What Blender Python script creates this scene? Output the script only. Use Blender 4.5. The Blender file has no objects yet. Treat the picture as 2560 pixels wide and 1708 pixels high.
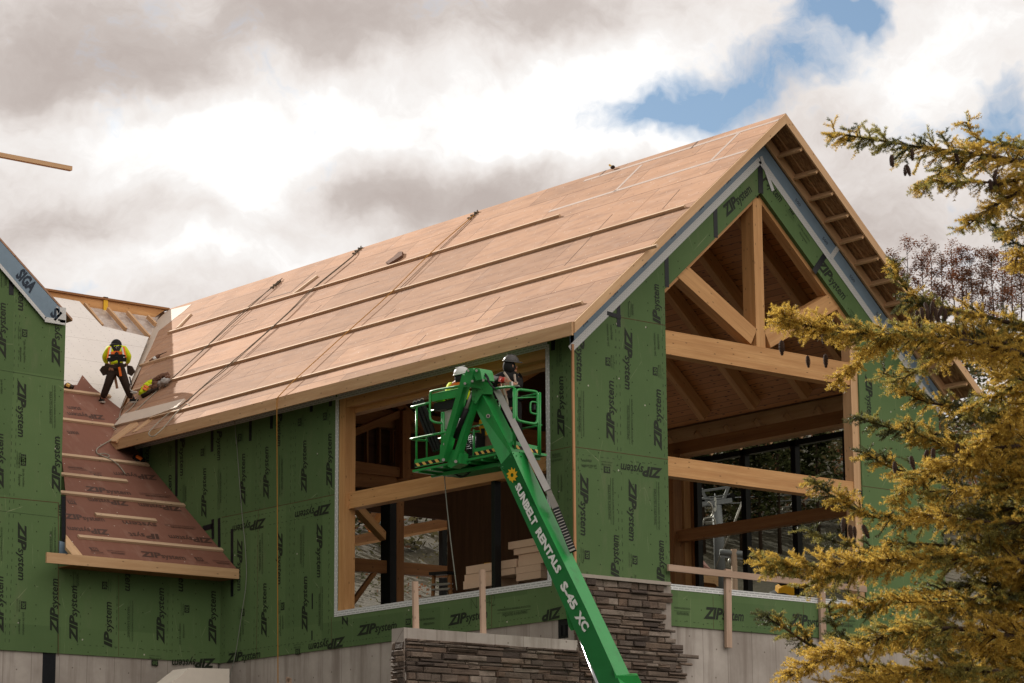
import bpy, bmesh, math, random
from mathutils import Vector, Matrix
import numpy as np
V = Vector
rnd = random.Random(7)
SC = bpy.context.scene
COL = SC.collection

# ------------------------------------------------------------------ camera
F_PX = 6608.07; CX, CY = 1280., 854.
yaw, pitch, roll = math.radians(-39.9153), math.radians(11.9478), math.radians(-0.3954)
CAM = V((-29.6129, -33.8078, -7.6525))
fw = V((math.sin(-yaw)*math.cos(pitch), math.cos(-yaw)*math.cos(pitch), math.sin(pitch)))
rt0 = V((math.cos(-yaw), -math.sin(-yaw), 0)); up0 = rt0.cross(fw)
RT = math.cos(roll)*rt0+math.sin(roll)*up0
UP = math.cos(roll)*up0-math.sin(roll)*rt0
cam = bpy.data.objects.new('camera', bpy.data.cameras.new('camera')); COL.objects.link(cam)
m = Matrix((RT, UP, -fw)).transposed().to_4x4(); m.translation = CAM
cam.matrix_world = m
cam.data.sensor_width = 36; cam.data.lens = F_PX/2560*36
cam.data.clip_start = .5; cam.data.clip_end = 3000
SC.camera = cam
SC.render.resolution_x, SC.render.resolution_y = 1024, 683

# ------------------------------------------------------------------ sun and sky
SUN_DIR = V((.02, 1., .545)).normalized()
SUN_STRENGTH = 3.25
SKY_STRENGTH = .10
EXPOSURE = 1.1
sl = bpy.data.lights.new('sun', 'SUN'); sl.energy = SUN_STRENGTH; sl.angle = math.radians(.5); sl.color = (1, .93, .83)
sun = bpy.data.objects.new('sun', sl); COL.objects.link(sun)
sun.rotation_mode = 'QUATERNION'; sun.rotation_quaternion = SUN_DIR.to_track_quat('Z', 'Y')
SC.view_settings.view_transform = 'Standard'; SC.view_settings.look = 'None'
SC.view_settings.exposure = EXPOSURE; SC.view_settings.gamma = 1

def raydir(x, y): return (fw+RT*((x-CX)/F_PX)-UP*((y-CY)/F_PX))

class NT:
    """tiny node-tree builder"""
    def __init__(s, tree): s.t = tree; tree.nodes.clear()
    def n(s, typ, inputs=None, **kw):
        nd = s.t.nodes.new(typ)
        for k, v in kw.items(): setattr(nd, k, v)
        for k, v in (inputs or {}).items(): s.set(nd, k, v)
        return nd
    def set(s, nd, k, v):
        i = nd.inputs[k]
        if isinstance(v, bpy.types.NodeSocket): s.t.links.new(v, i)
        elif isinstance(v, bpy.types.Node): s.t.links.new(v.outputs[0], i)
        else:
            if hasattr(i.default_value, '__len__') and len(i.default_value) == 4 and len(v) == 3: v = (*v, 1)
            i.default_value = v
    def math(s, op, a, b=0, clamp=False):
        nd = s.n('ShaderNodeMath', {0: a, 1: b}, operation=op, use_clamp=clamp); return nd.outputs[0]
    def vm(s, op, a, b=(0, 0, 0)):
        nd = s.n('ShaderNodeVectorMath', {0: a, 1: b}, operation=op)
        return nd.outputs['Value'] if op in ('DOT_PRODUCT', 'LENGTH', 'DISTANCE') else nd.outputs[0]
    def mix(s, f, a, b, typ='MIX'):
        nd = s.n('ShaderNodeMix', data_type='RGBA', blend_type=typ)
        s.set(nd, 0, f); s.set(nd, 6, a); s.set(nd, 7, b); return nd.outputs[2]
    def ramp(s, f, stops):
        nd = s.n('ShaderNodeValToRGB', {0: f}); e = nd.color_ramp.elements
        while len(e) > 1: e.remove(e[0])
        e[0].position = stops[0][0]; e[0].color = (*stops[0][1], 1) if hasattr(stops[0][1], '__len__') else (stops[0][1],)*3+(1,)
        for p, c in stops[1:]:
            x = e.new(p); x.color = (*c, 1) if hasattr(c, '__len__') else (c, c, c, 1)
        return nd.outputs[0]
    def noise(s, vec, scale, detail=4, rough=.55, w=None, **kw):
        return s.n('ShaderNodeTexNoise', {'Vector': vec, 'Scale': scale, 'Detail': detail, 'Roughness': rough}, **kw).outputs[0]
    def scale(s, vec, sc, loc=(0, 0, 0)):
        return s.n('ShaderNodeMapping', {'Vector': vec, 'Scale': sc, 'Location': loc}).outputs[0]

world = bpy.data.worlds.new('World'); SC.world = world; world.use_nodes = True
w = NT(world.node_tree)
sky = w.n('ShaderNodeTexSky', sky_type='NISHITA', sun_disc=False)
sky.sun_elevation = math.asin(SUN_DIR.z); sky.sun_rotation = math.atan2(SUN_DIR.x, SUN_DIR.y)
sky.altitude = 300; sky.dust_density = .6; sky.ozone_density = 2.0
dirv = w.n('ShaderNodeTexCoord').outputs['Generated']
# cloud masses: soft ellipses of direction (a compass bearing and a height in the sky), broken up by noise
warp = w.n('ShaderNodeTexNoise', {'Vector': dirv, 'Scale': 11., 'Detail': 5., 'Roughness': .6})
dw = w.vm('ADD', dirv, w.vm('SCALE', w.vm('SUBTRACT', warp.outputs['Color'], (.5, .5, .5))))
w.t.nodes[-1]
for nd in w.t.nodes:
    if nd.bl_idname == 'ShaderNodeVectorMath' and nd.operation == 'SCALE': nd.inputs['Scale'].default_value = .062
def blob(x, y, rx, ry, amp, rot=0):
    d = raydir(x, y).normalized(); a = math.radians(rot)
    e1 = RT*math.cos(a)+UP*math.sin(a); e2 = UP*math.cos(a)-RT*math.sin(a)
    c = w.vm('SUBTRACT', dw, tuple(d))
    u = w.math('MULTIPLY', w.vm('DOT_PRODUCT', c, tuple(e1)), F_PX/rx)
    v = w.math('MULTIPLY', w.vm('DOT_PRODUCT', c, tuple(e2)), F_PX/ry)
    r2 = w.math('ADD', w.math('MULTIPLY', u, u), w.math('MULTIPLY', v, v))
    return w.math('MULTIPLY', w.math('EXPONENT', w.math('MULTIPLY', r2, -1.)), amp)
def total(bl):
    t = None
    for b in bl:
        v = blob(*b); t = v if t is None else w.math('ADD', t, v)
    return t
BRIGHT = [(1330, 260, 360, 130, .6, 14), (720, 330, 380, 120, .6, 18), (300, 350, 250, 70, .35, 5), (560, 490, 170, 110, .5, 0), (1560, 200, 260, 170, .3, 30),
          (1450, 330, 260, 60, .35, 0), (850, 640, 250, 50, .25, 15), (380, 650, 300, 60, .2, 0), (560, 640, 200, 40, .2, 10), (470, 30, 90, 60, .25, 30), (2330, 190, 260, 160, .3, 0), (2480, 60, 160, 90, .2, 0), (1800, 340, 120, 60, .3)]
DARK = [(700, 70, 560, 120, .54, -4), (330, 210, 210, 100, .36, 0), (1400, 30, 300, 80, .34, 0), (950, 470, 330, 80, .42, -6), (180, 530, 230, 60, .36, 0), (480, 560, 200, 50, .2, 0), (60, 420, 120, 60, .2, 0), (1230, 480, 260, 80, .34, 0), (1330, 410, 120, 40, .25),
        (2330, 620, 320, 160, .2, 0), (2080, 560, 200, 90, .12, 0), (2250, 330, 160, 60, .14, 0), (120, 190, 200, 100, .3, 0), (710, 300, 80, 40, .2), (660, 270, 60, 40, .12)]
HOLE = [(2110, 40, 90, 70, 1.0, 0), (2165, 90, 70, 45, .75, -20), (1780, 225, 190, 70, .85, 5), (1640, 280, 140, 36, .75, 0), (1920, 215, 160, 55, .7, 8), (2050, 180, 70, 40, .3), (2085, 310, 90, 40, .55, 0),
        (2540, 265, 60, 90, .75, 0), (2470, 330, 110, 40, .5, 0), (1860, 300, 70, 40, .5, 0), (820, 140, 90, 40, .2, 30), (2000, 120, 60, 70, .4), (140, 700, 60, 12, .4), (2420, 520, 80, 30, .35)]
fine = w.noise(w.vm('MULTIPLY', dw, (1, 1, 1.5)), 24, 10, .64)
big = w.noise(w.vm('MULTIPLY', dw, (1, 1, 1.6)), 7, 5, .55)
lum = w.math('ADD', .56, w.math('SUBTRACT', total(BRIGHT), total(DARK)))
lum = w.math('ADD', lum, w.math('MULTIPLY', w.math('SUBTRACT', fine, .5), 1.05))
lum = w.math('ADD', lum, w.math('MULTIPLY', w.math('SUBTRACT', big, .5), .5))
cloud = w.ramp(lum, [(0, (.255, .222, .206)), (.22, (.29, .258, .241)), (.42, (.355, .325, .308)), (.62, (.415, .39, .374)), (.85, (.462, .447, .436)), (1.15, (.53, .52, .51))])
hole = w.math('ADD', total(HOLE), w.math('MULTIPLY', w.math('SUBTRACT', fine, .5), 2.3))
hole = w.ramp(hole, [(.20, 0), (.5, .42), (.95, 1)])
skyc = w.mix(1., sky.outputs[0], (SKY_STRENGTH*.52, SKY_STRENGTH*.52, SKY_STRENGTH*.49), 'MULTIPLY')
final = w.mix(hole, cloud, skyc)
# the sky overhead and behind the camera is a duller cloud deck, with a bright area added facing the gable to light it; below the horizon the earth
sep = w.n('ShaderNodeSeparateXYZ', {0: dirv}).outputs[2]
back = w.vm('DOT_PRODUCT', dirv, tuple(V((fw.x, fw.y, 0)).normalized()))
bk = w.ramp(back, [(0., 1), (.6, 0)])
front = w.ramp(w.vm('DOT_PRODUCT', dirv, (.12, -1., 0.)), [(0., 0), (.75, 1)])
fr_hi = w.mix(w.ramp(sep, [(.08, 0), (.42, 1)]), (.33, .305, .275), (.92, .865, .79))
amb = w.mix(front, (.20, .193, .183), fr_hi)
final = w.mix(bk, final, amb)
low = w.ramp(sep, [(.0, 1), (.03, 0)])
final = w.mix(low, final, (.12, .10, .085))
bg = w.n('ShaderNodeBackground', {'Color': final, 'Strength': .965})
w.n('ShaderNodeOutputWorld', {'Surface': bg})

# ------------------------------------------------------------------ photograph measurements -> places on real planes
XM, ZR, OV, ZE, YR, YF, ZF, Q, YG = 4.786, 6.716, .526, 2.014, 20.58, 10.19, -1.137, .675, 10.792
AO = 2.264; BO = 2*XM-AO; WID = 2*XM; SL = (ZR-ZE)/(XM+OV); WSL = (ZR-ZF)/(YR-YF)
ZB = -2.95; GRD = -9.3
def plane(px, p0, n):
    d = raydir(*px); p0 = V(p0); n = V(n); return CAM+d*((p0-CAM).dot(n)/d.dot(n))
MN = V((-SL, 0, 1)).normalized(); WN = V((0, -WSL, 1)).normalized()
def PX(px, x): return plane(px, (x, 0, 0), (1, 0, 0))
def PY(px, y): return plane(px, (0, y, 0), (0, 1, 0))
def PZ(px, z): return plane(px, (0, 0, z), (0, 0, 1))
def PM(px, h=0): return plane(px, V((XM, 0, ZR))+MN*h, MN)
def PG(px, h=0): return plane(px, V((0, YR, ZR))+WN*h, WN)
def PD(px, d): return CAM+raydir(*px)*d
def zoom(ox, oy, s): return lambda *p: (ox+p[0]*s, oy+p[1]*s)
zW = zoom(0, 560, .36994); zL = zoom(0, 1100, .38766); zC = zoom(560, 1100, .38766); zK = zoom(800, 800, .38255)
zS = zoom(1150, 1100, .38766); zG = zoom(1380, 700, .38273); zR = zoom(1600, 1200, .32405); zT = zoom(1700, 250, .38273)
zA = zoom(1020, 860, .22961); zH = zoom(220, 820, .16586); zB = zoom(640, 500, .27234); zE = zoom(240, 680, .31888)
zN = zoom(1900, 600, .38261); zV = zoom(1900, 1150, .3558); zU = zoom(1200, 1150, .35573); zP = zoom(1380, 750, .25506)
zI = zoom(860, 960, .36986); zJ = zoom(1660, 1130, .23599); zQ = zoom(1660, 420, .30618); zY = zoom(2200, 280, .26786); zD = zoom(1280, 0, .54468)

# ------------------------------------------------------------------ mesh builder
class MB:
    def __init__(s): s.v = []; s.f = []; s.m = []; s.uv = []; s.sm = []
    def face(s, idx, uv, m=0, smooth=False): s.f.append(idx); s.uv.append(uv); s.m.append(m); s.sm.append(smooth)
    def poly(s, pts, m=0, u=None, off=None):
        pts = [V(p) for p in pts]; b = len(s.v); s.v += pts
        n = V((0, 0, 0))
        for i in range(len(pts)):
            a, c = pts[i], pts[(i+1) % len(pts)]; n += a.cross(c)
        n = n.normalized() if n.length > 1e-12 else V((0, 0, 1))
        if u is None: u = max(((pts[(i+1) % len(pts)]-pts[i]) for i in range(len(pts))), key=lambda e: e.length)
        u = V(u); u = (u-n*u.dot(n))
        u = u.normalized() if u.length > 1e-9 else n.orthogonal().normalized()
        w_ = n.cross(u); o = off if off is not None else (0, 0)
        s.face(list(range(b, b+len(pts))), [(p.dot(u)+o[0], p.dot(w_)+o[1]) for p in pts], m)
    def prism(s, pts, vec, m=0, mside=None, u=None, off='r'):
        pts = [V(p) for p in pts]; vec = V(vec)
        n = V((0, 0, 0))
        for i in range(len(pts)): n += pts[i].cross(pts[(i+1) % len(pts)])
        if n.dot(vec) > 0: pts = pts[::-1]
        if u is None:
            u = max(((pts[(i+1) % len(pts)]-pts[i]) for i in range(len(pts))), key=lambda e: e.length)
            if vec.length > u.length: u = vec
        if off == 'r': off = (rnd.uniform(0, 50), rnd.uniform(0, 50))
        q = [p+vec for p in pts]; ms = m if mside is None else mside
        s.poly(pts, m, u, off); s.poly(q[::-1], ms, u, off)
        for i in range(len(pts)):
            j = (i+1) % len(pts); s.poly([pts[j], pts[i], q[i], q[j]], ms, u, off)
        return s
    def bar(s, a, b, w_, h, up=(0, 0, 1), m=0):
        a, b, up = V(a), V(b), V(up); d = (b-a).normalized(); sd = d.cross(up)
        if sd.length < 1e-6: sd = d.cross(V((1, 0, 0)))
        sd.normalize(); up = sd.cross(d).normalized()
        c = [a+sd*w_/2*i+up*h/2*j for i, j in ((-1, -1), (1, -1), (1, 1), (-1, 1))]
        return s.prism(c, b-a, m, u=d)
    def box(s, c, size, m=0, rz=0):
        c = V(c); x = V((math.cos(rz), math.sin(rz), 0))*size[0]/2
        return s.bar(c-x, c+x, size[1], size[2], m=m)
    def tube(s, pts, r, m=0, seg=8, caps=True):
        pts = [V(p) for p in pts]; rs = r if hasattr(r, '__len__') else [r]*len(pts)
        b0 = len(s.v); prev = None; L = 0
        for i, p in enumerate(pts):
            t = (pts[min(i+1, len(pts)-1)]-pts[max(i-1, 0)]).normalized()
            if prev is None: x = t.orthogonal().normalized()
            else: x = (prev-t*prev.dot(t)).normalized()
            prev = x; y = t.cross(x)
            for k in range(seg):
                a = 2*math.pi*k/seg; s.v.append(p+(x*math.cos(a)+y*math.sin(a))*rs[i])
        for i in range(len(pts)-1):
            l2 = L+(pts[i+1]-pts[i]).length
            for k in range(seg):
                k2 = (k+1) % seg
                s.face([b0+i*seg+k, b0+i*seg+k2, b0+(i+1)*seg+k2, b0+(i+1)*seg+k], [(L, k/seg*.1), (L, (k+1)/seg*.1), (l2, (k+1)/seg*.1), (l2, k/seg*.1)], m, True)
            L = l2
        if caps:
            s.face([b0+k for k in range(seg)][::-1], [(0, 0)]*seg, m); e = b0+(len(pts)-1)*seg
            s.face([e+k for k in range(seg)], [(0, 0)]*seg, m)
        return s
    def blob(s, c, rad, m=0, seg=12, rings=8, axes=None, fn=None):
        c = V(c); ax = axes or (V((1, 0, 0)), V((0, 1, 0)), V((0, 0, 1))); b0 = len(s.v)
        for i in range(rings+1):
            t = math.pi*i/rings
            for k in range(seg):
                a = 2*math.pi*k/seg; d = V((math.sin(t)*math.cos(a), math.sin(t)*math.sin(a), math.cos(t)))
                q = fn(d) if fn else 1
                s.v.append(c+ax[0]*d.x*rad[0]*q+ax[1]*d.y*rad[1]*q+ax[2]*d.z*rad[2]*q)
        for i in range(rings):
            for k in range(seg):
                k2 = (k+1) % seg
                s.face([b0+i*seg+k, b0+(i+1)*seg+k, b0+(i+1)*seg+k2, b0+i*seg+k2], [(k/seg, i/rings), (k/seg, (i+1)/rings), ((k+1)/seg, (i+1)/rings), ((k+1)/seg, i/rings)], m, True)
        return s
    def loft(s, rings, m=0, cap=True):
        """rings: lists of points, same count, closed loops"""
        b0 = len(s.v); n = len(rings[0])
        for r in rings: s.v += [V(p) for p in r]
        for i in range(len(rings)-1):
            for k in range(n):
                k2 = (k+1) % n
                s.face([b0+i*n+k, b0+i*n+k2, b0+(i+1)*n+k2, b0+(i+1)*n+k], [(k/n, i), ((k+1)/n, i), ((k+1)/n, i+1), (k/n, i+1)], m, True)
        if cap:
            s.face([b0+k for k in range(n)][::-1], [(0, 0)]*n, m); e = b0+(len(rings)-1)*n
            s.face([e+k for k in range(n)], [(0, 0)]*n, m)
        return s
    def build(s, name, mats, parent=None, base=None, bevel=0, **props):
        me = bpy.data.meshes.new(name)
        base = V(base) if base is not None else (V(parent['_b']) if parent is not None else V((0, 0, 0)))
        me.from_pydata([tuple(v-base) for v in s.v], [], s.f)
        mats = mats if isinstance(mats, (list, tuple)) else [mats]
        for mm in mats: me.materials.append(mm)
        me.polygons.foreach_set('material_index', s.m); me.polygons.foreach_set('use_smooth', s.sm)
        ul = me.uv_layers.new(name='UVMap'); ul.data.foreach_set('uv', [c for f in s.uv for q in f for c in q])
        me.update()
        o = bpy.data.objects.new(name, me); COL.objects.link(o)
        if parent is not None:
            o.parent = parent
            if parent.type == 'EMPTY': pass
        else: o.location = base
        if bevel:
            b = o.modifiers.new('bevel', 'BEVEL'); b.width = bevel; b.segments = 2; b.limit_method = 'ANGLE'
        o['_b'] = tuple(base)
        for k, v in props.items(): o[k] = v
        return o

ALL = []
def thing(name, label, cat, loc=(0, 0, 0), group=None):
    o = bpy.data.objects.new(name, None); COL.objects.link(o); o.location = loc; o.empty_display_size = .2
    o['_b'] = tuple(loc); o['label'] = label; o['category'] = cat
    if group: o['group'] = group
    return o
def tag(o, label, cat, group=None):
    o['label'] = label; o['category'] = cat
    if group: o['group'] = group
    return o

# ------------------------------------------------------------------ lettering
_tc = {}
def text2d(body, bold=0., shear=0., sx=1.):
    key = (body, bold, shear, sx)
    if key not in _tc:
        cu = bpy.data.curves.new('t', 'FONT'); cu.body = body; cu.offset = bold; cu.shear = shear; cu.resolution_u = 2; cu.size = 1
        ob = bpy.data.objects.new('t', cu); COL.objects.link(ob)
        bpy.context.view_layer.update()
        dg = bpy.context.evaluated_depsgraph_get(); e = ob.evaluated_get(dg); me = e.to_mesh()
        vs = [(v.co.x*sx, v.co.y) for v in me.vertices]; fs = [list(p.vertices) for p in me.polygons]
        e.to_mesh_clear(); bpy.data.objects.remove(ob); bpy.data.curves.remove(cu)
        _tc[key] = (vs, fs)
    return _tc[key]
def norm2d(vs, x0, x1, cap=.72):
    a = min(v[0] for v in vs); b = max(v[0] for v in vs)
    return [(x0+(v[0]-a)/(b-a)*(x1-x0), v[1]/cap) for v in vs]
def logo2d(part='ZIPsystem'):
    """heavy slanted capitals then light small letters; x 0..1, y in cap heights"""
    out = []; nb = sum(c.isupper() for c in part); head, tail = part[:nb], part[nb:]
    wz = {'Z': .19, 'I': .09, 'P': .17}; ws = {'s': .075, 'y': .085, 't': .06, 'e': .095, 'm': .145}
    full = 'ZIPsystem'; start = full.find(part); pos = []; x = 0
    for c in full: pos.append(x); x += wz.get(c) or ws[c]
    tot = x; x0 = pos[start]; x1 = pos[start+len(part)] if start+len(part) < len(full) else tot
    sp = x1-x0
    if head:
        vs, fs = text2d(head, .045, .25); e = pos[start+nb] if start+nb < 9 else tot
        out.append((norm2d(vs, 0, (e-x0)/sp+.03), fs))
    if tail:
        vs, fs = text2d(tail, .020, .2); s0 = pos[start+nb]
        v = norm2d(vs, (s0-x0)/sp, 1.0); out.append(([(a, b*.92) for a, b in v], fs))
    return out
def put2d(mb, shapes, A, B, N, H, m, lift=.004):
    A, B, N = V(A), V(B), V(N); L = (B-A).length; u = (B-A).normalized(); v = N.cross(u)
    for vs, fs in shapes:
        b = len(mb.v); mb.v += [A+u*(x*L)+v*(y*H)+N*lift for x, y in vs]
        for f in fs: mb.face([b+i for i in f], [vs[i] for i in f], m)
def put_text(mb, s, A, B, N, H, m, bold=0., shear=0., lift=.004):
    vs, fs = text2d(s, bold, shear); put2d(mb, [(norm2d(vs, 0, 1), fs)], A, B, N, H, m, lift)
def strip(mb, pts, wd, N, m, lift=.003):
    """flat tape along a polyline on a plane"""
    pts = [V(p) for p in pts]; N = V(N)
    for a, b in zip(pts[:-1], pts[1:]):
        d = (b-a).normalized(); sd = N.cross(d)*wd/2; q = N*lift
        mb.prism([a-sd, b-sd, b+sd, a+sd], q, m, u=d)
# ------------------------------------------------------------------ materials
def mat(name, fn, **kw):
    mt = bpy.data.materials.new(name); mt.use_nodes = True; t = NT(mt.node_tree)
    uv = t.n('ShaderNodeUVMap').outputs[0]; ob = t.n('ShaderNodeTexCoord').outputs['Object']
    bs = t.n('ShaderNodeBsdfPrincipled'); out = t.n('ShaderNodeOutputMaterial', {'Surface': bs})
    fn(t, bs, uv, ob, out); return mt
def bump(t, bs, h, s, d=.01):
    b = t.n('ShaderNodeBump', {'Height': h, 'Strength': s, 'Distance': d}); t.set(bs, 'Normal', b.outputs[0])
def plain(name, col, rough=.6, metal=0., var=.12, sc=6., spec=.2):
    def f(t, bs, uv, ob, out):
        nz = t.noise(ob, sc, 5, .6); c2 = tuple(x*(1-var) for x in col); c3 = tuple(min(1, x*(1+var)) for x in col)
        t.set(bs, 'Base Color', t.mix(nz, c2, c3)); t.set(bs, 'Roughness', rough); t.set(bs, 'Metallic', metal); t.set(bs, 'Specular IOR Level', spec)
    return mat(name, f)
def wood(name, c1, c2, c3, knots=1., rough=.6, line=.0):
    def f(t, bs, uv, ob, out):
        g = t.noise(t.scale(uv, (1.2, 26, 1)), 3.0, 6, .62); g2 = t.noise(t.scale(uv, (.35, 5, 1)), 2.0, 3, .5)
        b = t.noise(uv, .9, 2)
        c = t.mix(t.ramp(g, [(.3, 0), (.7, 1)]), c1, c2); c = t.mix(t.ramp(g2, [(.35, 0), (.7, .8)]), c, c3)
        k = t.n('ShaderNodeTexVoronoi', {'Vector': t.scale(uv, (2.6, 6.5, 1)), 'Scale': 1.0}, voronoi_dimensions='2D'); kd = k.outputs[0]
        sel = t.math('GREATER_THAN', t.n('ShaderNodeSeparateColor', {0: k.outputs[1]}).outputs[0], .62)
        kk = t.math('MULTIPLY', t.ramp(kd, [(.035, 1), (.085, 0)]), sel)
        c = t.mix(t.math('MULTIPLY', kk, 1.*knots), c, tuple(x*.28 for x in c1))
        if line:   # glue lines between lamellae
            sx = t.n('ShaderNodeSeparateXYZ', {0: uv}).outputs[1]; fr = t.math('FRACT', t.math('DIVIDE', sx, line))
            ln = t.math('LESS_THAN', fr, .06); c = t.mix(t.math('MULTIPLY', ln, .25), c, tuple(x*.4 for x in c1))
        c = t.mix(t.math('MULTIPLY', t.math('SUBTRACT', b, .35), .5), c, tuple(x*.62 for x in c1))
        t.set(bs, 'Base Color', c); t.set(bs, 'Roughness', rough); t.set(bs, 'Specular IOR Level', .2); bump(t, bs, g, .15, .004)
    return mat(name, f)
M_ = {}
M_['glulam'] = wood('glulam', (.54, .285, .112), (.66, .375, .17), (.44, .21, .08), .9, .55, .14)
M_['fir'] = wood('fir lumber', (.56, .34, .18), (.68, .45, .265), (.47, .265, .135), .8)
M_['deck'] = None
M_['grey_wood'] = wood('weathered stud', (.44, .30, .22), (.52, .37, .28), (.34, .23, .17), .7, .8)
M_['batten'] = wood('batten lumber', (.55, .37, .24), (.66, .48, .33), (.44, .29, .18), .8, .75)
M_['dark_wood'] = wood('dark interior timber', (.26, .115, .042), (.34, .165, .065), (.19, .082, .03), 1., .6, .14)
def f(t, bs, uv, ob, out):      # tongue and groove ceiling boards
    sx = t.n('ShaderNodeSeparateXYZ', {0: uv}); v = t.math('DIVIDE', sx.outputs[1], .14); row = t.math('FLOOR', v); fr = t.math('FRACT', v)
    off = t.n('ShaderNodeCombineXYZ', {0: t.math('MULTIPLY', row, 7.31), 1: t.math('MULTIPLY', row, 3.7)})
    uv2 = t.vm('ADD', uv, off.outputs[0])
    g = t.noise(t.scale(uv2, (1.2, 22, 1)), 3., 5, .6); tone = t.n('ShaderNodeTexWhiteNoise', {'W': row}, noise_dimensions='1D').outputs[0]
    c = t.mix(g, (.44, .175, .05), (.62, .285, .10)); c = t.mix(t.math('MULTIPLY', tone, .5), c, (.30, .115, .032))
    k = t.n('ShaderNodeTexVoronoi', {'Vector': t.scale(uv2, (2.2, 7, 1)), 'Scale': 1.}, voronoi_dimensions='2D').outputs[0]
    c = t.mix(t.ramp(k, [(.06, .85), (.12, 0)]), c, (.05, .022, .01))
    gap = t.math('LESS_THAN', fr, .07); c = t.mix(t.math('MULTIPLY', gap, .8), c, (.03, .014, .007))
    t.set(bs, 'Base Color', c); t.set(bs, 'Roughness', .6)
M_['deck'] = mat('ceiling boards', f)
def nails(t, uv, sx, sy, r, jx=.012):
    s = t.n('ShaderNodeSeparateXYZ', {0: uv}); a = t.math('DIVIDE', s.outputs[0], sx); b = t.math('DIVIDE', s.outputs[1], sy)
    wn = t.n('ShaderNodeTexWhiteNoise', {'Vector': t.n('ShaderNodeCombineXYZ', {0: t.math('FLOOR', a), 1: t.math('FLOOR', b)}).outputs[0]}, noise_dimensions='2D')
    wc = t.n('ShaderNodeSeparateColor', {0: wn.outputs[1]})
    dx = t.math('MULTIPLY', t.math('SUBTRACT', t.math('FRACT', a), t.math('ADD', .5, t.math('MULTIPLY', t.math('SUBTRACT', wc.outputs[0], .5), .16))), sx)
    dy = t.math('MULTIPLY', t.math('SUBTRACT', t.math('FRACT', b), t.math('ADD', .5, t.math('MULTIPLY', t.math('SUBTRACT', wc.outputs[1], .5), .7))), sy)
    d = t.math('SQRT', t.math('ADD', t.math('MULTIPLY', dx, dx), t.math('MULTIPLY', dy, dy)))
    return t.math('LESS_THAN', d, r), wc.outputs[2]
def f(t, bs, uv, ob, out):      # green coated sheathing
    n1 = t.noise(uv, 1.1, 5, .6); n2 = t.noise(uv, 60, 3, .7); st = t.noise(t.scale(uv, (9, .6, 1)), 2., 4, .6)
    c = t.mix(n1, (.092, .152, .061), (.126, .196, .083)); c = t.mix(t.math('MULTIPLY', n2, .22), c, (.065, .105, .048))
    c = t.mix(t.ramp(st, [(.62, 0), (.78, .16)]), c, (.25, .27, .16))
    nl, rv = nails(t, uv, .405, .30, .013); c = t.mix(t.math('MULTIPLY', nl, .8), c, (.02, .028, .014))
    nl2, rv2 = nails(t, uv, .71, 1.9, .016); c = t.mix(t.math('MULTIPLY', nl2, t.math('GREATER_THAN', rv2, .45)), c, (.45, .44, .36))
    sc = t.n('ShaderNodeTexVoronoi', {'Vector': t.scale(uv, (.9, .28, 1)), 'Scale': 1.6, 'Randomness': 1.}, feature='DISTANCE_TO_EDGE', voronoi_dimensions='2D').outputs[0]
    br = t.noise(uv, 2.3, 2); c = t.mix(t.math('MULTIPLY', t.math('LESS_THAN', sc, .004), t.ramp(br, [(.5, 0), (.62, .5)])), c, (.30, .34, .20))
    bk = t.n('ShaderNodeTexBrick', {'Vector': uv, 'Color1': (.80, .82, .80), 'Color2': (1.12, 1.1, 1.08), 'Mortar': (.8, .8, .8), 'Scale': 1., 'Mortar Size': .0, 'Bias': 0., 'Brick Width': 1.22, 'Row Height': 2.44, }, offset=.0).outputs[0]
    c = t.mix(.7, c, bk, 'MULTIPLY'); ms = t.noise(t.scale(uv, (1.1, .35, 1)), 1.7, 6, .7); c = t.mix(t.ramp(ms, [(.56, 0), (.74, .30)]), c, (.20, .19, .12))
    t.set(bs, 'Base Color', c); t.set(bs, 'Roughness', t.mix(n2, (.55,)*3, (.75,)*3)); t.set(bs, 'Specular IOR Level', .08)
    bump(t, bs, t.noise(uv, 120, 2), .08, .002)
M_['green'] = mat('green sheathing', f)
def f(t, bs, uv, ob, out):      # brown coated roof sheathing, dusty
    n1 = t.noise(uv, .8, 5, .6); sm = t.noise(t.scale(uv, (.55, 3.4, 1)), 1.6, 7, .68); n2 = t.noise(uv, 45, 3, .7)
    bk = t.n('ShaderNodeTexBrick', {'Vector': uv, 'Color1': (.82, .81, .80), 'Color2': (1.1, 1.08, 1.05), 'Mortar': (.42, .36, .33), 'Scale': 1., 'Mortar Size': .009, 'Mortar Smooth': .1, 'Bias': 0., 'Brick Width': 2.44, 'Row Height': 1.22}).outputs[0]
    c = t.mix(n1, (.40, .228, .145), (.495, .305, .205)); c = t.mix(t.ramp(sm, [(.46, 0), (.70, .6)]), c, (.225, .135, .10))
    c = t.mix(t.ramp(t.noise(t.scale(uv, (.9, 2., 1)), 2.4, 5, .7), [(.50, 0), (.72, .55)]), c, (.50, .35, .28)); c = t.mix(t.math('MULTIPLY', n2, .12), c, (.2, .1, .06))
    nl, rv = nails(t, uv, .31, .40, .011); c = t.mix(nl, c, t.mix(t.math('GREATER_THAN', rv, .6), (.12, .06, .035), (.62, .52, .44)))
    nl2, rv2 = nails(t, uv, .53, .61, .009); c = t.mix(t.math('MULTIPLY', nl2, t.math('GREATER_THAN', rv2, .4)), c, (.75, .66, .58))
    c = t.mix(1., c, bk, 'MULTIPLY')
    t.set(bs, 'Base Color', c); t.set(bs, 'Roughness', .8); t.set(bs, 'Specular IOR Level', .08)
M_['brown'] = mat('brown roof sheathing', f)
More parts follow.
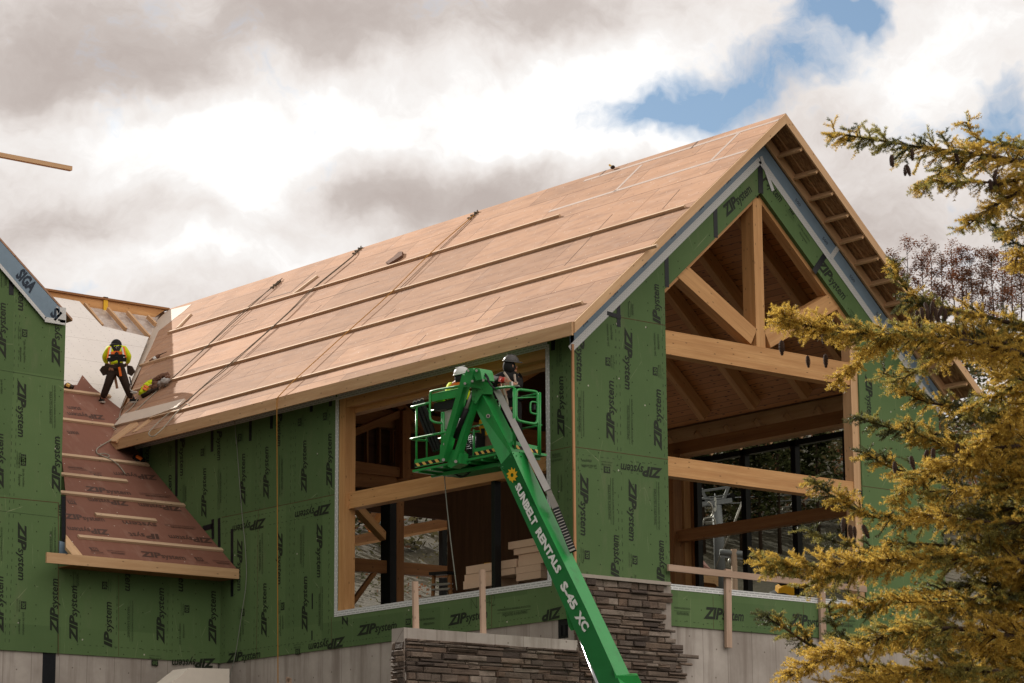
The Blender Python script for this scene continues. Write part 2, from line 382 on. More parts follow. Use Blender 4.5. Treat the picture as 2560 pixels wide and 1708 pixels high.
def f(t, bs, uv, ob, out):
    n1 = t.noise(uv, 1.3, 5, .6); sm = t.noise(t.scale(uv, (1.6, .5, 1)), 1.9, 6, .7); n2 = t.noise(uv, 40, 3, .7)
    c = t.mix(n1, (.195, .085, .06), (.25, .115, .082)); c = t.mix(t.ramp(sm, [(.52, 0), (.78, .5)]), c, (.36, .23, .18))
    nl, rv = nails(t, uv, .34, .37, .013); c = t.mix(t.math('MULTIPLY', nl, t.math('GREATER_THAN', rv, .55)), c, (.55, .46, .40)); c = t.mix(t.math('MULTIPLY', n2, .15), c, (.1, .045, .03))
    t.set(bs, 'Base Color', c); t.set(bs, 'Roughness', .75); t.set(bs, 'Specular IOR Level', .1)
M_['brown_dark'] = mat('red brown wing sheathing', f)
def f(t, bs, uv, ob, out):
    v = t.n('ShaderNodeTexVoronoi', {'Vector': t.scale(uv, (9, 34, 1)), 'Scale': 1.}, voronoi_dimensions='2D'); q = t.n('ShaderNodeSeparateColor', {0: v.outputs[1]}).outputs[0]
    n1 = t.noise(uv, 14, 4, .7); c = t.ramp(q, [(0, (.20, .095, .04)), (.5, (.32, .165, .075)), (1, (.42, .24, .12))]); c = t.mix(t.ramp(n1, [(.5, 0), (.65, .6)]), c, (.10, .045, .02))
    t.set(bs, 'Base Color', c); t.set(bs, 'Roughness', .7)
M_['osb'] = mat('strand board', f)
def tape(name, base, dash, su=.16, sv=.028, fill=.55):
    def f(t, bs, uv, ob, out):
        br = t.n('ShaderNodeTexBrick', {'Vector': uv, 'Color1': dash, 'Color2': tuple(min(1, x*1.15) for x in dash), 'Mortar': base, 'Scale': 1., 'Mortar Size': sv*.3, 'Mortar Smooth': .1, 'Brick Width': su, 'Row Height': sv})
        wn = t.noise(uv, 9, 4, .6); c = t.mix(t.math('MULTIPLY', wn, .3), br.outputs[0], tuple(x*.78 for x in base)); t.set(bs, 'Base Color', c); t.set(bs, 'Roughness', .45)
        bump(t, bs, t.noise(uv, 14, 3), .25, .006)
    return mat(name, f)
M_['tape'] = tape('white flashing tape', (.70, .705, .71), (.34, .35, .36), .14, .042)
M_['tape_thin'] = tape('white seam tape', (.60, .60, .60), (.40, .41, .42), .07, .03)
M_['roof_tape'] = plain('grey roof seam tape', (.46, .36, .31), .5, 0, .25, 14)
M_['black_tape'] = plain('black flashing tape', (.012, .013, .016), .35, 0, .4, 20)
M_['ink'] = plain('black printing', (.020, .026, .016), .6, 0, .3, 30)
M_['ink_faint'] = plain('faded printing', (.040, .062, .028), .65, 0, .4, 40)
M_['ink_brown'] = plain('printing on brown board', (.075, .038, .028), .65, 0, .4, 25)
M_['seam'] = plain('board joint', (.10, .05, .028), .8, 0, .5, 9)
M_['blue'] = plain('blue membrane', (.185, .255, .33), .45, 0, .16, 5)
M_['ink_blue'] = plain('printing on membrane', (.02, .03, .05), .5)
def f(t, bs, uv, ob, out):      # cast concrete with form lines
    n1 = t.noise(ob, .7, 6, .65); n2 = t.noise(ob, 9, 5, .65); st = t.noise(t.scale(ob, (3, 3, .25)), 1.2, 5, .65)
    c = t.mix(t.ramp(n1, [(.3, 0), (.7, 1)]), (.30, .26, .232), (.52, .465, .425)); c = t.mix(t.math('MULTIPLY', n2, .35), c, (.25, .21, .18)); c = t.mix(t.ramp(st, [(.48, 0), (.7, .7)]), c, (.20, .16, .135))
    s = t.n('ShaderNodeSeparateXYZ', {0: uv}); fr = t.math('FRACT', t.math('DIVIDE', s.outputs[0], .61)); ln = t.math('LESS_THAN', fr, .022); c = t.mix(t.math('MULTIPLY', ln, .55), c, (.13, .10, .085))
    nl, rv = nails(t, uv, .61, .60, .016); c = t.mix(t.math('MULTIPLY', nl, .7), c, (.11, .08, .06))
    t.set(bs, 'Base Color', c); t.set(bs, 'Roughness', .85); bump(t, bs, n2, .25, .01)
M_['concrete'] = mat('cast concrete', f)
def f(t, bs, uv, ob, out):      # ledge stone
    ri = t.n('ShaderNodeNewGeometry').outputs['Random Per Island']; n1 = t.noise(ob, 7, 6, .7); n2 = t.noise(ob, 30, 4, .7)
    c = t.ramp(ri, [(0, (.05, .034, .027)), (.2, (.10, .068, .051)), (.4, (.18, .115, .08)), (.55, (.105, .082, .068)), (.7, (.235, .165, .122)), (.85, (.14, .105, .083)), (1, (.31, .245, .20))])
    c = t.mix(t.ramp(n1, [(.35, 0), (.7, .65)]), c, (.055, .038, .03)); c = t.mix(t.ramp(n2, [(.55, 0), (.8, .5)]), c, (.27, .20, .15))
    t.set(bs, 'Base Color', c); t.set(bs, 'Roughness', .85); bump(t, bs, t.math('ADD', n1, t.math('MULTIPLY', n2, .5)), .9, .03)
M_['stone'] = mat('ledge stone', f)
M_['mortar'] = plain('mortar scratch coat', (.30, .255, .225), .9, 0, .25, 8)
M_['cap'] = plain('stone cap', (.36, .31, .27), .85, 0, .2, 7)
def f(t, bs, uv, ob, out):
    n1 = t.noise(ob, 1.5, 4, .6); n2 = t.noise(ob, 24, 4, .7); c = t.mix(n1, (.016, .25, .05), (.022, .305, .066)); c = t.mix(t.ramp(n2, [(.66, 0), (.8, .35)]), c, (.07, .28, .12))
    gr = t.noise(t.scale(ob, (2, 2, .6)), 3.2, 5, .7); c = t.mix(t.ramp(gr, [(.52, 0), (.75, .55)]), c, (.02, .11, .028))
    t.set(bs, 'Base Color', c); t.set(bs, 'Roughness', t.ramp(n1, [(0, .3), (1, .42)])); t.set(bs, 'Coat Weight', .25); t.set(bs, 'Coat Roughness', .2)
M_['lift'] = mat('green machine paint', f)
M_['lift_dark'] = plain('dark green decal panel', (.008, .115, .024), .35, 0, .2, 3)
M_['white_ink'] = plain('white lettering', (.78, .78, .76), .4, 0, .04)
M_['sun_ink'] = plain('yellow emblem', (.75, .42, .02), .4, 0, .05)
M_['steel'] = plain('galvanised steel', (.42, .40, .38), .42, .65, .2, 6)
M_['chrome'] = plain('cylinder rod', (.6, .6, .63), .15, 1., .05)
M_['black'] = plain('black plastic', (.012, .012, .013), .45, 0, .3, 8)
M_['black_metal'] = plain('black window metal', (.010, .010, .011), .4, 0, .25, 8)
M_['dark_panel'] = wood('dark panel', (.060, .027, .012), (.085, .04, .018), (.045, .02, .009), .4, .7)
M_['grey_pad'] = plain('grey cover', (.45, .42, .39), .7, 0, .2, 5)
M_['carton'] = plain('brown carton', (.28, .16, .10), .8)
M_['hazard_y'] = plain('hazard yellow', (.72, .45, .12), .5, 0, .15, 10)
M_['hazard_k'] = plain('hazard black', (.015, .014, .012), .5)
M_['foam'] = plain('insulation board', (.62, .43, .30), .8, 0, .07, 9)
M_['membrane'] = None
def f(t, bs, uv, ob, out):
    n1 = t.noise(uv, 1.2, 5, .6); c = t.mix(n1, (.70, .65, .62), (.82, .78, .75)); nl, rv = nails(t, uv, .30, .16, .016)
    c = t.mix(t.math('MULTIPLY', nl, .45), c, (.33, .29, .27)); s = t.n('ShaderNodeSeparateXYZ', {0: uv}); fr = t.math('FRACT', t.math('ADD', t.math('DIVIDE', s.outputs[1], 1.22), .31))
    c = t.mix(t.math('MULTIPLY', t.math('LESS_THAN', fr, .012), .6), c, (.3, .25, .22)); t.set(bs, 'Base Color', c); t.set(bs, 'Roughness', .75)
M_['membrane'] = mat('white underlay', f)
M_['pale_board'] = plain('pale underlay strip', (.60, .50, .42), .7, 0, .1, 4)
def f(t, bs, uv, ob, out):
    n1 = t.noise(ob, 5, 6, .7); t.set(bs, 'Base Color', t.mix(t.ramp(n1, [(.4, 0), (.65, 1)]), (.38, .30, .26), (.62, .54, .49))); t.set(bs, 'Roughness', .35)
M_['poly'] = mat('clear plastic sheet', f)
M_['rope_grey'] = plain('grey rope', (.30, .27, .22), .9, 0, .35, 60)
M_['rope_dark'] = plain('dark rope', (.10, .075, .05), .9, 0, .35, 60)
M_['rope_orange'] = plain('orange rope', (.40, .19, .04), .85, 0, .35, 60)
M_['cable'] = plain('grey cable', (.20, .21, .18), .7)
M_['hivis'] = plain('lime high visibility cloth', (.56, .66, .012), .75, 0, .2, 9)
M_['orange'] = plain('orange cloth', (.80, .17, .03), .7, 0, .15, 9)
M_['silver'] = plain('reflective tape', (.6, .6, .6), .35)
M_['trouser'] = plain('dark brown trousers', (.032, .021, .016), .85, 0, .4, 7)
M_['jacket_black'] = plain('black jacket', (.016, .015, .015), .85, 0, .4, 7)
M_['leather'] = plain('dark tool leather', (.035, .022, .016), .75, 0, .35, 10)
M_['skin'] = plain('skin', (.46, .24, .16), .55, 0, .08, 9)
M_['sole'] = plain('pale boot sole', (.40, .36, .32), .8)
M_['red'] = plain('red glove', (.42, .03, .02), .7)
M_['white_hat'] = plain('white helmet', (.62, .61, .60), .3, 0, .06)
M_['dark_hat'] = plain('dark grey helmet', (.085, .08, .08), .35, 0, .15)
M_['yellow'] = plain('yellow machine paint', (.72, .36, .02), .4, 0, .15)
M_['yellow_strap'] = plain('yellow strap', (.70, .42, .03), .6)
M_['brown_rag'] = plain('brown rag', (.14, .07, .045), .9, 0, .4, 14)
M_['grey_rag'] = plain('grey cap', (.33, .31, .30), .8, 0, .2, 9)
M_['copper'] = wood('bare corner strip', (.50, .25, .12), (.60, .32, .17), (.40, .18, .08), .4)
M_['lift_tower'] = plain('grey galvanised tower', (.24, .25, .27), .5, .3, .15, 2)
M_['pink'] = plain('pink insulation siding', (.42, .22, .19), .7)
M_['bark'] = plain('bark', (.055, .036, .026), .95, 0, .4, 12)
M_['bark_far'] = plain('grey bark', (.115, .09, .078), .95, 0, .35, 4)
def leaf(name, c1, c2, tr=.35, gloss=.25):
    def f(t, bs, uv, ob, out):
        ri = t.n('ShaderNodeNewGeometry').outputs['Random Per Island']; c = t.mix(ri, c1, c2)
        n1 = t.noise(ob, 3.5, 3); c = t.mix(t.math('MULTIPLY', n1, .35), c, tuple(x*.6 for x in c1))
        t.set(bs, 'Base Color', c); t.set(bs, 'Roughness', .45); t.set(bs, 'Specular IOR Level', gloss)
        tl = t.n('ShaderNodeBsdfTranslucent', {'Color': c}); mx = t.n('ShaderNodeMixShader', {0: tr, 1: bs, 2: tl}); t.set(out, 'Surface', mx)
    return mat(name, f)
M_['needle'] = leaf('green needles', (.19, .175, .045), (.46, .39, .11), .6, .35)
M_['needle_gold'] = leaf('golden needles', (.44, .285, .045), (.74, .53, .12), .6, .35)  # gold is part yellowed needles, part sun glow put into the colour
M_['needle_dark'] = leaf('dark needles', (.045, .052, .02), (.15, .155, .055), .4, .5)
M_['cone'] = plain('spruce cone', (.06, .034, .024), .8, 0, .4, 40)
M_['leaf_rust'] = leaf('rust leaves', (.16, .058, .028), (.30, .115, .05), .3, 0)
M_['leaf_brown'] = leaf('brown twigs', (.13, .06, .032), (.23, .105, .055), .2, 0)
M_['far_conifer'] = leaf('far conifer', (.022, .027, .011), (.062, .068, .028), .05, 0)
M_['far_olive'] = leaf('olive hillside leaves', (.05, .048, .022), (.12, .10, .048), .05, 0)
def f(t, bs, uv, ob, out):
    n1 = t.noise(ob, .12, 6, .65); n2 = t.noise(ob, 1.6, 6, .7); c = t.mix(t.ramp(n1, [(.35, 0), (.65, 1)]), (.042, .034, .018), (.068, .054, .028)); c = t.mix(t.ramp(n2, [(.45, 0), (.7, .7)]), c, (.034, .033, .014))
    t.set(bs, 'Base Color', c); t.set(bs, 'Roughness', .95); bump(t, bs, n2, .6, .2)
M_['ground'] = mat('dry grass ground', f)
def f(t, bs, uv, ob, out):
    for l in list(out.inputs['Surface'].links): t.t.links.remove(l)
    tr = t.n('ShaderNodeBsdfTransparent', {'Color': (.70, .71, .68, 1)}); gl = t.n('ShaderNodeBsdfGlossy', {'Roughness': .03, 'Color': (.8, .8, .8, 1)})
    fr = t.n('ShaderNodeFresnel', {'IOR': 1.12}); t.set(out, 'Surface', t.n('ShaderNodeMixShader', {0: fr, 1: tr, 2: gl}))
M_['glass'] = mat('window glass', f)
M_['pale_concrete'] = plain('pale precast', (.78, .70, .62), .8, 0, .1, 5)
# ------------------------------------------------------------------ ground and hill
def ghash(x, y): return math.sin(x*.131+1.3)*math.cos(y*.117+.4)*.5+math.sin(x*.043+y*.061)*.8
BK = V((fw.x, fw.y, 0)).normalized(); RK = V((BK.y, -BK.x, 0))
def ground_z(x, y):
    d = (V((x, y, 0))-V((CAM.x, CAM.y, 0))); u = d.dot(BK)
    z = GRD
    t = min(max((u-20)/25, 0), 1); z += 2.4*t*t*(3-2*t)
    if u > 188:
        k = u-188; z += .36*k if k < 242 else 87.1+.02*(k-242)
    return z+ghash(x, y)*(.15 if u < 180 else .8)
mb = MB(); us = list(range(-40, 300, 4))+list(range(300, 2300, 200)); vs = list(range(-1600, -120, 120))+list(range(-120, 121, 5))+list(range(160, 1700, 120))
for u in us:
    for v in vs:
        p = CAM+BK*u+RK*v; mb.v.append(V((p.x, p.y, ground_z(p.x, p.y))))
nv = len(vs)
for i in range(len(us)-1):
    for j in range(nv-1):
        mb.face([i*nv+j, i*nv+j+1, (i+1)*nv+j+1, (i+1)*nv+j], [(us[i], vs[j]), (us[i], vs[j+1]), (us[i+1], vs[j+1]), (us[i+1], vs[j])], 0, True)
mb.build('ground', M_['ground'], kind='structure')

# ------------------------------------------------------------------ the timber hall
hall = thing('timber_hall', 'large gabled timber hall with green sheathing and brown roof boards, unfinished, open timber truss', 'building', (XM, 7, GRD+2))
GN = V((0, -1, 0)); LN = V((-1, 0, 0))
def gz(x): return ZR-SL*abs(x-XM)          # top of roof plane at x
TH = .26/MN.z                               # vertical thickness of roof build-up
def ztop(x): return gz(x)-TH
BAND = 5.335; 
def zin(x): return BAND-.885*abs(x-XM)      # lower edge of the green band under the rake
PR = {}
def R2(mb, px1, px2, txt, pf, N, H=.175, m=1): put2d(mb, logo2d(txt), pf(px1), pf(px2), N, H, m)
STAMP = [('30', 0), ]
def stamp(mb, A, U, N, m, s=1.):
    """boxed 30 mark with two lines of small print, upright along U"""
    A = V(A); U = V(U).normalized(); W_ = V(N).cross(U); q = V(N)*.003
    mb.prism([A, A+U*.15*s, A+U*.15*s+W_*.115*s, A+W_*.115*s], q, m, u=U)
    put_text(mb, '30', A+U*.02*s+W_*.02*s, A+U*.13*s+W_*.02*s, N, .075*s, m+2, .02, 0, .006)
    put_text(mb, 'YEAR SYSTEM', A-U*.03*s-W_*.045*s, A+U*.2*s-W_*.045*s, N, .03*s, m+1, .01)
    put_text(mb, 'LIMITED WARRANTY', A-U*.05*s-W_*.09*s, A+U*.22*s-W_*.09*s, N, .022*s, m+1)
def small(mb, A, B, N, kind, m):
    A, B = V(A), V(B); u = (B-A).normalized(); w_ = V(N).cross(u)
    if kind == 'J':
        put_text(mb, 'Join the revolution.', A, B, N, .05, m, .012); put_text(mb, '#zipsystem', A+(B-A)*.3-w_*.085, B-(B-A)*.05-w_*.085, N, .048, m, .015)
    else:
        put_text(mb, 'WATER-RESISTIVE & AIR BARRIER PROTECTION', A, B, N, .034, m, .012); strip(mb, [A-w_*.035, B-w_*.035], .006, N, m)
        put_text(mb, 'INSULATED R-SHEATHING', A+(B-A)*.16-w_*.10, B-(B-A)*.1-w_*.10, N, .052, m, .02)
def dashes(mb, A, B, N, m, w_=.012, L=.07, gap=.07):
    A, B = V(A), V(B); n = int((B-A).length/(L+gap)); u = (B-A).normalized()
    for i in range(n):
        if rnd.random() < .85:
            a = A+u*i*(L+gap); strip(mb, [a, a+u*L*rnd.uniform(.5, 1)], w_, N, m, .002)
# --- front gable wall: piers, sill wall and the band under the rakes, as 22 cm slabs
mb = MB(); TK = V((0, .22, 0))
def gp(*pts): mb.prism([(x, 0, z) for x, z in pts], TK, 0, u=(1, 0, 0), off=(0, 0))
zs = -2.245
gp((0, ZB), (AO, ZB), (AO, ztop(AO)), (0, ztop(0)))
gp((BO, ZB), (WID, ZB), (WID, ztop(WID)), (BO, ztop(BO)))
gp((AO, ZB), (BO, ZB), (BO, zs), (AO, zs))
xa = XM-(BAND-zin(AO))/.885
gp((AO, zin(AO)), (XM, BAND), (XM, ztop(XM)), (AO, ztop(AO)))
gp((BO, zin(BO)), (BO, ztop(BO)), (XM, ztop(XM)), (XM, BAND))
P0 = lambda p: PY(p, 0)
def G_(z, a, b, t, H=.175, m=1): put2d(mb, logo2d(t), P0(z(*a)), P0(z(*b)), GN, H, m)
G_(zP, (243, 300), (243, 790), 'IPsystem'); G_(zP, (608, 1410), (603, 795), 'ZIPsystem'); G_(zP, (714, 265), (716, 875), 'ZIPsystem'); G_(zP, (1072, 1480), (1065, 880), 'ZIPsystem')
G_(zG, (706, 290), (696, 30), 'IPsystem'); G_(zS, (1305, 188), (1035, 152), 'ZIPsystem'); G_(zS, (778, 210), (778, 615), 'ZIPsystem'); G_(zS, (1090, 250), (1090, 650), 'ZIPsystem')
G_(zS, (1022, 893), (1020, 615), 'IPsystem'); G_(zS, (1316, 918), (1312, 650), 'IPsystem')
G_(zT, (300, 765), (472, 597), 'ZIPsystem', .2); G_(zT, (537, 520), (652, 672), 'Psystem', .2); G_(zT, (885, 1065), (1066, 1310), 'ZIPsystem', .2)
G_(zG, (2046, 620), (2062, 910), 'ZIPsystem'); G_(zR, (490, 1065), (800, 1089), 'ZIPsystem', .2); G_(zR, (1158, 1116), (1440, 1140), 'ZIPsystem', .2)
for z, a, b, k in ((zP, (560, 455), (548, 230), 'J'), (zP, (1020, 550), (1010, 320), 'J'), (zP, (300, 890), (302, 1340), 'I'), (zP, (775, 970), (778, 1415), 'I'), (zP, (757, 165), (757, 20), 'I'),
                   (zS, (980, 245), (985, 545), 'I'), (zS, (1275, 270), (1280, 580), 'I'), (zR, (845, 1040), (1062, 1058), 'I'), (zR, (262, 992), (388, 1004), 'I'), (zR, (1480, 1085), (1660, 1098), 'I'),
                   (zT, (768, 815), (845, 930), 'J'), (zT, (1110, 1370), (1180, 1475), 'I'), (zS, (880, 162), (780, 158), 'J'), (zS, (815, 850), (815, 905), 'J'), (zS, (1125, 870), (1125, 910), 'J')):
    small(mb, P0(z(*a)), P0(z(*b)), GN, k, 2)
for z, a, up in ((zP, (572, 650), (0, 0, 1)), (zP, (1035, 745), (0, 0, 1)), (zS, (803, 712), (0, 0, -1)), (zS, (1112, 745), (0, 0, -1)), (zS, (968, 175), (-1, 0, 0)), (zT, (712, 715), (.75, 0, -.66))):
    stamp(mb, P0(z(*a)), up, GN, 1)
gseam = lambda a, b, w_=.010, m=4: strip(mb, [a, b], w_, GN, m)
gseam(V((.02, 0, 0)), V((AO, 0, 0))); gseam(V((1.13, 0, 2.44)), V((AO, 0, 2.44))); gseam(V((BO, 0, 0)), V((WID, 0, 0))); gseam(V((1.13, 0, 2.44)), V((1.13, 0, ztop(1.13))), .006)
for x in (.14, 1.06, 1.14, 2.18): dashes(mb, (x, 0, -2.2), (x, 0, 2.9 if x > 1 else 2.0), GN, 2)
for z in (-.12, -.33): dashes(mb, (.1, 0, z), (AO-.1, 0, z), GN, 2)
for z in (-2.86, -2.32): dashes(mb, (AO+.1, 0, z), (WID-.1, 0, z), GN, 2, .01, .05, .06)
for x in (3.3, 5.6, 6.8): gseam(V((x, 0, ZB)), V((x, 0, zs-.1)), .005)
gw = mb.build('gable_wall', [M_['green'], M_['ink'], M_['ink_faint'], M_['green'], M_['seam']], hall)
# membrane and tapes on the gable wall
mb = MB()
def edge(off): return [V((-.02, 0, ztop(-.02)-off)), V((XM, 0, ztop(XM)-off)), V((WID+.02, 0, ztop(WID+.02)-off))]
B1, B2 = 0., .41
for i in (0, 1):
    a, b = edge(B1)[i:i+2]; c, d = edge(B2)[i:i+2]
    mb.prism([a, b, d, c], (0, -.006, 0), 0)
for k in range(12):
    for s in (1, -1):
        x = XM+s*(.9+k*.36); p = V((x, -.006, ztop(x)-.24)); d = V((1, 0, -SL*s)).normalized()
        if k % 2 == 0: put_text(mb, '500', p, p+d*.17, GN, .07, 1, .0)
mb.build('blue_membrane', [M_['blue'], M_['ink_blue']], gw)
mb = MB()
for i in (0, 1):
    a, b = edge(B2)[i:i+2]; strip(mb, [a+V((0, -.006, 0)), b+V((0, -.006, 0))], .13, GN, 0, .004)
for x in (6.62, 8.0):
    p = V((x, -.012, ztop(x)-B2)); strip(mb, [p, p+V((.33, 0, .37))], .1, GN, 0, .004)
p = V((XM+.02, -.012, ztop(XM)-.33)); strip(mb, [p, p+V((.3, 0, -.62))], .08, GN, 0, .003)
mb.build('seam_tape', [M_['tape_thin']], gw)
def piece(pts, wd, N, lift, par, nm='black_tape', mt='black_tape'):
    mb = MB(); strip(mb, pts, wd, N, 0, lift); return mb.build(nm, M_[mt], par)
piece([(XM, -.002, ztop(XM)-B2-.06), (XM, -.002, BAND-.02)], .13, GN, .006, gw)
for x in (3.58, 2.32): piece([(x, 0, ztop(x)-B2-.05), (x, 0, zin(x))], .10, GN, .006, gw)
p = V((6.50, 0, ztop(6.50)-B2-.04)); piece([p, p+V((-.34, 0, -.40))], .12, GN, .006, gw)
x0 = 1.13; piece([(x0, 0, 2.66), (x0, 0, 2.26)], .085, GN, .007, gw); piece([(x0+.05, -.007, 2.44), (x0-.28, -.007, 2.47)], .075, GN, .005, gw)
piece([(.03, 0, 2.0), (.03, 0, 1.75)], .09, GN, .006, gw)
mb = MB(); mb.prism([(.004, -.03, -2.25), (.05, -.03, -2.25), (.05, -.03, 1.8), (.004, -.03, 1.8)], (0, .028, 0)); mb.build('corner_strip', M_['copper'], gw)
mb = MB(); strip(mb, [(AO, 0, zs-.02), (BO, 0, zs-.02)], .1, GN, 0, .006); mb.prism([(AO, -.006, zs), (BO, -.006, zs), (BO, .23, zs), (AO, .23, zs)], (0, 0, .006), 0); mb.build('sill_tape', M_['tape'], gw)

# --- long wall with the big opening
YW0, YW1 = 6.906-.10, .576+.10; WZ0, WZ1 = -2.35+.10, 1.86
mb = MB(); TX = V((.22, 0, 0))
def lp(*pts): mb.prism([(0, y, z) for y, z in pts], TX, 0, u=(0, -1, 0), off=(0, 0))
zt_ = ztop(0)-.02
lp((YR, ZB), (YW0, ZB), (YW0, zt_), (YR, zt_)); lp((YW1, ZB), (.222, ZB), (.222, zt_), (YW1, zt_)); lp((YW0, ZB), (YW1, ZB), (YW1, WZ0), (YW0, WZ0)); lp((YW0, WZ1), (YW1, WZ1), (YW1, zt_), (YW0, zt_))
L0 = lambda p: PX(p, 0)
def L_(z, a, b, t, H=.175, m=1): put2d(mb, logo2d(t), L0(z(*a)), L0(z(*b)), LN, H, m)
for z, a, b, t in ((zC, (137, 425), (137, 85), 'ZIPsystem'), (zC, (287, 385), (287, 40), 'ZIPsystem'), (zC, (532, 345), (532, 0), 'ZIPsystem'), (zC, (696, 312), (694, -45), 'ZIPsystem'),
                   (zC, (272, 506), (55, 556), 'ZIPsystem'), (zC, (693, 412), (458, 466), 'ZIPsystem'), (zC, (88, 635), (88, 975), 'ZIPsystem'), (zC, (345, 585), (345, 935), 'ZIPsystem'), (zC, (601, 532), (601, 890), 'ZIPsystem'),
                   (zC, (274, 1275), (274, 922), 'ZIPsystem'), (zC, (537, 1242), (537, 878), 'ZIPsystem'), (zC, (783, 1270), (545, 1318), 'ZIPsystem'), (zC, (858, 1260), (1115, 1218), 'ZIPsystem'), (zC, (764, 1130), (764, 1205), 'Z'),
                   (zC, (15, 1437), (235, 1402), 'ZIPsystem'), (zC, (1445, 1197), (1700, 1145), 'ZIPsystem'), (zS, (660, 1076), (530, 1108), 'ZIP'),
                   (zK, (1597, 770), (1590, 365), 'ZIPsystem'), (zL, (1163, -40), (1163, 235), 'IPsystem'), (zL, (1402, -60), (1402, 135), 'Psystem'), (zE, (1422, 1075), (1422, 1370), 'IPsystem'),
                   (zL, (1330, 508), (1330, 180), 'ZIPsystem'), (zL, (945, -20), (945, 150), 'IPsyst'), (zL, (1108, 330), (1106, 222), 'tem')):
    L_(z, a, b, t)
for z, a, b, k in ((zC, (247, 600), (247, 865), 'I'), (zC, (512, 552), (510, 822), 'I'), (zC, (632, 945), (630, 1225), 'I'), (zC, (112, 1300), (110, 1160), 'J'), (zC, (368, 1265), (366, 1130), 'J'), (zS, (640, 385), (637, 220), 'J'), (zS, (242, 1105), (456, 1078), 'I'),
                   (zC, (362, 365), (362, 100), 'I'), (zC, (1256, 1168), (1362, 1155), 'J'), (zL, (1090, 170), (1090, 30), 'I'), (zL, (1410, 450), (1410, 190), 'I'), (zP, (58, 655), (58, 400), 'I'), (zS, (660, 118), (588, 130), 'I'), (zL, (1185, 420), (1185, 290), 'I')):
    small(mb, L0(z(*a)), L0(z(*b)), LN, k, 2)
for z, a, up in ((zC, (368, 1050), (0, 0, -1)), (zC, (112, 1090), (0, 0, -1)), (zC, (490, 1345), (0, 1, 0)), (zE, (1610, 1205), (0, 0, 1)), (zE, (1140, 1325), (0, 0, 1)), (zE, (845, 1440), (0, 0, 1)), (zE, (1808, 1160), (0, 0, 1)), (zC, (1172, 1195), (0, -1, 0))):
    stamp(mb, L0(z(*a)), up, LN, 1)
lseam = lambda a, b, w_=.010: strip(mb, [a, b], w_, LN, 4)
lseam((0, YW1-.1, 0), (0, 0.03, 0)); lseam((0, YG, 0), (0, YW0+.1, 0)); lseam((0, 9.5, 0), (0, 9.5, ZB), .006); lseam((0, 7.0, WZ0-.1), (0, 7.0, ZB), .006); lseam((0, 2.2, WZ0-.1), (0, 2.2, ZB), .006)
for y in (7.1, 8.25, 8.4, 9.45, 9.6, 10.65): dashes(mb, (0, y, -2.8), (0, y, 1.8), LN, 2)
for z in (-.10, -.34, -2.75): dashes(mb, (0, YG, z), (0, YW0+.15, z), LN, 2)
dashes(mb, (0, YW0, -2.85), (0, .2, -2.85), LN, 2, .01, .05, .05); dashes(mb, (0, .12, -2.2), (0, .12, 1.7), LN, 2); dashes(mb, (0, .5, -2.2), (0, .5, 1.7), LN, 2)
N_ = L0(zI(855, 1530)); put_text(mb, 'N1 42', L0(zI(860, 1528)), L0(zI(1025, 1498)), LN, .22, 2, -.028)
lw = mb.build('long_wall', [M_['green'], M_['ink'], M_['ink_faint'], M_['green'], M_['seam']], hall)
mb = MB(); e = .052
a, b, c, d = (0, YW0+e, WZ0-.1), (0, YW0+e, WZ1+.04), (0, YW1-e, WZ1+.04), (0, YW1-e, WZ0-.1)
strip(mb, [a, b], .105, LN, 0, .006); strip(mb, [b, c], .13, LN, 0, .008); strip(mb, [c, d], .105, LN, 0, .006); strip(mb, [(0, YW0+.1, WZ0-.05), (0, YW1-.1, WZ0-.05)], .105, LN, 0, .008)
mb.prism([(-.008, YW0, WZ0), (.23, YW0, WZ0), (.23, YW1, WZ0), (-.008, YW1, WZ0)], (0, 0, .005), 0)
mb.build('window_tape', M_['tape'], lw)
def bt(z, a, b, w_=.09): piece([L0(z(*a)), L0(z(*b))], w_, LN, .006, lw)
bt(zE, (1212, 1120), (1210, 1325)); bt(zE, (1378, 1085), (1376, 1230)); bt(zE, (912, 1200), (910, 1410)); bt(zE, (1688, 1010), (1688, 1098)); bt(zE, (1840, 985), (1838, 1055)); bt(zL, (1138, -10), (1138, 365)); bt(zL, (912, 10), (912, 125))
bt(zL, (1413, 505), (1415, 690)); bt(zL, (1497, 575), (1497, 1010)); bt(zL, (1372, 512), (1374, 640)); bt(zL, (1372, 555), (1310, 572), .11); bt(zC, (570, 990), (570, 1090), .03); bt(zC, (568, 1230), (568, 1290), .03); bt(zK, (1525, 135), (1523, 200), .1)
# foundations
mb = MB(); mb.prism([(.03, 0.03, ZB), (WID-.03, .03, ZB), (WID-.03, .03, GRD-1), (.03, .03, GRD-1)], (0, .25, 0), u=(1, 0, 0), off=(0, 0))
mb.prism([(.03, YR, ZB), (.03, .28, ZB), (.03, .28, GRD-1), (.03, YR, GRD-1)], (.25, 0, 0), u=(0, -1, 0), off=(0, 0))
fd = mb.build('foundation', M_['concrete'], hall)
a = L0(zS(625, 1160)); b = L0(zS(690, 1275)); mb = MB(); mb.prism([(.027, a.y, a.z), (.027, b.y, a.z), (.027, b.y, b.z), (.027, a.y, b.z)], (.002, 0, 0), 0)
for k in (.3, .75): y = a.y+(b.y-a.y)*k; mb.bar((.02, y, b.z+.05), (.02, y, a.z-.1), .05, .05)
mb.build('painted_niche', M_['black'], fd)  # flat black sheet stands for the dark depth of a recess

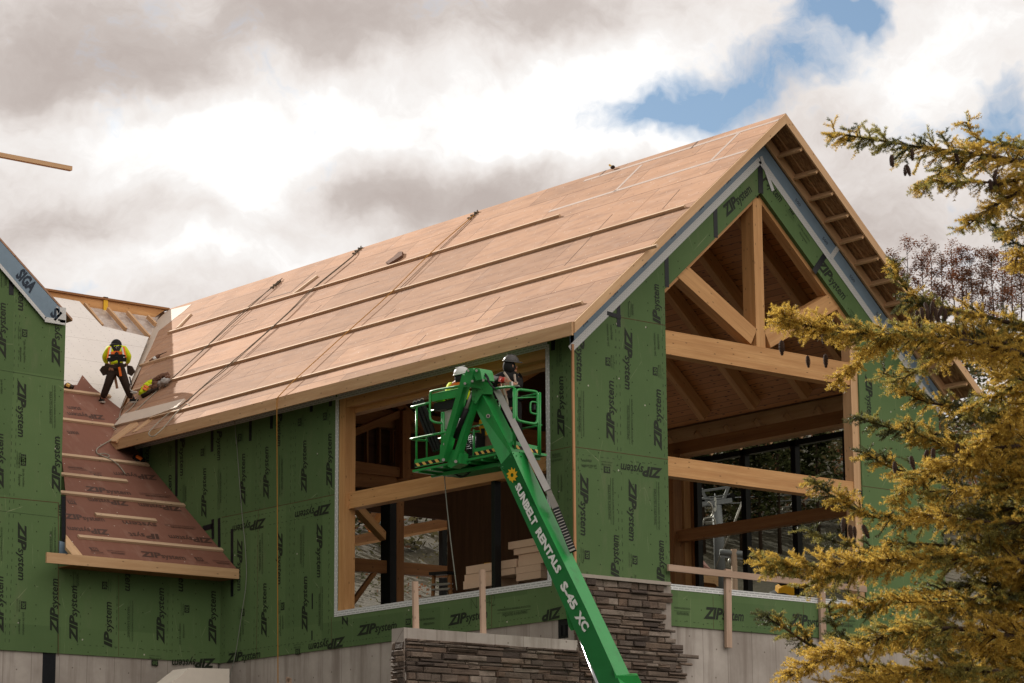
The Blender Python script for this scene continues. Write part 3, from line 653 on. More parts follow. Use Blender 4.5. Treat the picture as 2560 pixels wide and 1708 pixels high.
# --- roof: left slope seen from outside, right slope seen from below
def rp(x, y, h=0): return V((x, y, gz(x)))+(MN if x <= XM else V((SL, 0, 1)).normalized())*h
mb = MB()
vb = (-OV, 14.42)       # the lower end of the slope by the valley
y_at = lambda x: YR-(ZR-gz(x))/WSL
poly = [rp(-OV, -Q), rp(XM, -Q), rp(XM, YR), rp(.62, y_at(.62)), rp(-OV, y_at(-OV))]
mb.prism(poly, MN*-.035, 0, u=(0, -1, 0), off=(0, 0))
rt_ = lambda z, pts, w_=.085, m=1: strip(mb, [PM(z(*p)) for p in pts], w_, MN, m, .003)
rt_(zD, [(330, 831), (1225, 550)]); rt_(zD, [(170, 971), (1078, 691)]); rt_(zD, [(595, 757), (470, 881)]); rt_(zD, [(1040, 612), (910, 741)]); rt_(zD, [(852, 650), (822, 682)], .05, 2); rt_(zD, [(430, 783), (402, 808)], .05, 2)
for p in (((zB, [(320, 845), (545, 655)])), (zB, [(320, 845), (60, 920)])): rt_(p[0], p[1], .035, 2)
for z, pts in ((zB, [(500, 945), (1130, 745)]), (zB, [(2020, 1120), (2240, 890)]), (zD, [(240, 1220), (460, 985)]), (zD, [(690, 960), (770, 870)]), (zB, [(390, 1155), (600, 965)]), (zB, [(1180, 1080), (1280, 1000)]), (zE, [(1060, 430), (1260, 370)]), (zE, [(0, 0), (0, 0)]), (zD, [(420, 1065), (700, 985)]), (zB, [(1440, 1370), (1560, 1240)])):
    if pts[0] != pts[1]: rt_(z, pts, .014, 2)
gap = rt_
ls = mb.build('roof_slope', [M_['brown'], M_['roof_tape'], M_['seam']], hall)
# pale underlay strips along the valley and at the eave corner
mb = MB(); H_ = MN*.006
mb.prism([PM(zE(*p)) for p in ((562, 303), (750, 256), (690, 310), (575, 398), (490, 465), (430, 600), (360, 740), (203, 1058), (197, 1050), (345, 690), (418, 505), (480, 380))], H_, 0)
mb.build('valley_strip', M_['pale_board'], ls)
mb = MB(); mb.prism([PM(zE(*p), .004) for p in ((222, 1128), (705, 1006), (640, 1075), (430, 1150), (150, 1216))], MN*.05, 0); mb.build('edge_board', M_['pale_board'], ls)
# battens
def batten(z1, p1, z2, p2, w_=.05, t=.055, m='batten'):
    a, b = PM(z1(*p1), .002), PM(z2(*p2), .002); mb = MB(); c = MN*t/2
    mb.bar(a+c, b+c, w_, t, MN); return mb
for z1, a, z2, b in ((zE, (570, 484), zD, (222, 994)), (zE, (350, 742), zD, (797, 953)), (zE, (288, 943), zD, (670, 1134)), (zE, (430, 1157), zG, (202, 155))):
    batten(z1, a, z2, b).build('batten', M_['batten'], ls)
# deck (underside) of both slopes, right roof skin, fascias
mb = MB(); dk = .22
for s in (0, 1):
    q = [(.22, .22), (XM, .22), (XM, YR-2), (.22, YR-2)]
    pts = [V((x if not s else WID-x, y, gz(x)-dk/MN.z)) for x, y in q]
    mb.prism(pts, (0, 0, .03), 0, u=(0, 1, 0), off=(0, 0))
mb.build('ceiling_deck', M_['deck'], hall)
RN = V((SL, 0, 1)).normalized(); XR = WID+OV
mb = MB(); mb.prism([rp(XR, -Q), rp(XM, -Q), rp(XM, YR), rp(XR, YR)], RN*-.035, 0, u=(0, 1, 0), off=(0, 0)); rs = mb.build('far_roof_slope', [M_['brown']], hall)
mb = MB()
mb.prism([V((XR-.03, -Q+.03, gz(XR-.03)-.06)), V((XM, -Q+.03, ZR-.06)), V((XM, 0, ZR-.06)), V((XR-.03, 0, gz(XR-.03)-.06))], (0, 0, .012), 0, u=(1, 0, -SL)); mb.build('soffit_panel', M_['osb'], rs)
def rbar(x0, x1, y, off, w_, h, mt, nm, par):
    n = MN if x1 <= XM else RN; mb = MB(); mb.bar(V((x0, y, gz(x0)))-n*off, V((x1, y, gz(x1)))-n*off, w_, h, n); return mb.build(nm, mt, par)
FH = .15
for (x0, x1, par) in ((-OV, XM, ls), (XM, XR, rs)):   # rake boards, mitred at the ridge
    n = MN if x1 <= XM else RN
    mb = MB(); v = V((0, 0, -FH/MN.z)); mb.prism([V((x0, -Q, gz(x0)))-n*.003, V((x1, -Q, gz(x1)))-n*.003, V((x1, -Q, gz(x1)))+v, V((x0, -Q, gz(x0)))+v], (0, -.04, 0)); mb.build('rake_board', M_['fir'], par)
rbar(XM+.02, XR-.05, -.05, .17, .045, .17, M_['fir'], 'ledger', rs)
k = 0
for i in range(12):
    x = XM+.55+i*.405
    if x < XR-.2:
        mb = MB(); c = V((x, 0, gz(x)))-RN*.15; mb.bar(V((c.x, -.07, c.z)), V((c.x, -Q+.003, c.z)), .04, .14, RN); mb.build('lookout', M_['fir'], rs)
rbar(XM+.02, XR-.05, -.25, .051, .02, .03, M_['fir'], 'nailer', rs)
# eave board with its cut end and the short rafter tails
mb = MB(); ye = PX((272, 1109), -OV).y; zt = gz(-OV)-.004
mb.prism([(-OV, -Q, zt), (-OV, ye, zt-.02), (-OV, ye-.28, zt-.24), (-OV, -Q, zt-.235)], (-.04, 0, 0), u=(0, -1, 0)); mb.build('eave_board', M_['fir'], ls)
mb = MB(); mb.prism([(-OV, .0, zt-.05), (-OV, ye-.3, zt-.05), (-.0, ye-.3, zt-.05), (-.0, .0, zt-.05)], (0, 0, .012)); mb.build('soffit', M_['dark_panel'], ls)  # soffit board coloured dark to stand for the shade under the eave
mb = MB(); strip(mb, [(0, ye-.1, 1.90), (0, YW0+.11, 1.90)], .10, LN, 0, .007); mb.build('head_tape', M_['tape'], lw)
for a, b, c, d in (((100, 1345), (325, 1170), (345, 1215), (165, 1345)), ((290, 1278), (440, 1155), (470, 1165), (330, 1265))):
    mb = MB(); pts = [PM(zE(*p), -.05) for p in (a, b, c, d)]; mb.prism(pts, MN*.06); mb.build('rafter_tail', M_['fir'], ls)
# right-hand eave rafters seen through the windows
for i in range(18):
    y = .6+i*.9; mb = MB(); x0 = WID+.02; mb.bar((x0, y, gz(x0)-.22), (XR, y, gz(XR)-.2), .05, .12, RN); mb.build('eave_rafter', M_['fir'], rs)
mb = MB(); mb.prism([(WID, .2, gz(WID)-.09), (XR, .2, gz(XR)-.09), (XR, 17, gz(XR)-.09), (WID, 17, gz(WID)-.09)], (0, 0, .012)); mb.build('eave_soffit', M_['fir'], rs)
# ------------------------------------------------------------------ timber frame of the hall
truss = None
def beam4(name, z, pts, pf, dv, mt, par, u=None):
    mb = MB(); q = [pf(z(*p)) for p in pts]; mb.prism(q, dv, 0, u=u); return mb.build(name, mt, par)
YT = .05
PT = lambda p: PY(p, YT)
T = (0, .24, 0)
def hbeam(name, za, zb, y, d, mt, x0=AO-.15, x1=BO+.15):
    mb = MB(); mb.prism([(x0, y, za), (x1, y, za), (x1, y, zb), (x0, y, zb)], (0, d, 0), u=(1, 0, 0)); return mb.build(name, mt, hall)
hbeam('tie_beam', 1.93, 2.37, .05, .26, M_['glulam'])
hbeam('girt_beam', -.28, .07, .05, .24, M_['glulam'])
kp = .235
mb = MB(); mb.prism([(XM-.02-kp/2, .08, 2.37), (XM-.02+kp/2, .08, 2.37), (XM-.02+kp/2, .08, 5.23), (XM-.02-kp/2, .08, 5.23)], (0, .32, 0), u=(0, 0, 1)); mb.build('king_post', M_['glulam'], hall)
for s in (-1, 1):   # struts from the foot of the king post to the rafters
    a = V((XM-.02+s*(kp/2+.06), .2, 2.55)); b = V((XM+s*2.22, .2, 3.66)); 
    mb = MB(); mb.bar(a, b, .24, .34, (0, 0, 1)); mb.build('strut', M_['glulam'], hall)
    a = V((XM+s*.03, .2, BAND+.02)); b = V((XM+s*(XM-.3), .2, zin(XM+XM-.3)+.02)); d = (b-a).normalized(); n = V((-d.z*s, 0, d.x*s)); n = n if n.z > 0 else -n
    mb = MB(); mb.bar(a-n*.03, b-n*.03, .22, .16, n); mb.build('principal_rafter', M_['glulam'], hall)
# right jamb post
mb = MB(); mb.prism([(BO-.19, .03, zs), (BO+.0, .03, zs), (BO+.0, .03, zin(BO)+.05), (BO-.19, .03, zin(BO)+.05)], (0, .22, 0), u=(0, 0, 1)); mb.build('jamb_post', M_['fir'], hall)
mb = MB(); mb.box((BO-.03, .02, -.12), (.11, .03, .06)); mb.build('steel_strap', M_['black_metal'], hall)
# trusses further in, rafters, purlins, plates
for y in (9.2, 13.8):
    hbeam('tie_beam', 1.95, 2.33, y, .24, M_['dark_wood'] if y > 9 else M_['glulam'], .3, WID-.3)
    mb = MB(); mb.bar((XM, y+.12, 2.33), (XM, y+.12, 5.5), .26, .24, (0, 1, 0)); mb.build('king_post', M_['glulam'], hall)
    for s in (-1, 1):
        mb = MB(); mb.bar((XM+s*.15, y+.12, 2.5), (XM+s*2.3, y+.12, 3.75), .22, .3); mb.build('strut', M_['glulam'], hall)
def rft(s, y, w_=.17, h=.26):
    x0, x1 = (XM+s*.05, XM+s*(XM-.25)); n = V((SL*s, 0, 1)).normalized()
    mb = MB(); o = .37; mb.bar(V((x0, y, gz(x0)))-n*o, V((x1, y, gz(x1)))-n*o, w_, h, n); mb.build('rafter', M_['glulam'], hall)
for i in range(12):
    y = 1.55+i*1.5; rft(1, y)
    if i < 8: rft(-1, y)
mb = MB(); mb.bar((XM, .3, ZR-.52), (XM, YR-3, ZR-.52), .2, .34); mb.build('ridge_beam', M_['glulam'], hall)
xr = WID-.32
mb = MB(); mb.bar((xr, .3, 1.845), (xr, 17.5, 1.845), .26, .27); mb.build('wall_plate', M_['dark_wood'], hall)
mb = MB(); mb.bar((xr+.02, .3, 1.69), (xr+.02, 17.5, 1.69), .3, .045); mb.build('plate_board', M_['fir'], hall)
mb = MB(); mb.bar((.34, .3, 1.74), (.34, 17.5, 1.74), .22, .34); mb.build('wall_plate', M_['glulam'], hall)
# right wall: metal curtain wall with glass, timber girt in front of it
XW = WID-.08
za, zb_ = -2.9, 1.62
mb = MB(); f_ = M_['black_metal']
cw = thing('curtain_wall', 'black metal framed glass wall along the far side of the timber hall', 'window', (WID, 7, zb_-4)); 
ys = [3.42+i*1.72 for i in range(9)]
def BX(nm, a, b, w_, h, mt, par, up=(0, 0, 1)):
    mb = MB(); mb.bar(a, b, w_, h, up); return mb.build(nm, mt, par)
E_J = [PX(zJ(352, 400), XW).y, PX(zJ(870, 400), XW).y, PX(zJ(1400, 400), XW).y]
dy = (E_J[0]-E_J[2])/2
ys = [E_J[0]+dy*i for i in range(-3, 7)]
ys = [y for y in ys if y > .3]
for y in ys: BX('mullion', (XW, y, za), (XW, y, zb_), .14, .14, M_['black_metal'], cw, (1, 0, 0))
BX('head_rail', (XW, .3, zb_-.05), (XW, ys[-1], zb_-.05), .14, .12, M_['black_metal'], cw)
BX('transom', (XW, E_J[0]+.1, -1.15), (XW, ys[-1], -1.15), .12, .10, M_['black_metal'], cw)
for a, b in zip(ys[:-1], ys[1:]):
    mb = MB(); mb.prism([(XW+.05, a+.07, za), (XW+.05, b-.07, za), (XW+.05, b-.07, zb_-.1), (XW+.05, a+.07, zb_-.1)], (.012, 0, 0)); mb.build('pane', M_['glass'], cw)
xg = WID-.45; a = PX(zJ(185, 840), xg); b = PX(zJ(1695, 590), xg); c = PX(zJ(185, 960), xg)
zg = (a.z+b.z)/2; hg = a.z-c.z
mb = MB(); mb.bar((xg, .3, zg-hg/2), (xg, a.y+1.2, zg-hg/2), .2, hg); mb.build('girt_beam', M_['dark_wood'], hall)
yc = PX(zJ(140, 500), xg).y
BX('column', (xg-.1, yc, ZB), (xg-.1, yc, 1.72), .22, .24, M_['dark_wood'], hall, (1, 0, 0))
yc = PX(zJ(222, 500), xg+.2).y
BX('column', (xg+.2, yc, ZB), (xg+.2, yc, 1.72), .16, .2, M_['glulam'], hall, (1, 0, 0))
yc = PX(zJ(290, 500), XW).y
for k in range(4): BX('shutter_track', (XW-.06, yc-.12+k*.075, ZB), (XW-.06, yc-.12+k*.075, 1.6), .05, .06, M_['dark_wood'], hall, (1, 0, 0))
# floor
mb = MB(); mb.prism([(.26, .26, ZB+.02), (WID-.1, .26, ZB+.02), (WID-.1, YR-2, ZB+.02), (.26, YR-2, ZB+.02)], (0, 0, .2)); mb.build('floor_slab', M_['concrete'], hall)
# ---- around the long-wall opening
W1 = lambda p: PX(p, .02); 
mb = MB(); mb.prism([(.012, YW0, WZ0), (.012, YW0-.20, WZ0), (.012, YW0-.20, WZ1), (.012, YW0, WZ1)], (.24, 0, 0), u=(0, 0, 1)); mb.build('jamb_post', M_['glulam'], hall)
mb = MB(); mb.prism([(.03, YW0, WZ1), (.03, YW1, WZ1), (.03, YW1, WZ1-.20), (.03, YW0, WZ1-.20)], (.22, 0, 0), u=(0, 1, 0)); mb.build('header', M_['glulam'], hall)
a = PX(zI(30, 705), .10); b = PX(zI(1000, 572), .10); c = PX(zI(22, 815), .10)
mb = MB(); zt = (a.z+b.z)/2; mb.prism([(.10, YW0-.05, zt), (.10, YW1, zt), (.10, YW1, zt-.31), (.10, YW0-.05, zt-.31)], (.24, 0, 0), u=(0, 1, 0)); mb.build('transom_beam', M_['glulam'], hall)
mb = MB(); mb.box((.09, YW0-.06, zt-.1), (.05, .16, .09)); mb.build('steel_bracket', M_['black_metal'], hall)
yp = PX(zI(1028, 900), .2).y; BX('steel_post', (.2, yp, WZ0-.3), (.2, yp, zt-.31), .10, .14, M_['black_metal'], hall, (1, 0, 0))
yp = PX(zK(1135, 330), .3).y; BX('steel_post', (.30, yp, zt), (.30, yp, WZ1), .09, .1, M_['black_metal'], hall, (1, 0, 0))
# dark interior partition (left end seen through the opening), and the braced cross wall at the back
xp = 2.4; a = PX(zI(698, 900), xp); mb = MB()
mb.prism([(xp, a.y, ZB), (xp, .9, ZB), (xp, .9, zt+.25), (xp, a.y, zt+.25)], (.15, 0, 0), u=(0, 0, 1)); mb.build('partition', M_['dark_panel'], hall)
yb = 9.0
PB = lambda p: PY(p, yb)
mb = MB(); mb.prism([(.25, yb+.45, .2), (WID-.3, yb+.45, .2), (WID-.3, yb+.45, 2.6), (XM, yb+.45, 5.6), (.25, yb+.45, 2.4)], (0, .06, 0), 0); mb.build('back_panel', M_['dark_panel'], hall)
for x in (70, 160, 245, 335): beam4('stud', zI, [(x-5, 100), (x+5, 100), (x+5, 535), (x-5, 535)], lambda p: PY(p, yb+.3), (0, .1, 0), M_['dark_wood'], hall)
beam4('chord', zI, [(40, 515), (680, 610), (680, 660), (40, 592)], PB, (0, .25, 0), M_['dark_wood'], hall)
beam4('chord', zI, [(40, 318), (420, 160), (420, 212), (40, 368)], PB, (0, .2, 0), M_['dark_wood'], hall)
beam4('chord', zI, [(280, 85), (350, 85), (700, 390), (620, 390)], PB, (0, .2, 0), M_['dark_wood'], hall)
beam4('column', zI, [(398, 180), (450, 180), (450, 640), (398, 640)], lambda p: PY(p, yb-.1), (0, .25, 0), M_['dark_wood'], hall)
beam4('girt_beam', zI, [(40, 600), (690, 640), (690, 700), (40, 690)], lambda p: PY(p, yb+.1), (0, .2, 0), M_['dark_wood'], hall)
# lower part: a dark column, a low rail and braces
yl = 7.6; PL = lambda p: PY(p, yl)
beam4('column', zI, [(310, 740), (355, 740), (355, 1500), (310, 1500)], PL, (0, .3, 0), M_['black_metal'], hall)
beam4('column', zI, [(356, 740), (405, 740), (405, 1500), (356, 1500)], PL, (0, .28, 0), M_['dark_wood'], hall)
beam4('rail_beam', zI, [(40, 1172), (705, 1232), (705, 1308), (40, 1262)], lambda p: PY(p, yl+.1), (0, .15, 0), M_['dark_wood'], hall)
beam4('brace', zI, [(40, 1490), (200, 1275), (228, 1275), (75, 1490)], lambda p: PY(p, yl-.1), (0, .1, 0), M_['dark_wood'], hall)
beam4('brace', zI, [(65, 820), (120, 815), (285, 1000), (282, 1055)], lambda p: PY(p, yl), (0, .2, 0), M_['glulam'], hall)
xx = WID-.6; PXX = lambda p: PX(p, xx)
beam4('girt_beam', zI, [(40, 1030), (692, 905), (692, 968), (40, 1090)], PXX, (.25, 0, 0), M_['glulam'], hall)
beam4('brace', zI, [(140, 965), (215, 800), (255, 800), (165, 1000)], lambda p: PX(p, xx+.1), (.2, 0, 0), M_['glulam'], hall)
beam4('post', zI, [(255, 785), (300, 785), (300, 1045), (255, 1045)], lambda p: PX(p, xx+.05), (.2, 0, 0), M_['glulam'], hall)
beam4('beam', zI, [(405, 735), (560, 755), (692, 815), (692, 870)], lambda p: PX(p, xx-1), (.2, 0, 0), M_['glulam'], hall)

# ------------------------------------------------------------------ the wing on the left
wing = thing('roof_wing', 'lower wing with red brown battened roof slope and white underlay, joining the hall', 'building', (-1, 15, GRD+2))
XB = -3.755      # right side of the gabled bay
def wp(x, y, h=0): return V((x, y, ZR-WSL*(YR-y)))+WN*h
WGN = V((0, -1, 0)); PW = lambda p: PY(p, YG)
mb = MB(); zw = wp(0, YG).z-.30; a = PW((145, 1500)).x
mb.prism([(a, YG, ZB), (-.002, YG, ZB), (-.002, YG, zw), (a, YG, zw)], (0, .2, 0), 0, u=(1, 0, 0), off=(0, 0))
def W_(z, a, b, t, m=1): put2d(mb, logo2d(t), PW(z(*a)), PW(z(*b)), WGN, .175, m)
for a_, b_, t in (((498, 1310), (496, 940), 'ZIPsystem'), ((720, 1340), (718, 1045), 'IPsystem'), ((1058, 1320), (1056, 955), 'ZIPsystem'), ((1392, 1325), (1390, 975), 'ZIPsystem'), ((808, 860), (808, 975), 'tem'), ((1152, 860), (1152, 978), 'tem'), ((1390, 1412), (1108, 1418), 'ZIPsystem')):
    W_(zL, a_, b_, t)
for a_, b_, k in (((850, 1035), (848, 1300), 'I'), ((1165, 1320), (1165, 1180), 'J'), ((480, 960), (478, 850), 'I')): small(mb, PW(zL(*a_)), PW(zL(*b_)), WGN, k, 2)
for a_, up in (((690, 965), (0, 0, 1)), ((1190, 1065), (0, 0, -1)), ((1020, 1420), (-1, 0, 0))): stamp(mb, PW(zL(*a_)), up, WGN, 1)
for x in (525, 758, 1085, 1118): p = PW(zL(x, 900)); dashes(mb, (p.x, YG, -2.8), (p.x, YG, -1.4), WGN, 2)
for z in (-2.76,): dashes(mb, (-3.3, YG, z), (-.1, YG, z), WGN, 2)
strip(mb, [PW(zL(765, 870)), PW(zL(765, 1395))], .006, WGN, 4)
mb.build('wing_wall', [M_['green'], M_['ink'], M_['ink_faint'], M_['green'], M_['seam']], wing)
mb = MB(); mb.prism([(-9, YG+.03, ZB), (-.03, YG+.03, ZB), (-.03, YG+.03, GRD-1), (-9, YG+.03, GRD-1)], (0, .2, 0), u=(1, 0, 0), off=(0, 0)); fo = mb.build('foundation', M_['concrete'], wing)
p1, p2 = PY(zL(276, 1392), YG+.03), PY(zL(358, 1405), YG+.03)
mb = MB(); mb.prism([(p1.x, YG+.03, ZB-.0), (p2.x, YG+.03, ZB-.0), (p2.x, YG+.03, GRD), (p1.x, YG+.03, GRD)], (0, -.012, 0)); mb.build('waterproof_strip', M_['black_tape'], fo)
# slope: sheathing below, white underlay above, open rafter bay by the ridge
def wing_poly(z, pts, h=0): return [PG(z(*p), h) for p in pts]
sh = [wp(0, YF), wp(0, PG((341, 1119)).y)] 
vpt = PG(zW(820, 1245)); vpt2 = V((vpt.x, vpt.y, vpt.z))
mb = MB(); H = WN*.02
pts = [PG(zL(536, 752)), wp(-.01, YF), wp(-.01, 14.45)]+[PG(zW(*p)) for p in ((812, 1248), (628, 1106), (556, 1022), (520, 1090))]+[PG(zW(300, 1078)), PG((150, 1100)), PG((164.8, 1240)), PG(zL(425, 606))]
mb.prism([p+WN*.004 for p in pts], WN*-.03, 0, u=(1, 0, 0), off=(0, 0))
def H_(a, b, t, z=zL): put2d(mb, logo2d(t), PG(z(*a), .004), PG(z(*b), .004), WN, .2, 1)
for a_, b_, t in (((1005, 232), (725, 206), 'ZIPsystem'), ((555, 328), (850, 356), 'ZIPsystem'), ((1165, 432), (885, 408), 'ZIPsystem'), ((420, 506), (680, 527), 'ZIPsystem'), ((698, 582), (428, 560), 'ZIPsystem'), ((1362, 637), (1080, 613), 'ZIPsystem'), ((912, 750), (1205, 776), 'ZIPsystem'), ((820, 395), (560, 375), 'ZIPsystem'), ((1005, 540), (780, 520), 'system'), ((1020, 610), (820, 598), 'IPsyst')):
    H_(a_, b_, t)
H_((700, 1296), (448, 1272), 'ZIPsystem', zW); H_((540, 1240), (447, 1232), 'stem', zW); H_((525, 1405), (447, 1398), 'stem', zW)
for a_, up in (((650, 225), (-1, 0, 0)), ((590, 715), (1, 0, 0)), ((1268, 778), (1, 0, 0)), ((480, 395), (-1, 0, 0))): stamp(mb, PG(zL(*a_), .004), up, WN, 1, 1.2)
for a_, b_ in (((895, 345), (1100, 362)), ((1060, 548), (1260, 566)), ((690, 715), (805, 726)), ((1370, 780), (1480, 790)), ((560, 195), (440, 185))): small(mb, PG(zL(*a_), .004), PG(zL(*b_), .004), WN, 'I', 1)
ws_ = mb.build('roof_slope', [M_['brown_dark'], M_['ink_brown'], M_['ink_brown'], M_['brown_dark']], wing)
for a, b, z in (((425, 108), (958, 172), zL), ((425, 232), (815, 274), zL), ((425, 350), (1190, 434), zL), ((612, 490), (1010, 537), zL), ((502, 632), (1430, 717), zL), ((445, 1134), (735, 1164), zW), ((445, 1332), (765, 1368), zW), ((445, 1560), (900, 1640), zW)):
    if z is zW and a[1] > 1500: continue
    mb = MB(); p, q = PG(z(*a), .0), PG(z(*b), .0); q.z = p.z; q.y = p.y
    p.x = max(p.x, XB+.02) if a[0] < 446 else p.x
    if p.x > XB+.05 and a[0] < 446: p.x = XB+.02
    mb.bar(p+WN*.030, q+WN*.030, .10, .045, WN); mb.build('batten', M_['batten'], ws_)
mb = MB()
po = [(300, 1100), (520, 1090), (556, 1022), (628, 1106), (812, 1248), (1005, 765), (690, 690), (537, 523), (330, 488), (260, 480), (260, 900)]
mb.prism([PG(zW(*p), -.012) for p in po], WN*-.02, 0, u=(1, 0, 0), off=(0, 0)); mb.build('white_underlay', M_['membrane'], wing)
mb = MB(); mb.prism([PG(zW(*p), -.16) for p in ((500, 500), (680, 700), (1010, 780), (1060, 650), (1100, 590))], WN*-.01); mb.build('plastic_sheet', M_['poly'], wing)
for a, b in (((572, 545), (690, 690)), ((728, 575), (850, 715)), ((862, 600), (1006, 765)), ((998, 628), (1050, 680))):
    mb = MB(); p, q = PG(zW(*a), -.06), PG(zW(*b), -.06); mb.bar(p, q, .06, .10, WN); mb.build('rafter', M_['fir'], wing)
mb = MB(); a = PG(zW(250, 455), -.05); b = PG(zW(1128, 600), -.05); b = V((b.x, a.y, a.z))
zrid = ZR; x0, x1 = -5.4, 4.35
def WR(px): return PY(px, YR-.1)
r1, r2 = WR(zW(285, 437)), WR(zW(1130, 580)); r3 = WR(zW(300, 485)); r4 = WR(zW(1060, 640))
zt_r = (r1.z+r2.z)/2
mb = MB(); mb.prism([(x0, YR-.1, zt_r-.03), (x1+.3, YR-.1, zt_r-.03), (x1-.35, YR-.1, zt_r-.52), (x0, YR-.1, zt_r-.52)], (0, .2, 0), u=(1, 0, 0)); mb.build('ridge_beam', M_['glulam'], wing)
mb = MB(); mb.bar((x0, YR+.0, zt_r), (x1+.4, YR+.0, zt_r), .32, .05); mb.build('ridge_plate', M_['dark_wood'], wing)
mb = MB(); mb.bar((x0, YR-.115, zt_r-.3), (x1-.1, YR-.115, zt_r-.3), .03, .025); mb.build('ridge_groove', M_['dark_wood'], wing)
p = WR(zW(710, 545)); mb = MB(); mb.prism([(p.x-.06, YR-.14, zt_r+.05), (p.x+.06, YR-.14, zt_r+.05), (p.x+.05, YR-.14, zt_r-.62), (p.x-.06, YR-.14, zt_r-.62)], (0, .02, 0)); mb.bar((p.x, YR-.14, zt_r+.04), (p.x, YR+.2, zt_r+.04), .12, .02); mb.build('yellow_strap', M_['yellow_strap'], wing)
# far slope behind the ridge
mb = MB(); f2 = V((0, WSL, 1)).normalized(); mb.prism([(x0, YR+.1, ZR-.05), (XM, YR+.1, ZR-.05), (XM, YR+9, ZR-9*WSL), (x0, YR+9, ZR-9*WSL)], f2*-.04); mb.build('far_roof_slope', M_['brown'], wing)
# eave board
a, b = PY((114.4, 1386), YF), PY((596, 1423), YF)
mb = MB(); z0 = wp(0, YF).z+.02; mb.prism([(a.x, YF, z0), (b.x, YF, z0), (b.x, YF, z0-.2), (a.x, YF, z0-.2)], (0, -.04, 0), u=(1, 0, 0)); mb.build('eave_board', M_['fir'], wing)
mb = MB(); mb.prism([(XB+.0, YF, z0-.19), (-.01, YF, z0-.19), (-.01, YG, z0-.19), (XB, YG, z0-.19)], (0, 0, .012)); mb.build('soffit', M_['dark_wood'], wing)
mb = MB(); mb.prism([PG(zL(*p), .012) for p in ((425, 608), (540, 753), (475, 750), (425, 690))], WN*-.06); mb.build('edge_block', M_['fir'], wing)

# ------------------------------------------------------------------ the gabled bay at the left edge
bay = thing('gabled_bay', 'green sheathed gabled bay with blue membrane rake, at the left edge of the photo', 'building', (-6.5, YG+2, GRD+2))
mb = MB(); rz = lambda x: PW((0, 610)).z+(PW((0, 610)).x-x)*SB
q1, q2 = PW((0, 560+130*.37)), PW(zW(385, 560)); SB = (q1.z-q2.z)/(q2.x-q1.x)
def bz(x, off=0): return q1.z+(q1.x-x)*SB-off
XA = -9.6; YB_ = YG-.012
mb.prism([(XB, YB_, -.85), (XB, YB_, bz(XB)-.1), (XA, YB_, bz(XA)-.1), (2*XA-XB, YB_, bz(XB)-.1), (2*XA-XB, YB_, ZB), (a.x if False else PW((145, 1500)).x-.002, YB_, ZB), (PW((145, 1500)).x-.002, YB_, -.85)], (0, .2, 0), 0, u=(1, 0, 0), off=(0, 0))
PBY = lambda p: PY(p, YB_)
def Bm(z, a, b, t, m=1): put2d(mb, logo2d(t), PBY(z(*a)), PBY(z(*b)), WGN, .175, m)
for z, a_, b_, t in ((zW, (37, 915), (37, 535), 'ZIPsystem'), (zW, (402, 970), (402, 665), 'ZIPsyst'), (zW, (124, 455), (124, 585), 'tem'), (zW, (122, 1050), (122, 1440), 'ZIPsystem'), (zL, (385, 345), (385, -20), 'ZIPsystem'), (zL, (20, 315), (20, -40), 'ZIPsystem'), (zL, (118, 525), (118, 905), 'ZIPsystem'), (zL, (20, 1245), (20, 880), 'ZIPsystem'), (zL, (374, 1255), (372, 895), 'ZIPsystem'), (zL, (380, 415), (380, 490), 'em')):
    Bm(z, a_, b_, t)
for z, a_, b_, k in ((zW, (160, 790), (160, 940), 'J'), (zW, (365, 1090), (365, 1380), 'I'), (zL, (145, 185), (145, 305), 'J'), (zL, (145, 1110), (145, 1260), 'J'), (zL, (350, 560), (350, 760), 'I'), (zL, (5, 560), (5, 780), 'I'), (zW, (5, 1050), (5, 1150), 'J'), (zW, (15, 430), (15, 330), 'I')): small(mb, PBY(z(*a_)), PBY(z(*b_)), WGN, k, 2)
for z, a_, up in ((zW, (150, 710), (0, 0, -1)), (zL, (135, 115), (0, 0, -1)), (zL, (135, 1040), (0, 0, -1)), (zW, (140, 1555), (0, 0, -1))): stamp(mb, PBY(z(*a_)), up, WGN, 1)
xq = [PBY(zL(x, 600)).x for x in (55, 82, 375)]
for x in xq[:2]: dashes(mb, (x, YB_, -2.8), (x, YB_, 4.0), WGN, 2)
strip(mb, [PBY(zL(-20, 367)), PBY(zL(378, 405))], .012, WGN, 4); strip(mb, [PBY(zL(376, 405)), PBY(zL(375, 1395))], .012, WGN, 4); strip(mb, [PBY(zW(-10, 985)), PBY(zW(445, 1060))], .008, WGN, 2)
strip(mb, [PBY(zL(-20, 455)), PBY(zL(375, 500))], .006, WGN, 2)
bw = mb.build('bay_wall', [M_['green'], M_['ink'], M_['ink_faint'], M_['green'], M_['seam']], bay)
mb = MB(); mb.prism([(XB-.01, YG+.2, ZB), (XB-.01, YR, ZB), (XB-.01, YR, bz(XB)-.1), (XB-.01, YG+.2, bz(XB)-.1)], (-.2, 0, 0)); mb.build('side_wall', M_['green'], bay)
mb = MB(); N3 = V((0, -.010, 0))
mb.prism([PBY(zW(*p)) for p in ((-60, 62), (385, 560), (410, 570), (408, 650), (385, 660), (305, 645), (-60, 215))], (0, -.06, 0), 0)
PBZ = lambda p: PY(p, YB_-.06)
put_text(mb, 'SIGA', PBZ(zW(104, 350)), PBZ(zW(206, 468)), WGN, .24, 1, .05); put_text(mb, 'SI', PBZ(zW(336, 608)), PBZ(zW(376, 654)), WGN, .22, 1, .05)
mb.build('blue_membrane', [M_['blue'], M_['ink_blue']], bw)
mb = MB()
def st2(z, pts, w_): strip(mb, [PBZ(z(*p)) for p in pts], w_, WGN, 0, .004)
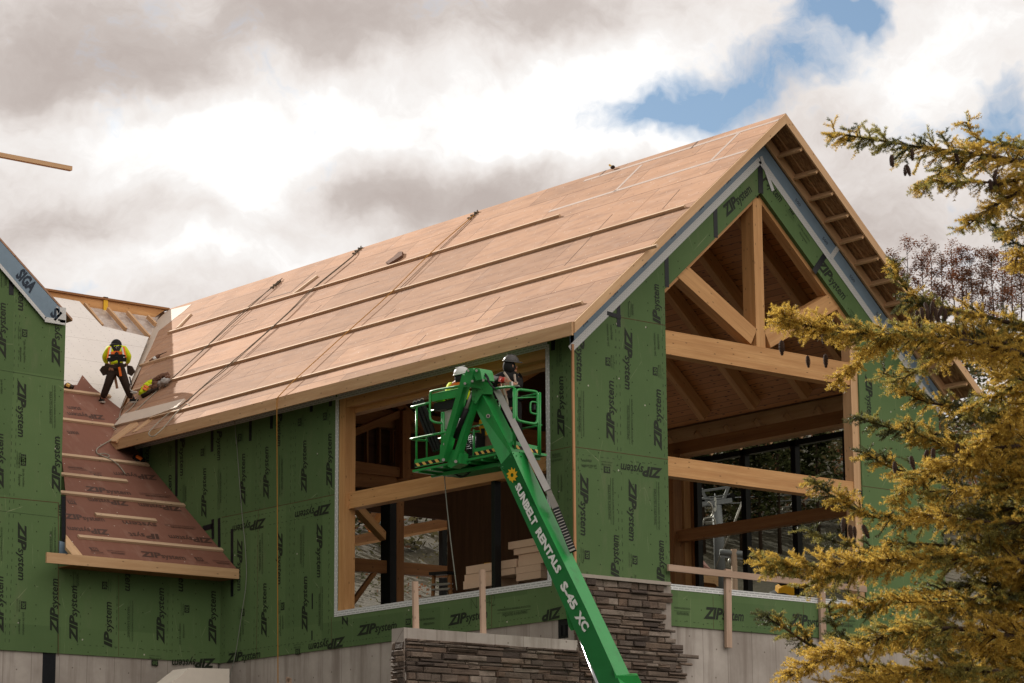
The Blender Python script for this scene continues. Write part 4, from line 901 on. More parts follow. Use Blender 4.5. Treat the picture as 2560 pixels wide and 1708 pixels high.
st2(zW, [(-60, 212), (306, 640)], .07); st2(zW, [(303, 645), (442, 668)], .10); st2(zW, [(425, 565), (425, 668)], .14); st2(zW, [(385, 560), (400, 655)], .05)
mb.build('white_tape', M_['tape_thin'], bw)
piece([PBY(zW(76, 375)), PBY(zW(76, 480))], .10, WGN, .006, bw); piece([PBY(zL(409, 362)), PBY(zL(409, 665))], .085, WGN, .006, bw)
mb = MB(); mb.prism([PBY(zL(*p)) for p in ((380, 652), (425, 665), (470, 745), (380, 742))], (0, -.03, 0)); mb.build('blue_flap', M_['blue'], bw)
# its roof: two slopes rising behind the membrane
mb = MB()
for s in (1, -1):
    f_ = lambda x, y: V((XA+s*(x-XA), y, bz(x)+.05))
    mb.prism([f_(XB+.15, YB_+.0), f_(XA, YB_+.0), f_(XA, YR), f_(XB+.15, YR)], (0, 0, .05), 0)
mb.build('roof', M_['brown'], bay)
pl = []
a, b = PY((-150, 365), YG-.3), PY((178, 413), YG-.3)
mb = MB(); zz = PY((0, 388), YG-.3).z
mb.bar((XA+.5, YG-.3, zz), (b.x, YG-.3, zz), .10, .085)
tag(mb.build('plank', M_['fir'], None, base=(XA+2, YG-.3, zz)), 'long sawn plank jutting into the sky above the green gabled bay', 'plank')
# small boards on the right slope edge of the photo frame
# ------------------------------------------------------------------ stone: veneer on the hall pier and the low wall beside it
def stones(mb, inside, u0, u1, z0, z1, place, m=0, seed=3):
    r = random.Random(seed); z = z0
    while z < z1:
        h = r.choice((.055, .075, .075, .10, .10, .13)); u = u0-r.uniform(0, .3); half = r.random() < .3
        while u < u1:
            w_ = r.uniform(.14, .62) if h < .12 else r.uniform(.14, .34)
            a, b = max(u, u0), min(u+w_, u1)
            if b-a > .05 and inside((a+b)/2, z+h/2, b-a):
                d = r.uniform(.035, .10); g = .006; j = lambda: r.uniform(-.010, .010)
                if half and h >= .10 and r.random() < .5: lay = [(z+g, z+h*.5-g), (z+h*.5, z+h-g)]
                else: lay = [(z+g, z+h-g)]
                for (q0, q1) in lay:
                    d = r.uniform(.03, .095); e = min(.014, (q1-q0)*.3); bk = [(a+g, q0), (b-g, q0), (b-g, q1), (a+g, q1)]
                    fr = [(a+g+e+j(), q0+e), (b-g-e+j(), q0+e+j()*.5), (b-g-e+j(), q1-e+j()*.5), (a+g+e+j(), q1-e)]
                    ds = [d+j()*1.5 for _ in fr]; s0 = len(mb.v)
                    mb.v += [place(x, y, 0) for x, y in bk]+[place(x, y, d*.72) for x, y in bk]+[place(x, y, dd) for (x, y), dd in zip(fr, ds)]
                    mb.face([s0+8, s0+9, s0+10, s0+11], [(0, 0)]*4, m)
                    for L0_ in (0, 4):
                        for i in range(4): k = (i+1) % 4; mb.face([s0+L0_+i, s0+L0_+k, s0+L0_+4+k, s0+L0_+4+i], [(0, 0)]*4, m)
            u += w_
        z += h
# veneer on the pier (front plane of the hall) with a ragged right edge spreading downwards
veneer = thing('stone_pier_veneer', 'ragged brown ledge stone facing on the hall corner under a pale cap', 'stone wall', (1, -.1, GRD+2))
zcap = PY(zS(1000, 925), -.14).z
zc0 = PY(zS(830, 892), -.14).z
edge_px = [(1345, 960), (1335, 1050), (1360, 1210), (1400, 1260), (1430, 1320), (1500, 1370), (1530, 1400), (1600, 1440), (1480, 1490), (1440, 1600), (1420, 1800), (1500, 2600)]
edge_pt = [PY(zS(*p), -.1) for p in edge_px]
def redge(z):
    for a, b in zip(edge_pt[:-1], edge_pt[1:]):
        if a.z >= z >= b.z: return a.x+(b.x-a.x)*(a.z-z)/(a.z-b.z+1e-9)
    return edge_pt[0].x if z > edge_pt[0].z else edge_pt[-1].x
mb = MB(); zb0 = GRD-.5
stones(mb, lambda u, z, w_: u+w_*.3 < redge(z)+rnd.uniform(-.08, .06) and (u > .0), 0., 4.2, -7.0, zc0-.04, lambda u, z, d: V((u, -.10-d, z)), seed=5)
stones(mb, lambda u, z, w_: True, -.10, .0, -7.0, zc0-.04, lambda u, z, d: V((-d*.5, u-.02, z)), seed=6)
mb.build('ledge_stones', M_['stone'], veneer)
mb = MB(); mb.prism([(.0, -.10, zc0), (PY(zS(1366, 950), -.12).x, -.10, zc0), (PY(zS(1366, 1170), -.12).x, -.10, -3.3), (3.2, -.10, -5.), (3.4, -.10, GRD), (.0, -.10, GRD)], (0, .098, 0)); mb.build('scratch_coat', M_['mortar'], veneer)
mb = MB(); mb.prism([(-.05, -.2, zc0+.06), (PY(zS(1362, 940), -.2).x, -.2, zc0+.06), (PY(zS(1362, 940), -.2).x, -.2, zc0), (-.05, -.2, zc0)], (0, .195, 0)); mb.build('cap', M_['cap'], veneer, bevel=.012)
# low wall running out from the corner
low = thing('low_stone_wall', 'low brown stone wall topped by a bare concrete band in front of the long wall', 'stone wall', (-1.9, -.2, GRD+2))
xl = -3.72; zt = -3.345
mb = MB(); mb.prism([(xl, -.10, zt), (-.005, -.10, zt), (-.005, -.10, GRD-.5), (xl, -.10, GRD-.5)], (0, .32, 0), u=(1, 0, 0), off=(0, 0)); mb.build('concrete_core', M_['concrete'], low)
zst = PY(zC(1400, 1310), -.15).z
mb = MB(); stones(mb, lambda u, z, w_: True, xl+.02, -.005, -7.0, zst, lambda u, z, d: V((u, -.10-d, z)), seed=9); stones(mb, lambda u, z, w_: True, -.14, .2, -7.0, zst-.05, lambda u, z, d: V((xl-d*.6, u, z)), seed=11); mb.build('ledge_stones', M_['stone'], low)
# guard posts on the low wall
for (a, b, lab) in ((zC(1216, 912), zC(1238, 1218), 'bare stud post standing on the left end of the low stone wall'), (zS(148, 838), zS(150, 1240), 'bare stud post standing on the low stone wall beside the green boom')):
    p = PY(b, .05); t = PY(a, .05); mb = MB(); mb.bar((p.x, .05, zt), (p.x-.02, .05, t.z), .10, .045, (0, 1, 0))
    tag(mb.build('guard_post', M_['grey_wood'], None, base=(p.x, .05, zt)), lab, 'post', 'stud posts along the wall')
# guard rail across the sill of the gable opening
gr = thing('guard_rail', 'temporary timber guard rail nailed across the gable opening above the sill', 'railing', (4.5, -.06, zs))
a, b = PY(zR(215, 672), -.10), PY(zR(1300, 790), -.10)
zr_ = (a.z+b.z)/2
mb = MB(); mb.bar((a.x, -.10, zr_), (BO-.1, -.10, zr_-.03), .04, .115); mb.build('rail', M_['grey_wood'], gr)
for t, c in ((zR(682, 690), zR(690, 1295)), (zR(1408, 820), zR(1418, 1240))):
    p, q = PY(t, -.05), PY(c, -.05); mb = MB(); mb.bar((q.x-.02, -.045, q.z), (p.x-.02, -.045, p.z), .135, .06, (0, 1, 0)); mb.build('post', M_['grey_wood'], gr)
# ------------------------------------------------------------------ boom lift
def crm(pts, n=6):
    pts = [V(p) for p in pts]; q = [pts[0]*2-pts[1]]+pts+[pts[-1]*2-pts[-2]]; out = []
    for i in range(1, len(q)-2):
        for k in range(n):
            t = k/n; a, b, c, d = q[i-1:i+3]
            out.append(.5*((2*b)+(c-a)*t+(2*a-5*b+4*c-d)*t*t+(-a+3*b-3*c+d)*t**3))
    return out+[pts[-1]]
PA = PX(zA(48, 1362), -1.35); PB_ = PZ(zA(1150, 1146), PA.z); PE = (PB_-PA).normalized(); PLEN = (PB_-PA).length
PF = V((-PE.y, PE.x, 0)); PF = PF if PF.dot(fw) > 0 else -PF
def BP(p, off=0., z=zA): return plane(z(*p), PA+PF*off, PF)
def EP(p, off=0.): return plane(zA(*p), PB_+PE*off, PE)
lift = thing('boom_lift', 'green boom lift reaching up to the window with two workers in its basket', 'boom lift', (PA.x, PA.y-3, GRD+1))
bk = MB(); bk.bar(PA+PF*.38-V((0, 0, .04)), PB_+PF*.38-V((0, 0, .02)), .76, .04); 
basket = bk.build('basket', M_['lift'], lift)
mb = MB()
for k in range(8): s = PLEN*(k+.5)/8; p = PA+PE*s-V((0, 0, .065)); mb.bar(p+PF*.02, p+PF*.74, .05, .05)
mb.bar(PA+PF*.45-V((0, 0, .075)), PB_+PF*.45-V((0, 0, .075)), .05, .07); mb.build('floor_beams', M_['lift'], basket)
def toe(pts, nst, hz):
    PQ = hz if hz is EP else BP; PN = -PE if hz is EP else PF
    mb = MB(); q = [PQ(p) for p in pts]; mb.prism(q, PN*.03); o = mb.build('toe_board', M_['lift'], basket)
    mb = MB(); a = q[3].lerp(q[0], .06); b = q[2].lerp(q[1], .06); c = q[2].lerp(q[1], .5); d = q[3].lerp(q[0], .5); n = -PN*.004
    mb.prism([a, b, c, d], n, 0)
    for k in range(nst):
        s, e = (k+.15)/nst, (k+.6)/nst; sk = .35/nst
        mb.prism([a.lerp(b, s+sk)+n, a.lerp(b, min(e+sk, 1))+n, d.lerp(c, e)+n, d.lerp(c, s)+n], n*.5, 1)
    mb.build('hazard_stripe', [M_['hazard_k'], M_['hazard_y']], o)
toe(((70, 1262), (348, 1206), (348, 1290), (72, 1345)), 4, 1); toe(((720, 1140), (1150, 1056), (1150, 1138), (720, 1222)), 7, 1)
toe(((1152, 1056), (1440, 1120), (1440, 1205), (1152, 1138)), 4, EP)
TE = lambda pts, r, nm, n=1: MB().tube(crm([EP(p) for p in pts], n) if n > 1 else [EP(p) for p in pts], r, 0, 8).build(nm, M_['lift'], basket)
TB = lambda pts, r, off, nm, m='lift', n=1: MB().tube(crm([BP(p, off) if len(p) == 2 else BP(p[:2], p[2]) for p in pts], n) if n > 1 else [BP(p, off) if len(p) == 2 else BP(p[:2], p[2]) for p in pts], r, 0, 8).build(nm, M_[m], basket)
for x, y0, y1 in ((92, 690, 1265), (370, 742, 1212), (388, 742, 1212), (716, 930, 1222), (1150, 478, 1140)): TB(((x, y0), (x, y1)), .019, .02, 'post')
for x, y0, y1 in ((205, 720, 1250), (560, 660, 1200), (1000, 590, 1180)): TB(((x, y0), (x, y1)), .017, .72, 'post')
TB(((220, 715, .74), (60, 690, .5), (45, 686, .12), (60, 684, .0), (240, 640, .0)), .024, 0, 'rail', n=4); TB(((205, 1052, .74), (75, 1045, .4), (50, 1032, .1), (60, 1030, .0), (412, 960, .0)), .022, 0, 'rail', n=4)
TB(((590, 452), (285, 508), (247, 535), (240, 600), (240, 790), (260, 835), (305, 856), (372, 862)), .022, 0, 'loop_rail', n=4)
TE(((1436, 530), (1436, 1205)), .022, 'post'); TE(((1420, 545), (1418, 1195)), .017, 'post'); TE(((1165, 480), (1165, 1140)), .019, 'post')
TB(((930, 492), (1060, 470), (1150, 470)), .024, 0, 'rail', n=3); TE(((1165, 590), (1420, 578)), .012, 'rail'); TB(((1200, 585, .74), (1330, 560, .74), (1436, 535, .74)), .02, 0, 'rail'); TB(((1240, 925, .74), (1436, 885, .74)), .018, 0, 'rail'); TE(((1420, 880), (1455, 885)), .018, 'rail')
TB(((690, 905, .2), (800, 880, .2), (840, 870, .2)), .018, 0, 'rail'); TB(((205, 735, .74), (560, 680, .74)), .018, 0, 'rail'); TB(((205, 1060, .74), (720, 955, .74), (1250, 925, .74)), .018, 0, 'rail'); TB(((560, 680, .74), (900, 625, .74), (1200, 585, .74)), .018, 0, 'rail')
TE(((1215, 497), (1375, 516), (1404, 540), (1410, 600), (1408, 820), (1390, 862), (1350, 866), (1215, 838), (1184, 805), (1178, 760), (1180, 540), (1195, 503), (1215, 497)), .024, 'gate', 4)
TE(((1405, 640), (1355, 630), (1334, 650), (1334, 735), (1355, 755), (1405, 766)), .016, 'gate_handle', 4)
mb = MB(); mb.prism([EP(p, .01) for p in ((1372, 660), (1392, 658), (1392, 715), (1368, 712))], PE*-.05); mb.build('gate_latch', M_['black'], basket)
mb = MB(); mb.prism([BP(p) for p in ((252, 548), (588, 478), (582, 572), (254, 628))], PF*.02); 
q = [BP(p) for p in ((252, 548), (588, 478))]; mb.prism([q[0], q[1], q[1]+PF*.3+V((0, 0, .10)), q[0]+PF*.3+V((0, 0, .10))], V((0, 0, -.015))); q2 = [BP(p) for p in ((252, 548), (254, 628))]; mb.prism([q2[0], q2[1], q2[1]+PF*.3, q2[0]+PF*.3], PE*.015); mb.build('control_hood', M_['lift'], basket)
mb = MB(); mb.prism([BP(p, .04) for p in ((280, 645), (545, 590), (540, 690), (278, 728))], PF*.22); mb.build('control_box', M_['black'], basket)
mb = MB(); mb.prism([BP(p, .1) for p in ((392, 735), (505, 700), (470, 925), (390, 930))], PF*.03); mb.prism([BP(p, .12) for p in ((600, 830), (690, 690), (690, 800), (590, 1000), (545, 1000))], PF*.03); mb.build('grey_cover', M_['grey_pad'], basket)
mb = MB(); mb.prism([BP(p, .08) for p in ((640, 990), (742, 968), (742, 1200), (650, 1232))], PF*.2); o = mb.build('power_box', M_['black'], basket)
mb = MB()
for k in range(6): x = 642+k*19; mb.tube([BP((x, 990), .07), BP((x, 1150), .07)], .0025, 0, 4)
for k in range(7): y = 1000+k*24; mb.tube([BP((640, y), .07), BP((742, y-20), .07)], .0025, 0, 4)
mb.build('wire_guard', M_['lift_tower'], o)
# jib arms between the knuckle and the basket
def JB(p, off): return BP(p, off)
mb = MB(); a, b = JB((648, 345), -.42), JB((388, 1262), -.20); mb.bar(a, b, .13, .14, PF); mb.build('jib_arm', M_['lift'], lift, bevel=.008)
mb = MB(); a, b = JB((735, 600), -.20), JB((525, 1280), -.12); mb.bar(a, b, .10, .12, PF); mb.build('jib_arm', M_['lift'], lift, bevel=.008)
mb = MB(); mb.tube([JB((700, 520), -.3), JB((618, 760), -.27)], .030, 1, 10); mb.tube([JB((640, 700), -.27), JB((520, 1020), -.2)], .055, 0, 10); mb.build('jib_cylinder', [M_['black'], M_['steel']], lift)
mb = MB(); mb.prism([JB(p, -.16) for p in ((430, 1160), (520, 1150), (560, 1190), (560, 1300), (470, 1350), (430, 1335))], PF*.2); mb.prism([JB(p, -.20) for p in ((350, 1100), (372, 1095), (372, 1285), (345, 1290))], PF*.05); mb.prism([JB(p, .25) for p in ((380, 1395), (1000, 1290), (1000, 1330), (385, 1438))], PF*.4); mb.build('basket_mount', M_['lift'], lift)
for c in ((385, 1262), (400, 1090), (520, 1280)): MB().tube([JB(c, -.30), JB(c, -.08)], .028, 0, 10).build('pivot_pin', M_['steel'], lift)
for c in ((655, 290), (700, 405), (620, 430), (745, 290), (820, 395)): MB().tube([JB(c, -.66), JB(c, -.4)], .022, 0, 10).build('pivot_pin', M_['steel'], lift)
mb = MB(); mb.prism([JB(p, -.52) for p in ((632, 288), (655, 268), (705, 262), (718, 285), (690, 400), (672, 470), (612, 470), (596, 430), (600, 375))], PF*.28); mb.prism([JB(p, -.50) for p in ((722, 275), (745, 262), (778, 270), (790, 300), (806, 385), (740, 400), (712, 330))], PF*.28); mb.build('knuckle', M_['lift'], lift, bevel=.01)
def hose(pts, off, r): MB().tube(crm([JB(p, off) for p in pts]), r, 0, 6).build('hose', M_['black'], lift)
hose(((785, 315), (835, 322), (870, 365), (890, 430), (915, 460), (945, 490)), -.4, .014); hose(((800, 340), (850, 350), (880, 420), (920, 470), (955, 500)), -.42, .012)
hose(((480, 1405), (540, 1430), (610, 1440), (660, 1410), (640, 1395)), .3, .014); hose(((500, 1410), (570, 1450), (640, 1420), (700, 1380)), .3, .010)
def boxboom(st, nm, mats, ms, bevel=.006):
    """st: (L px, M px, R px, depth) stations; nearest edge M, side face L-M, top face M-R"""
    mb = MB(); rings = []
    for z, l, m, r, d in st:
        Lp, Mp, Rp = PD(z(*l), d+.17), PD(z(*m), d), PD(z(*r), d+.2); rings.append([Lp, Mp, Rp, Lp+Rp-Mp])
    for a, b in zip(rings[:-1], rings[1:]):
        for k in range(4):
            k2 = (k+1) % 4; mb.poly([a[k2], a[k], b[k], b[k2]][::-1], ms[k], u=b[k]-a[k])
    mb.poly(rings[0][::-1], ms[1]); mb.poly(rings[-1], ms[1]); return mb.build(nm, mats, lift, bevel=bevel), rings
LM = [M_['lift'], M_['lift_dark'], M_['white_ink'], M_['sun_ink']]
fly, _ = boxboom([(zA, (708, 640), (808, 548), (922, 545), 45.3), (zA, (1055, 1400), (1215, 1330), (1300, 1290), 44.5)], 'inner_boom', LM, [0, 0, 0, 0])
hd = MB(); hd.prism([PD(zA(*p), 45.25) for p in ((688, 385), (712, 372), (805, 420), (806, 548), (735, 655), (697, 615))], PD(zA(820, 550), 45.45)-PD(zA(806, 548), 45.25)); 
hd.prism([PD(zA(*p), 45.27) for p in ((770, 412), (805, 400), (880, 402), (920, 445), (922, 548), (806, 548))], fw*.25); hd.build('boom_head', M_['lift'], lift, bevel=.008)
mb = MB(); c = PD(zA(872, 785), 45.1); mb.prism([PD(zA(*p), 45.2) for p in ((862, 735), (885, 728), (905, 790), (900, 825), (880, 835), (860, 800))], fw*.05, 0); mb.tube([c-fw*.01, c+fw*.02], .035, 1, 12); mb.tube([c-fw*.02, c+fw*.01], .016, 2, 10); mb.build('boom_eye', [M_['lift'], M_['steel'], M_['black']], lift)
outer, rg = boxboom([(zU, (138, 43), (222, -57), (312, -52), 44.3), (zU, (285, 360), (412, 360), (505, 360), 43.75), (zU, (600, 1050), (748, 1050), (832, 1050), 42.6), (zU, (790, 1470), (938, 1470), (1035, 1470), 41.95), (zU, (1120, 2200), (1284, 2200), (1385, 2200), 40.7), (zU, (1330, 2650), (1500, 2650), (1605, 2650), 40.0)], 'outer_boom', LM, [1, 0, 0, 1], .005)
# lettering on the side face
a0, b0 = rg[0], rg[3]; sn = ((b0[1]-a0[1]).cross(a0[0]-a0[1])).normalized(); sn = sn if sn.dot(fw) < 0 else -sn
def SF(p, z=zU):
    for r0, r1, y0, y1 in ((rg[0], rg[1], -1e9, 360), (rg[1], rg[2], 360, 1050), (rg[2], rg[3], 1050, 1e9)):
        if y0 <= p[1] < y1:
            n = ((r1[1]-r0[1]).cross(r0[0]-r0[1])).normalized(); return plane(z(*p), r0[1], n)
mb = MB()
def slab_text(s, a, b, H):
    vs, fs = text2d(s, .05, 0.); A, B = SF(a), SF(b); put2d(mb, [(norm2d(vs, 0, 1), fs)], A, B, sn, H, 0, .012)
slab_text('SUNBELT', (247, 190), (377, 470), .135); slab_text('RENTALS', (393, 506), (545, 803), .135)
mb.build('lettering', M_['white_ink'], outer); mb = MB()
slab_text('S-45', (566, 885), (655, 1060), .15); slab_text('XC', (668, 1098), (738, 1212), .15)
mb.build('lettering', M_['white_ink'], outer)
mb = MB(); c = SF((229, 107)); u = (SF((289, 227))-c).normalized(); v = sn.cross(u); ring = []
for k in range(20):
    a = 2*math.pi*k/20; r_ = (.135, .088)[k % 2]; sk = .16 if k % 2 == 0 else 0; ring.append(c+sn*.012+(u*math.cos(a+sk)+v*math.sin(a+sk))*r_)
inn = [c+sn*.012+(u*math.cos(2*math.pi*k/20)+v*math.sin(2*math.pi*k/20))*.034 for k in range(20)]
for k in range(20):
    mb.poly([ring[k], ring[(k+1) % 20], inn[(k+1) % 20], inn[k]])
mb.build('sun_emblem', M_['sun_ink'], outer)
bo = MB().blob((0, 0, 0), (.013,)*3, 0, 6, 4).build('bolt', M_['lift_dark'], outer, outer['_b']); nb_ = 0
for zz, d_, ps in ((zU, 44.15, ((215, -20), (160, 50), (235, -45), (290, -25), (255, -28))), (zA, 45.2, ((745, 455), (752, 510), (720, 625), (720, 570), (745, 650))), (zA, 44.35, ((1112, 1175), (1110, 1235), (1130, 1280), (1040, 1360), (1215, 1180), (1232, 1222), (1165, 1220), (1145, 1185)))):
    for p in ps:
        c = bo if nb_ == 0 else bo.copy(); nb_ += 1
        if nb_ > 1: COL.objects.link(c); c.parent = outer
        c.location = PD(zz(*p), d_)
mb = MB(); mb.bar(PD(zA(966, 500), 45.4), PD(zU(482, 226), 43.85), .11, .13, -fw); mb.prism([PD(zU(*p), 43.75) for p in ((465, 225), (498, 212), (556, 332), (508, 345))], fw*.15); mb.build('cable_channel', M_['steel'], lift)
mb = MB(); a, b = PD(zU(535, 345), 43.75), PD(zU(652, 640), 43.3); mb.bar(a, b, .115, .10, -fw, 0); d = (b-a); sd = d.normalized().cross(fw).normalized()
for k in range(15): p = a+d*(k+.5)/15-fw*.052; mb.bar(p-sd*.05, p+sd*.05, .028, .012, fw, 1)
mb.build('cable_track', [M_['black'], M_['grey_pad']], lift)
mb = MB(); mb.tube([PD(zU(688, 1205), 42.75), PD(zU(1000, 2050), 40.9)], .035, 0, 12); mb.tube([PD(zU(712, 1250), 42.8), PD(zU(1010, 2050), 41.0)], .012, 1, 6); mb.build('lift_cylinder', [M_['chrome'], M_['black']], lift)
mb = MB(); mb.prism([PD(zU(*p), 42.8) for p in ((598, 1040), (640, 1110), (700, 1190), (672, 1195), (640, 1200), (622, 1170))], fw*.12); mb.build('boom_bracket', M_['lift'], lift); mb = MB(); mb.prism([PD(zU(*p), 41.85) for p in ((935, 1470), (960, 1515), (1110, 1518), (1150, 1600), (1500, 2300), (1200, 2300), (1000, 1700))], fw*.3); mb.build('boom_bracket', M_['lift'], lift)
# carrier below the picture: turret and wheels
tc = PD(zU(1500, 2700), 40.1); gz_ = ground_z(tc.x, tc.y); mb = MB(); mb.box((tc.x, tc.y, gz_+1.35), (1.6, 1.9, 1.1)); mb.build('turret', M_['lift'], lift, bevel=.08)
mb = MB(); mb.box((tc.x, tc.y, gz_+.65), (3.2, 1.5, .35)); mb.build('chassis', M_['black'], lift)
for sx in (-1, 1):
    for sy in (-1, 1): c = V((tc.x+sx*1.2, tc.y+sy*.95, gz_+.45)); mb = MB(); mb.tube([c-V((0, .18, 0)), c+V((0, .18, 0))], .46, 0, 20); mb.build('wheel', M_['black'], lift)
# things standing in the basket
for i, (a, b) in enumerate((((72, 640), (290, 1170)), ((112, 628), (322, 1160)), ((152, 612), (352, 1150)))):
    mb = MB(); p, q = BP(a, .30), BP(b, .25); mb.bar(q, p, .05, .05, PF); t = (p-q).normalized(); mb.bar(p, p+t*.02, .056, .056, PF, 1)
    tag(mb.build('metal_post', [M_['black'], M_['steel']], None, base=q), 'slim black square tube with a bright end, leaning in the left of the lift basket', 'tube', 'black tubes leaning in the basket')
mb = MB(); mb.prism([BP(p, .30) for p in ((750, 1012), (905, 985), (905, 1110), (750, 1135))], PF*.3); tag(mb.build('carton', M_['carton'], None, base=BP((820, 1130), .45)), 'brown cardboard carton in the basket behind the right toe board', 'carton')
mb = MB(); mb.prism([BP(p, .28) for p in ((775, 830), (800, 815), (812, 870), (845, 915), (850, 995), (800, 1000), (770, 900))], PF*.08); mb.prism([BP(p, .27) for p in ((790, 920), (830, 920), (835, 985), (800, 990))], PF*.1, 1); tag(mb.build('cordless_tool', [M_['yellow'], M_['black']], None, base=BP((810, 1000), .3)), 'yellow and black cordless tool standing on the brown carton', 'power tool')
# hanging wire below the basket
mb = MB(); mb.tube(crm([BP(p, .35, zI) for p in ((679, 620), (690, 760), (707, 930), (730, 1130), (750, 1290), (763, 1395))], 4), .010, 0, 6)
tag(mb.build('hanging_wire', M_['cable'], None, base=BP((700, 900), .35, zI)), 'thin grey wire hanging from under the lift basket into the window', 'wire')
mb = MB(); mb.tube([PX(zK(788, 315), .05), PX(zK(792, 440), .05)], .006, 0, 5); tag(mb.build('hanging_wire', M_['cable'], None, base=PX(zK(790, 380), .05)), 'short thin wire hanging from the window head above the white helmet', 'wire')

# ------------------------------------------------------------------ people
def skin(name, J, E, mt, parent=None, base=None, sub=1):
    keys = list(J); me = bpy.data.meshes.new(name); base = V(base)
    me.from_pydata([tuple(V(J[k][0])-base) for k in keys], [(keys.index(a), keys.index(b)) for a, b in E], [])
    o = bpy.data.objects.new(name, me); COL.objects.link(o); o['_b'] = tuple(base)
    if parent is not None: o.parent = parent
    else: o.location = base
    sm = o.modifiers.new('skin', 'SKIN'); sm.use_smooth_shade = True
    for i, k in enumerate(keys):
        r = J[k][1]; me.skin_vertices[0].data[i].radius = (r, r) if not hasattr(r, '__len__') else r
        me.skin_vertices[0].data[i].use_root = (i == 0)
    ss = o.modifiers.new('sub', 'SUBSURF'); ss.levels = sub; ss.render_levels = sub
    me.materials.append(mt); return o
def hand(J, E, wrist, palm_dir, side, grip, nm):
    """five separate fingers rooted in the palm, curled by grip"""
    p = V(palm_dir).normalized(); s = V(side).normalized(); n = p.cross(s)
    base = wrist+p*.05; J[nm+'palm'] = (base, .032)
    E.append((nm+'w', nm+'palm'))
    for i, (o, L) in enumerate(((-.033, .07), (-.011, .08), (.011, .075), (.033, .06))):
        a = base+p*.035+s*o; b = a+p*L*.5*(1-grip*.3)+n*L*.35*grip; c = b+p*L*.4*(1-grip)+n*L*.5*grip
        J[f'{nm}f{i}a'] = (a, .011); J[f'{nm}f{i}b'] = (b, .0095); J[f'{nm}f{i}c'] = (c, .008); E += [(nm+'palm', f'{nm}f{i}a'), (f'{nm}f{i}a', f'{nm}f{i}b'), (f'{nm}f{i}b', f'{nm}f{i}c')]
    a = base-s*.04-p*.005; b = a-s*.02+p*.035+n*.01; J[nm+'ta'] = (a, .012); J[nm+'tb'] = (b, .010); E += [(nm+'palm', nm+'ta'), (nm+'ta', nm+'tb')]
def person(label, base, P, torso_m, arm_m, leg_m, grow=.02, glove=None, group=None, R=None):
    R = dict(pelvis=.145, spine=.135, chest=.16, neck=.06, head=.098, sh=.085, el=.055, wr=.036, hip=.115, kn=.078, an=.05, toe=.042)
    J = {'pelvis': (P['pelvis'], R['pelvis']*.9), 'spine': (P['spine'], R['spine']*.9), 'chest': (P['chest'], R['chest']*.9), 'neck': (P['neck'], R['neck']), 'head': (P['head'], R['head'])}
    E = [('pelvis', 'spine'), ('spine', 'chest'), ('chest', 'neck'), ('neck', 'head')]
    for s in 'LR':
        J['sh'+s] = (P['sh'+s], R['sh']*.8); J['el'+s] = (P['el'+s], R['el']); J[s+'w'] = (P['wr'+s], R['wr']); E += [('chest', 'sh'+s), ('sh'+s, 'el'+s), ('el'+s, s+'w')]
        J['hip'+s] = (P['hip'+s], R['hip']*.9); J['kn'+s] = (P['kn'+s], R['kn']); J['an'+s] = (P['an'+s], R['an']); J['toe'+s] = (P['toe'+s], R['toe']*.8); E += [('pelvis', 'hip'+s), ('hip'+s, 'kn'+s), ('kn'+s, 'an'+s), ('an'+s, 'toe'+s)]
        hand(J, E, V(P['wr'+s]), V(P['hd'+s])-V(P['wr'+s]), P.get('side', RT)*(1 if s == 'R' else -1), .6, s)
    body = skin('person', J, E, M_['skin'], None, base, 1); tag(body, label, 'person', group)
    g = grow; Jj = {'spine': (P['spine'], R['spine']+g), 'chest': (P['chest'], R['chest']+g), 'waist': (V(P['spine']).lerp(V(P['pelvis']), .8), R['spine']+g*1.5), 'collar': (V(P['chest']).lerp(V(P['neck']), .75), .085)}
    Ej = [('spine', 'chest'), ('spine', 'waist'), ('chest', 'collar')]
    for s in 'LR':
        Jj['sh'+s] = (P['sh'+s], R['sh']+g*.6); Jj['el'+s] = (P['el'+s], R['el']+g*.9); Jj['cu'+s] = (V(P['el'+s]).lerp(V(P['wr'+s]), .92), R['wr']+g*.8); Ej += [('chest', 'sh'+s), ('sh'+s, 'el'+s), ('el'+s, 'cu'+s)]
    jk = skin('jacket', Jj, Ej, torso_m, body, base, 1)
    Jt = {'pelvis': (P['pelvis'], R['pelvis']+g*.5), 'belt': (V(P['pelvis']).lerp(V(P['spine']), .75), R['spine']+g*.6)}; Et = [('pelvis', 'belt')]
    for s in 'LR':
        Jt['hip'+s] = (P['hip'+s], R['hip']+g*.5); Jt['kn'+s] = (P['kn'+s], R['kn']+g*.8); Jt['cf'+s] = (V(P['kn'+s]).lerp(V(P['an'+s]), .93), R['an']+g*1.6); Et += [('pelvis', 'hip'+s), ('hip'+s, 'kn'+s), ('kn'+s, 'cf'+s)]
    skin('trousers', Jt, Et, leg_m, body, base, 1)
    for s in 'LR':
        a, t = V(P['an'+s]), V(P['toe'+s]); d = (t-a); d.z *= .6; mb = MB()
        f_ = d.normalized(); sd = f_.cross(V((0, 0, 1))).normalized(); upv = sd.cross(f_)
        mb.blob(a+d*.35-upv*.02, (.052, .16, .055), 0, 12, 8, (sd, f_, upv)); mb.blob(a-upv*-.02, (.058, .06, .075), 0, 10, 6, (sd, f_, upv))
        sl_ = [a+d*.35-upv*.065+sd*.055*x+f_*.165*y for x, y in ((-.8, -1), (.8, -1), (1, .3), (.6, 1), (-.6, 1), (-1, .3))]; mb.prism(sl_, upv*.03, 1)
        mb.build('boot', [M_['jacket_black'], M_['sole']], body, base)
    return body, jk
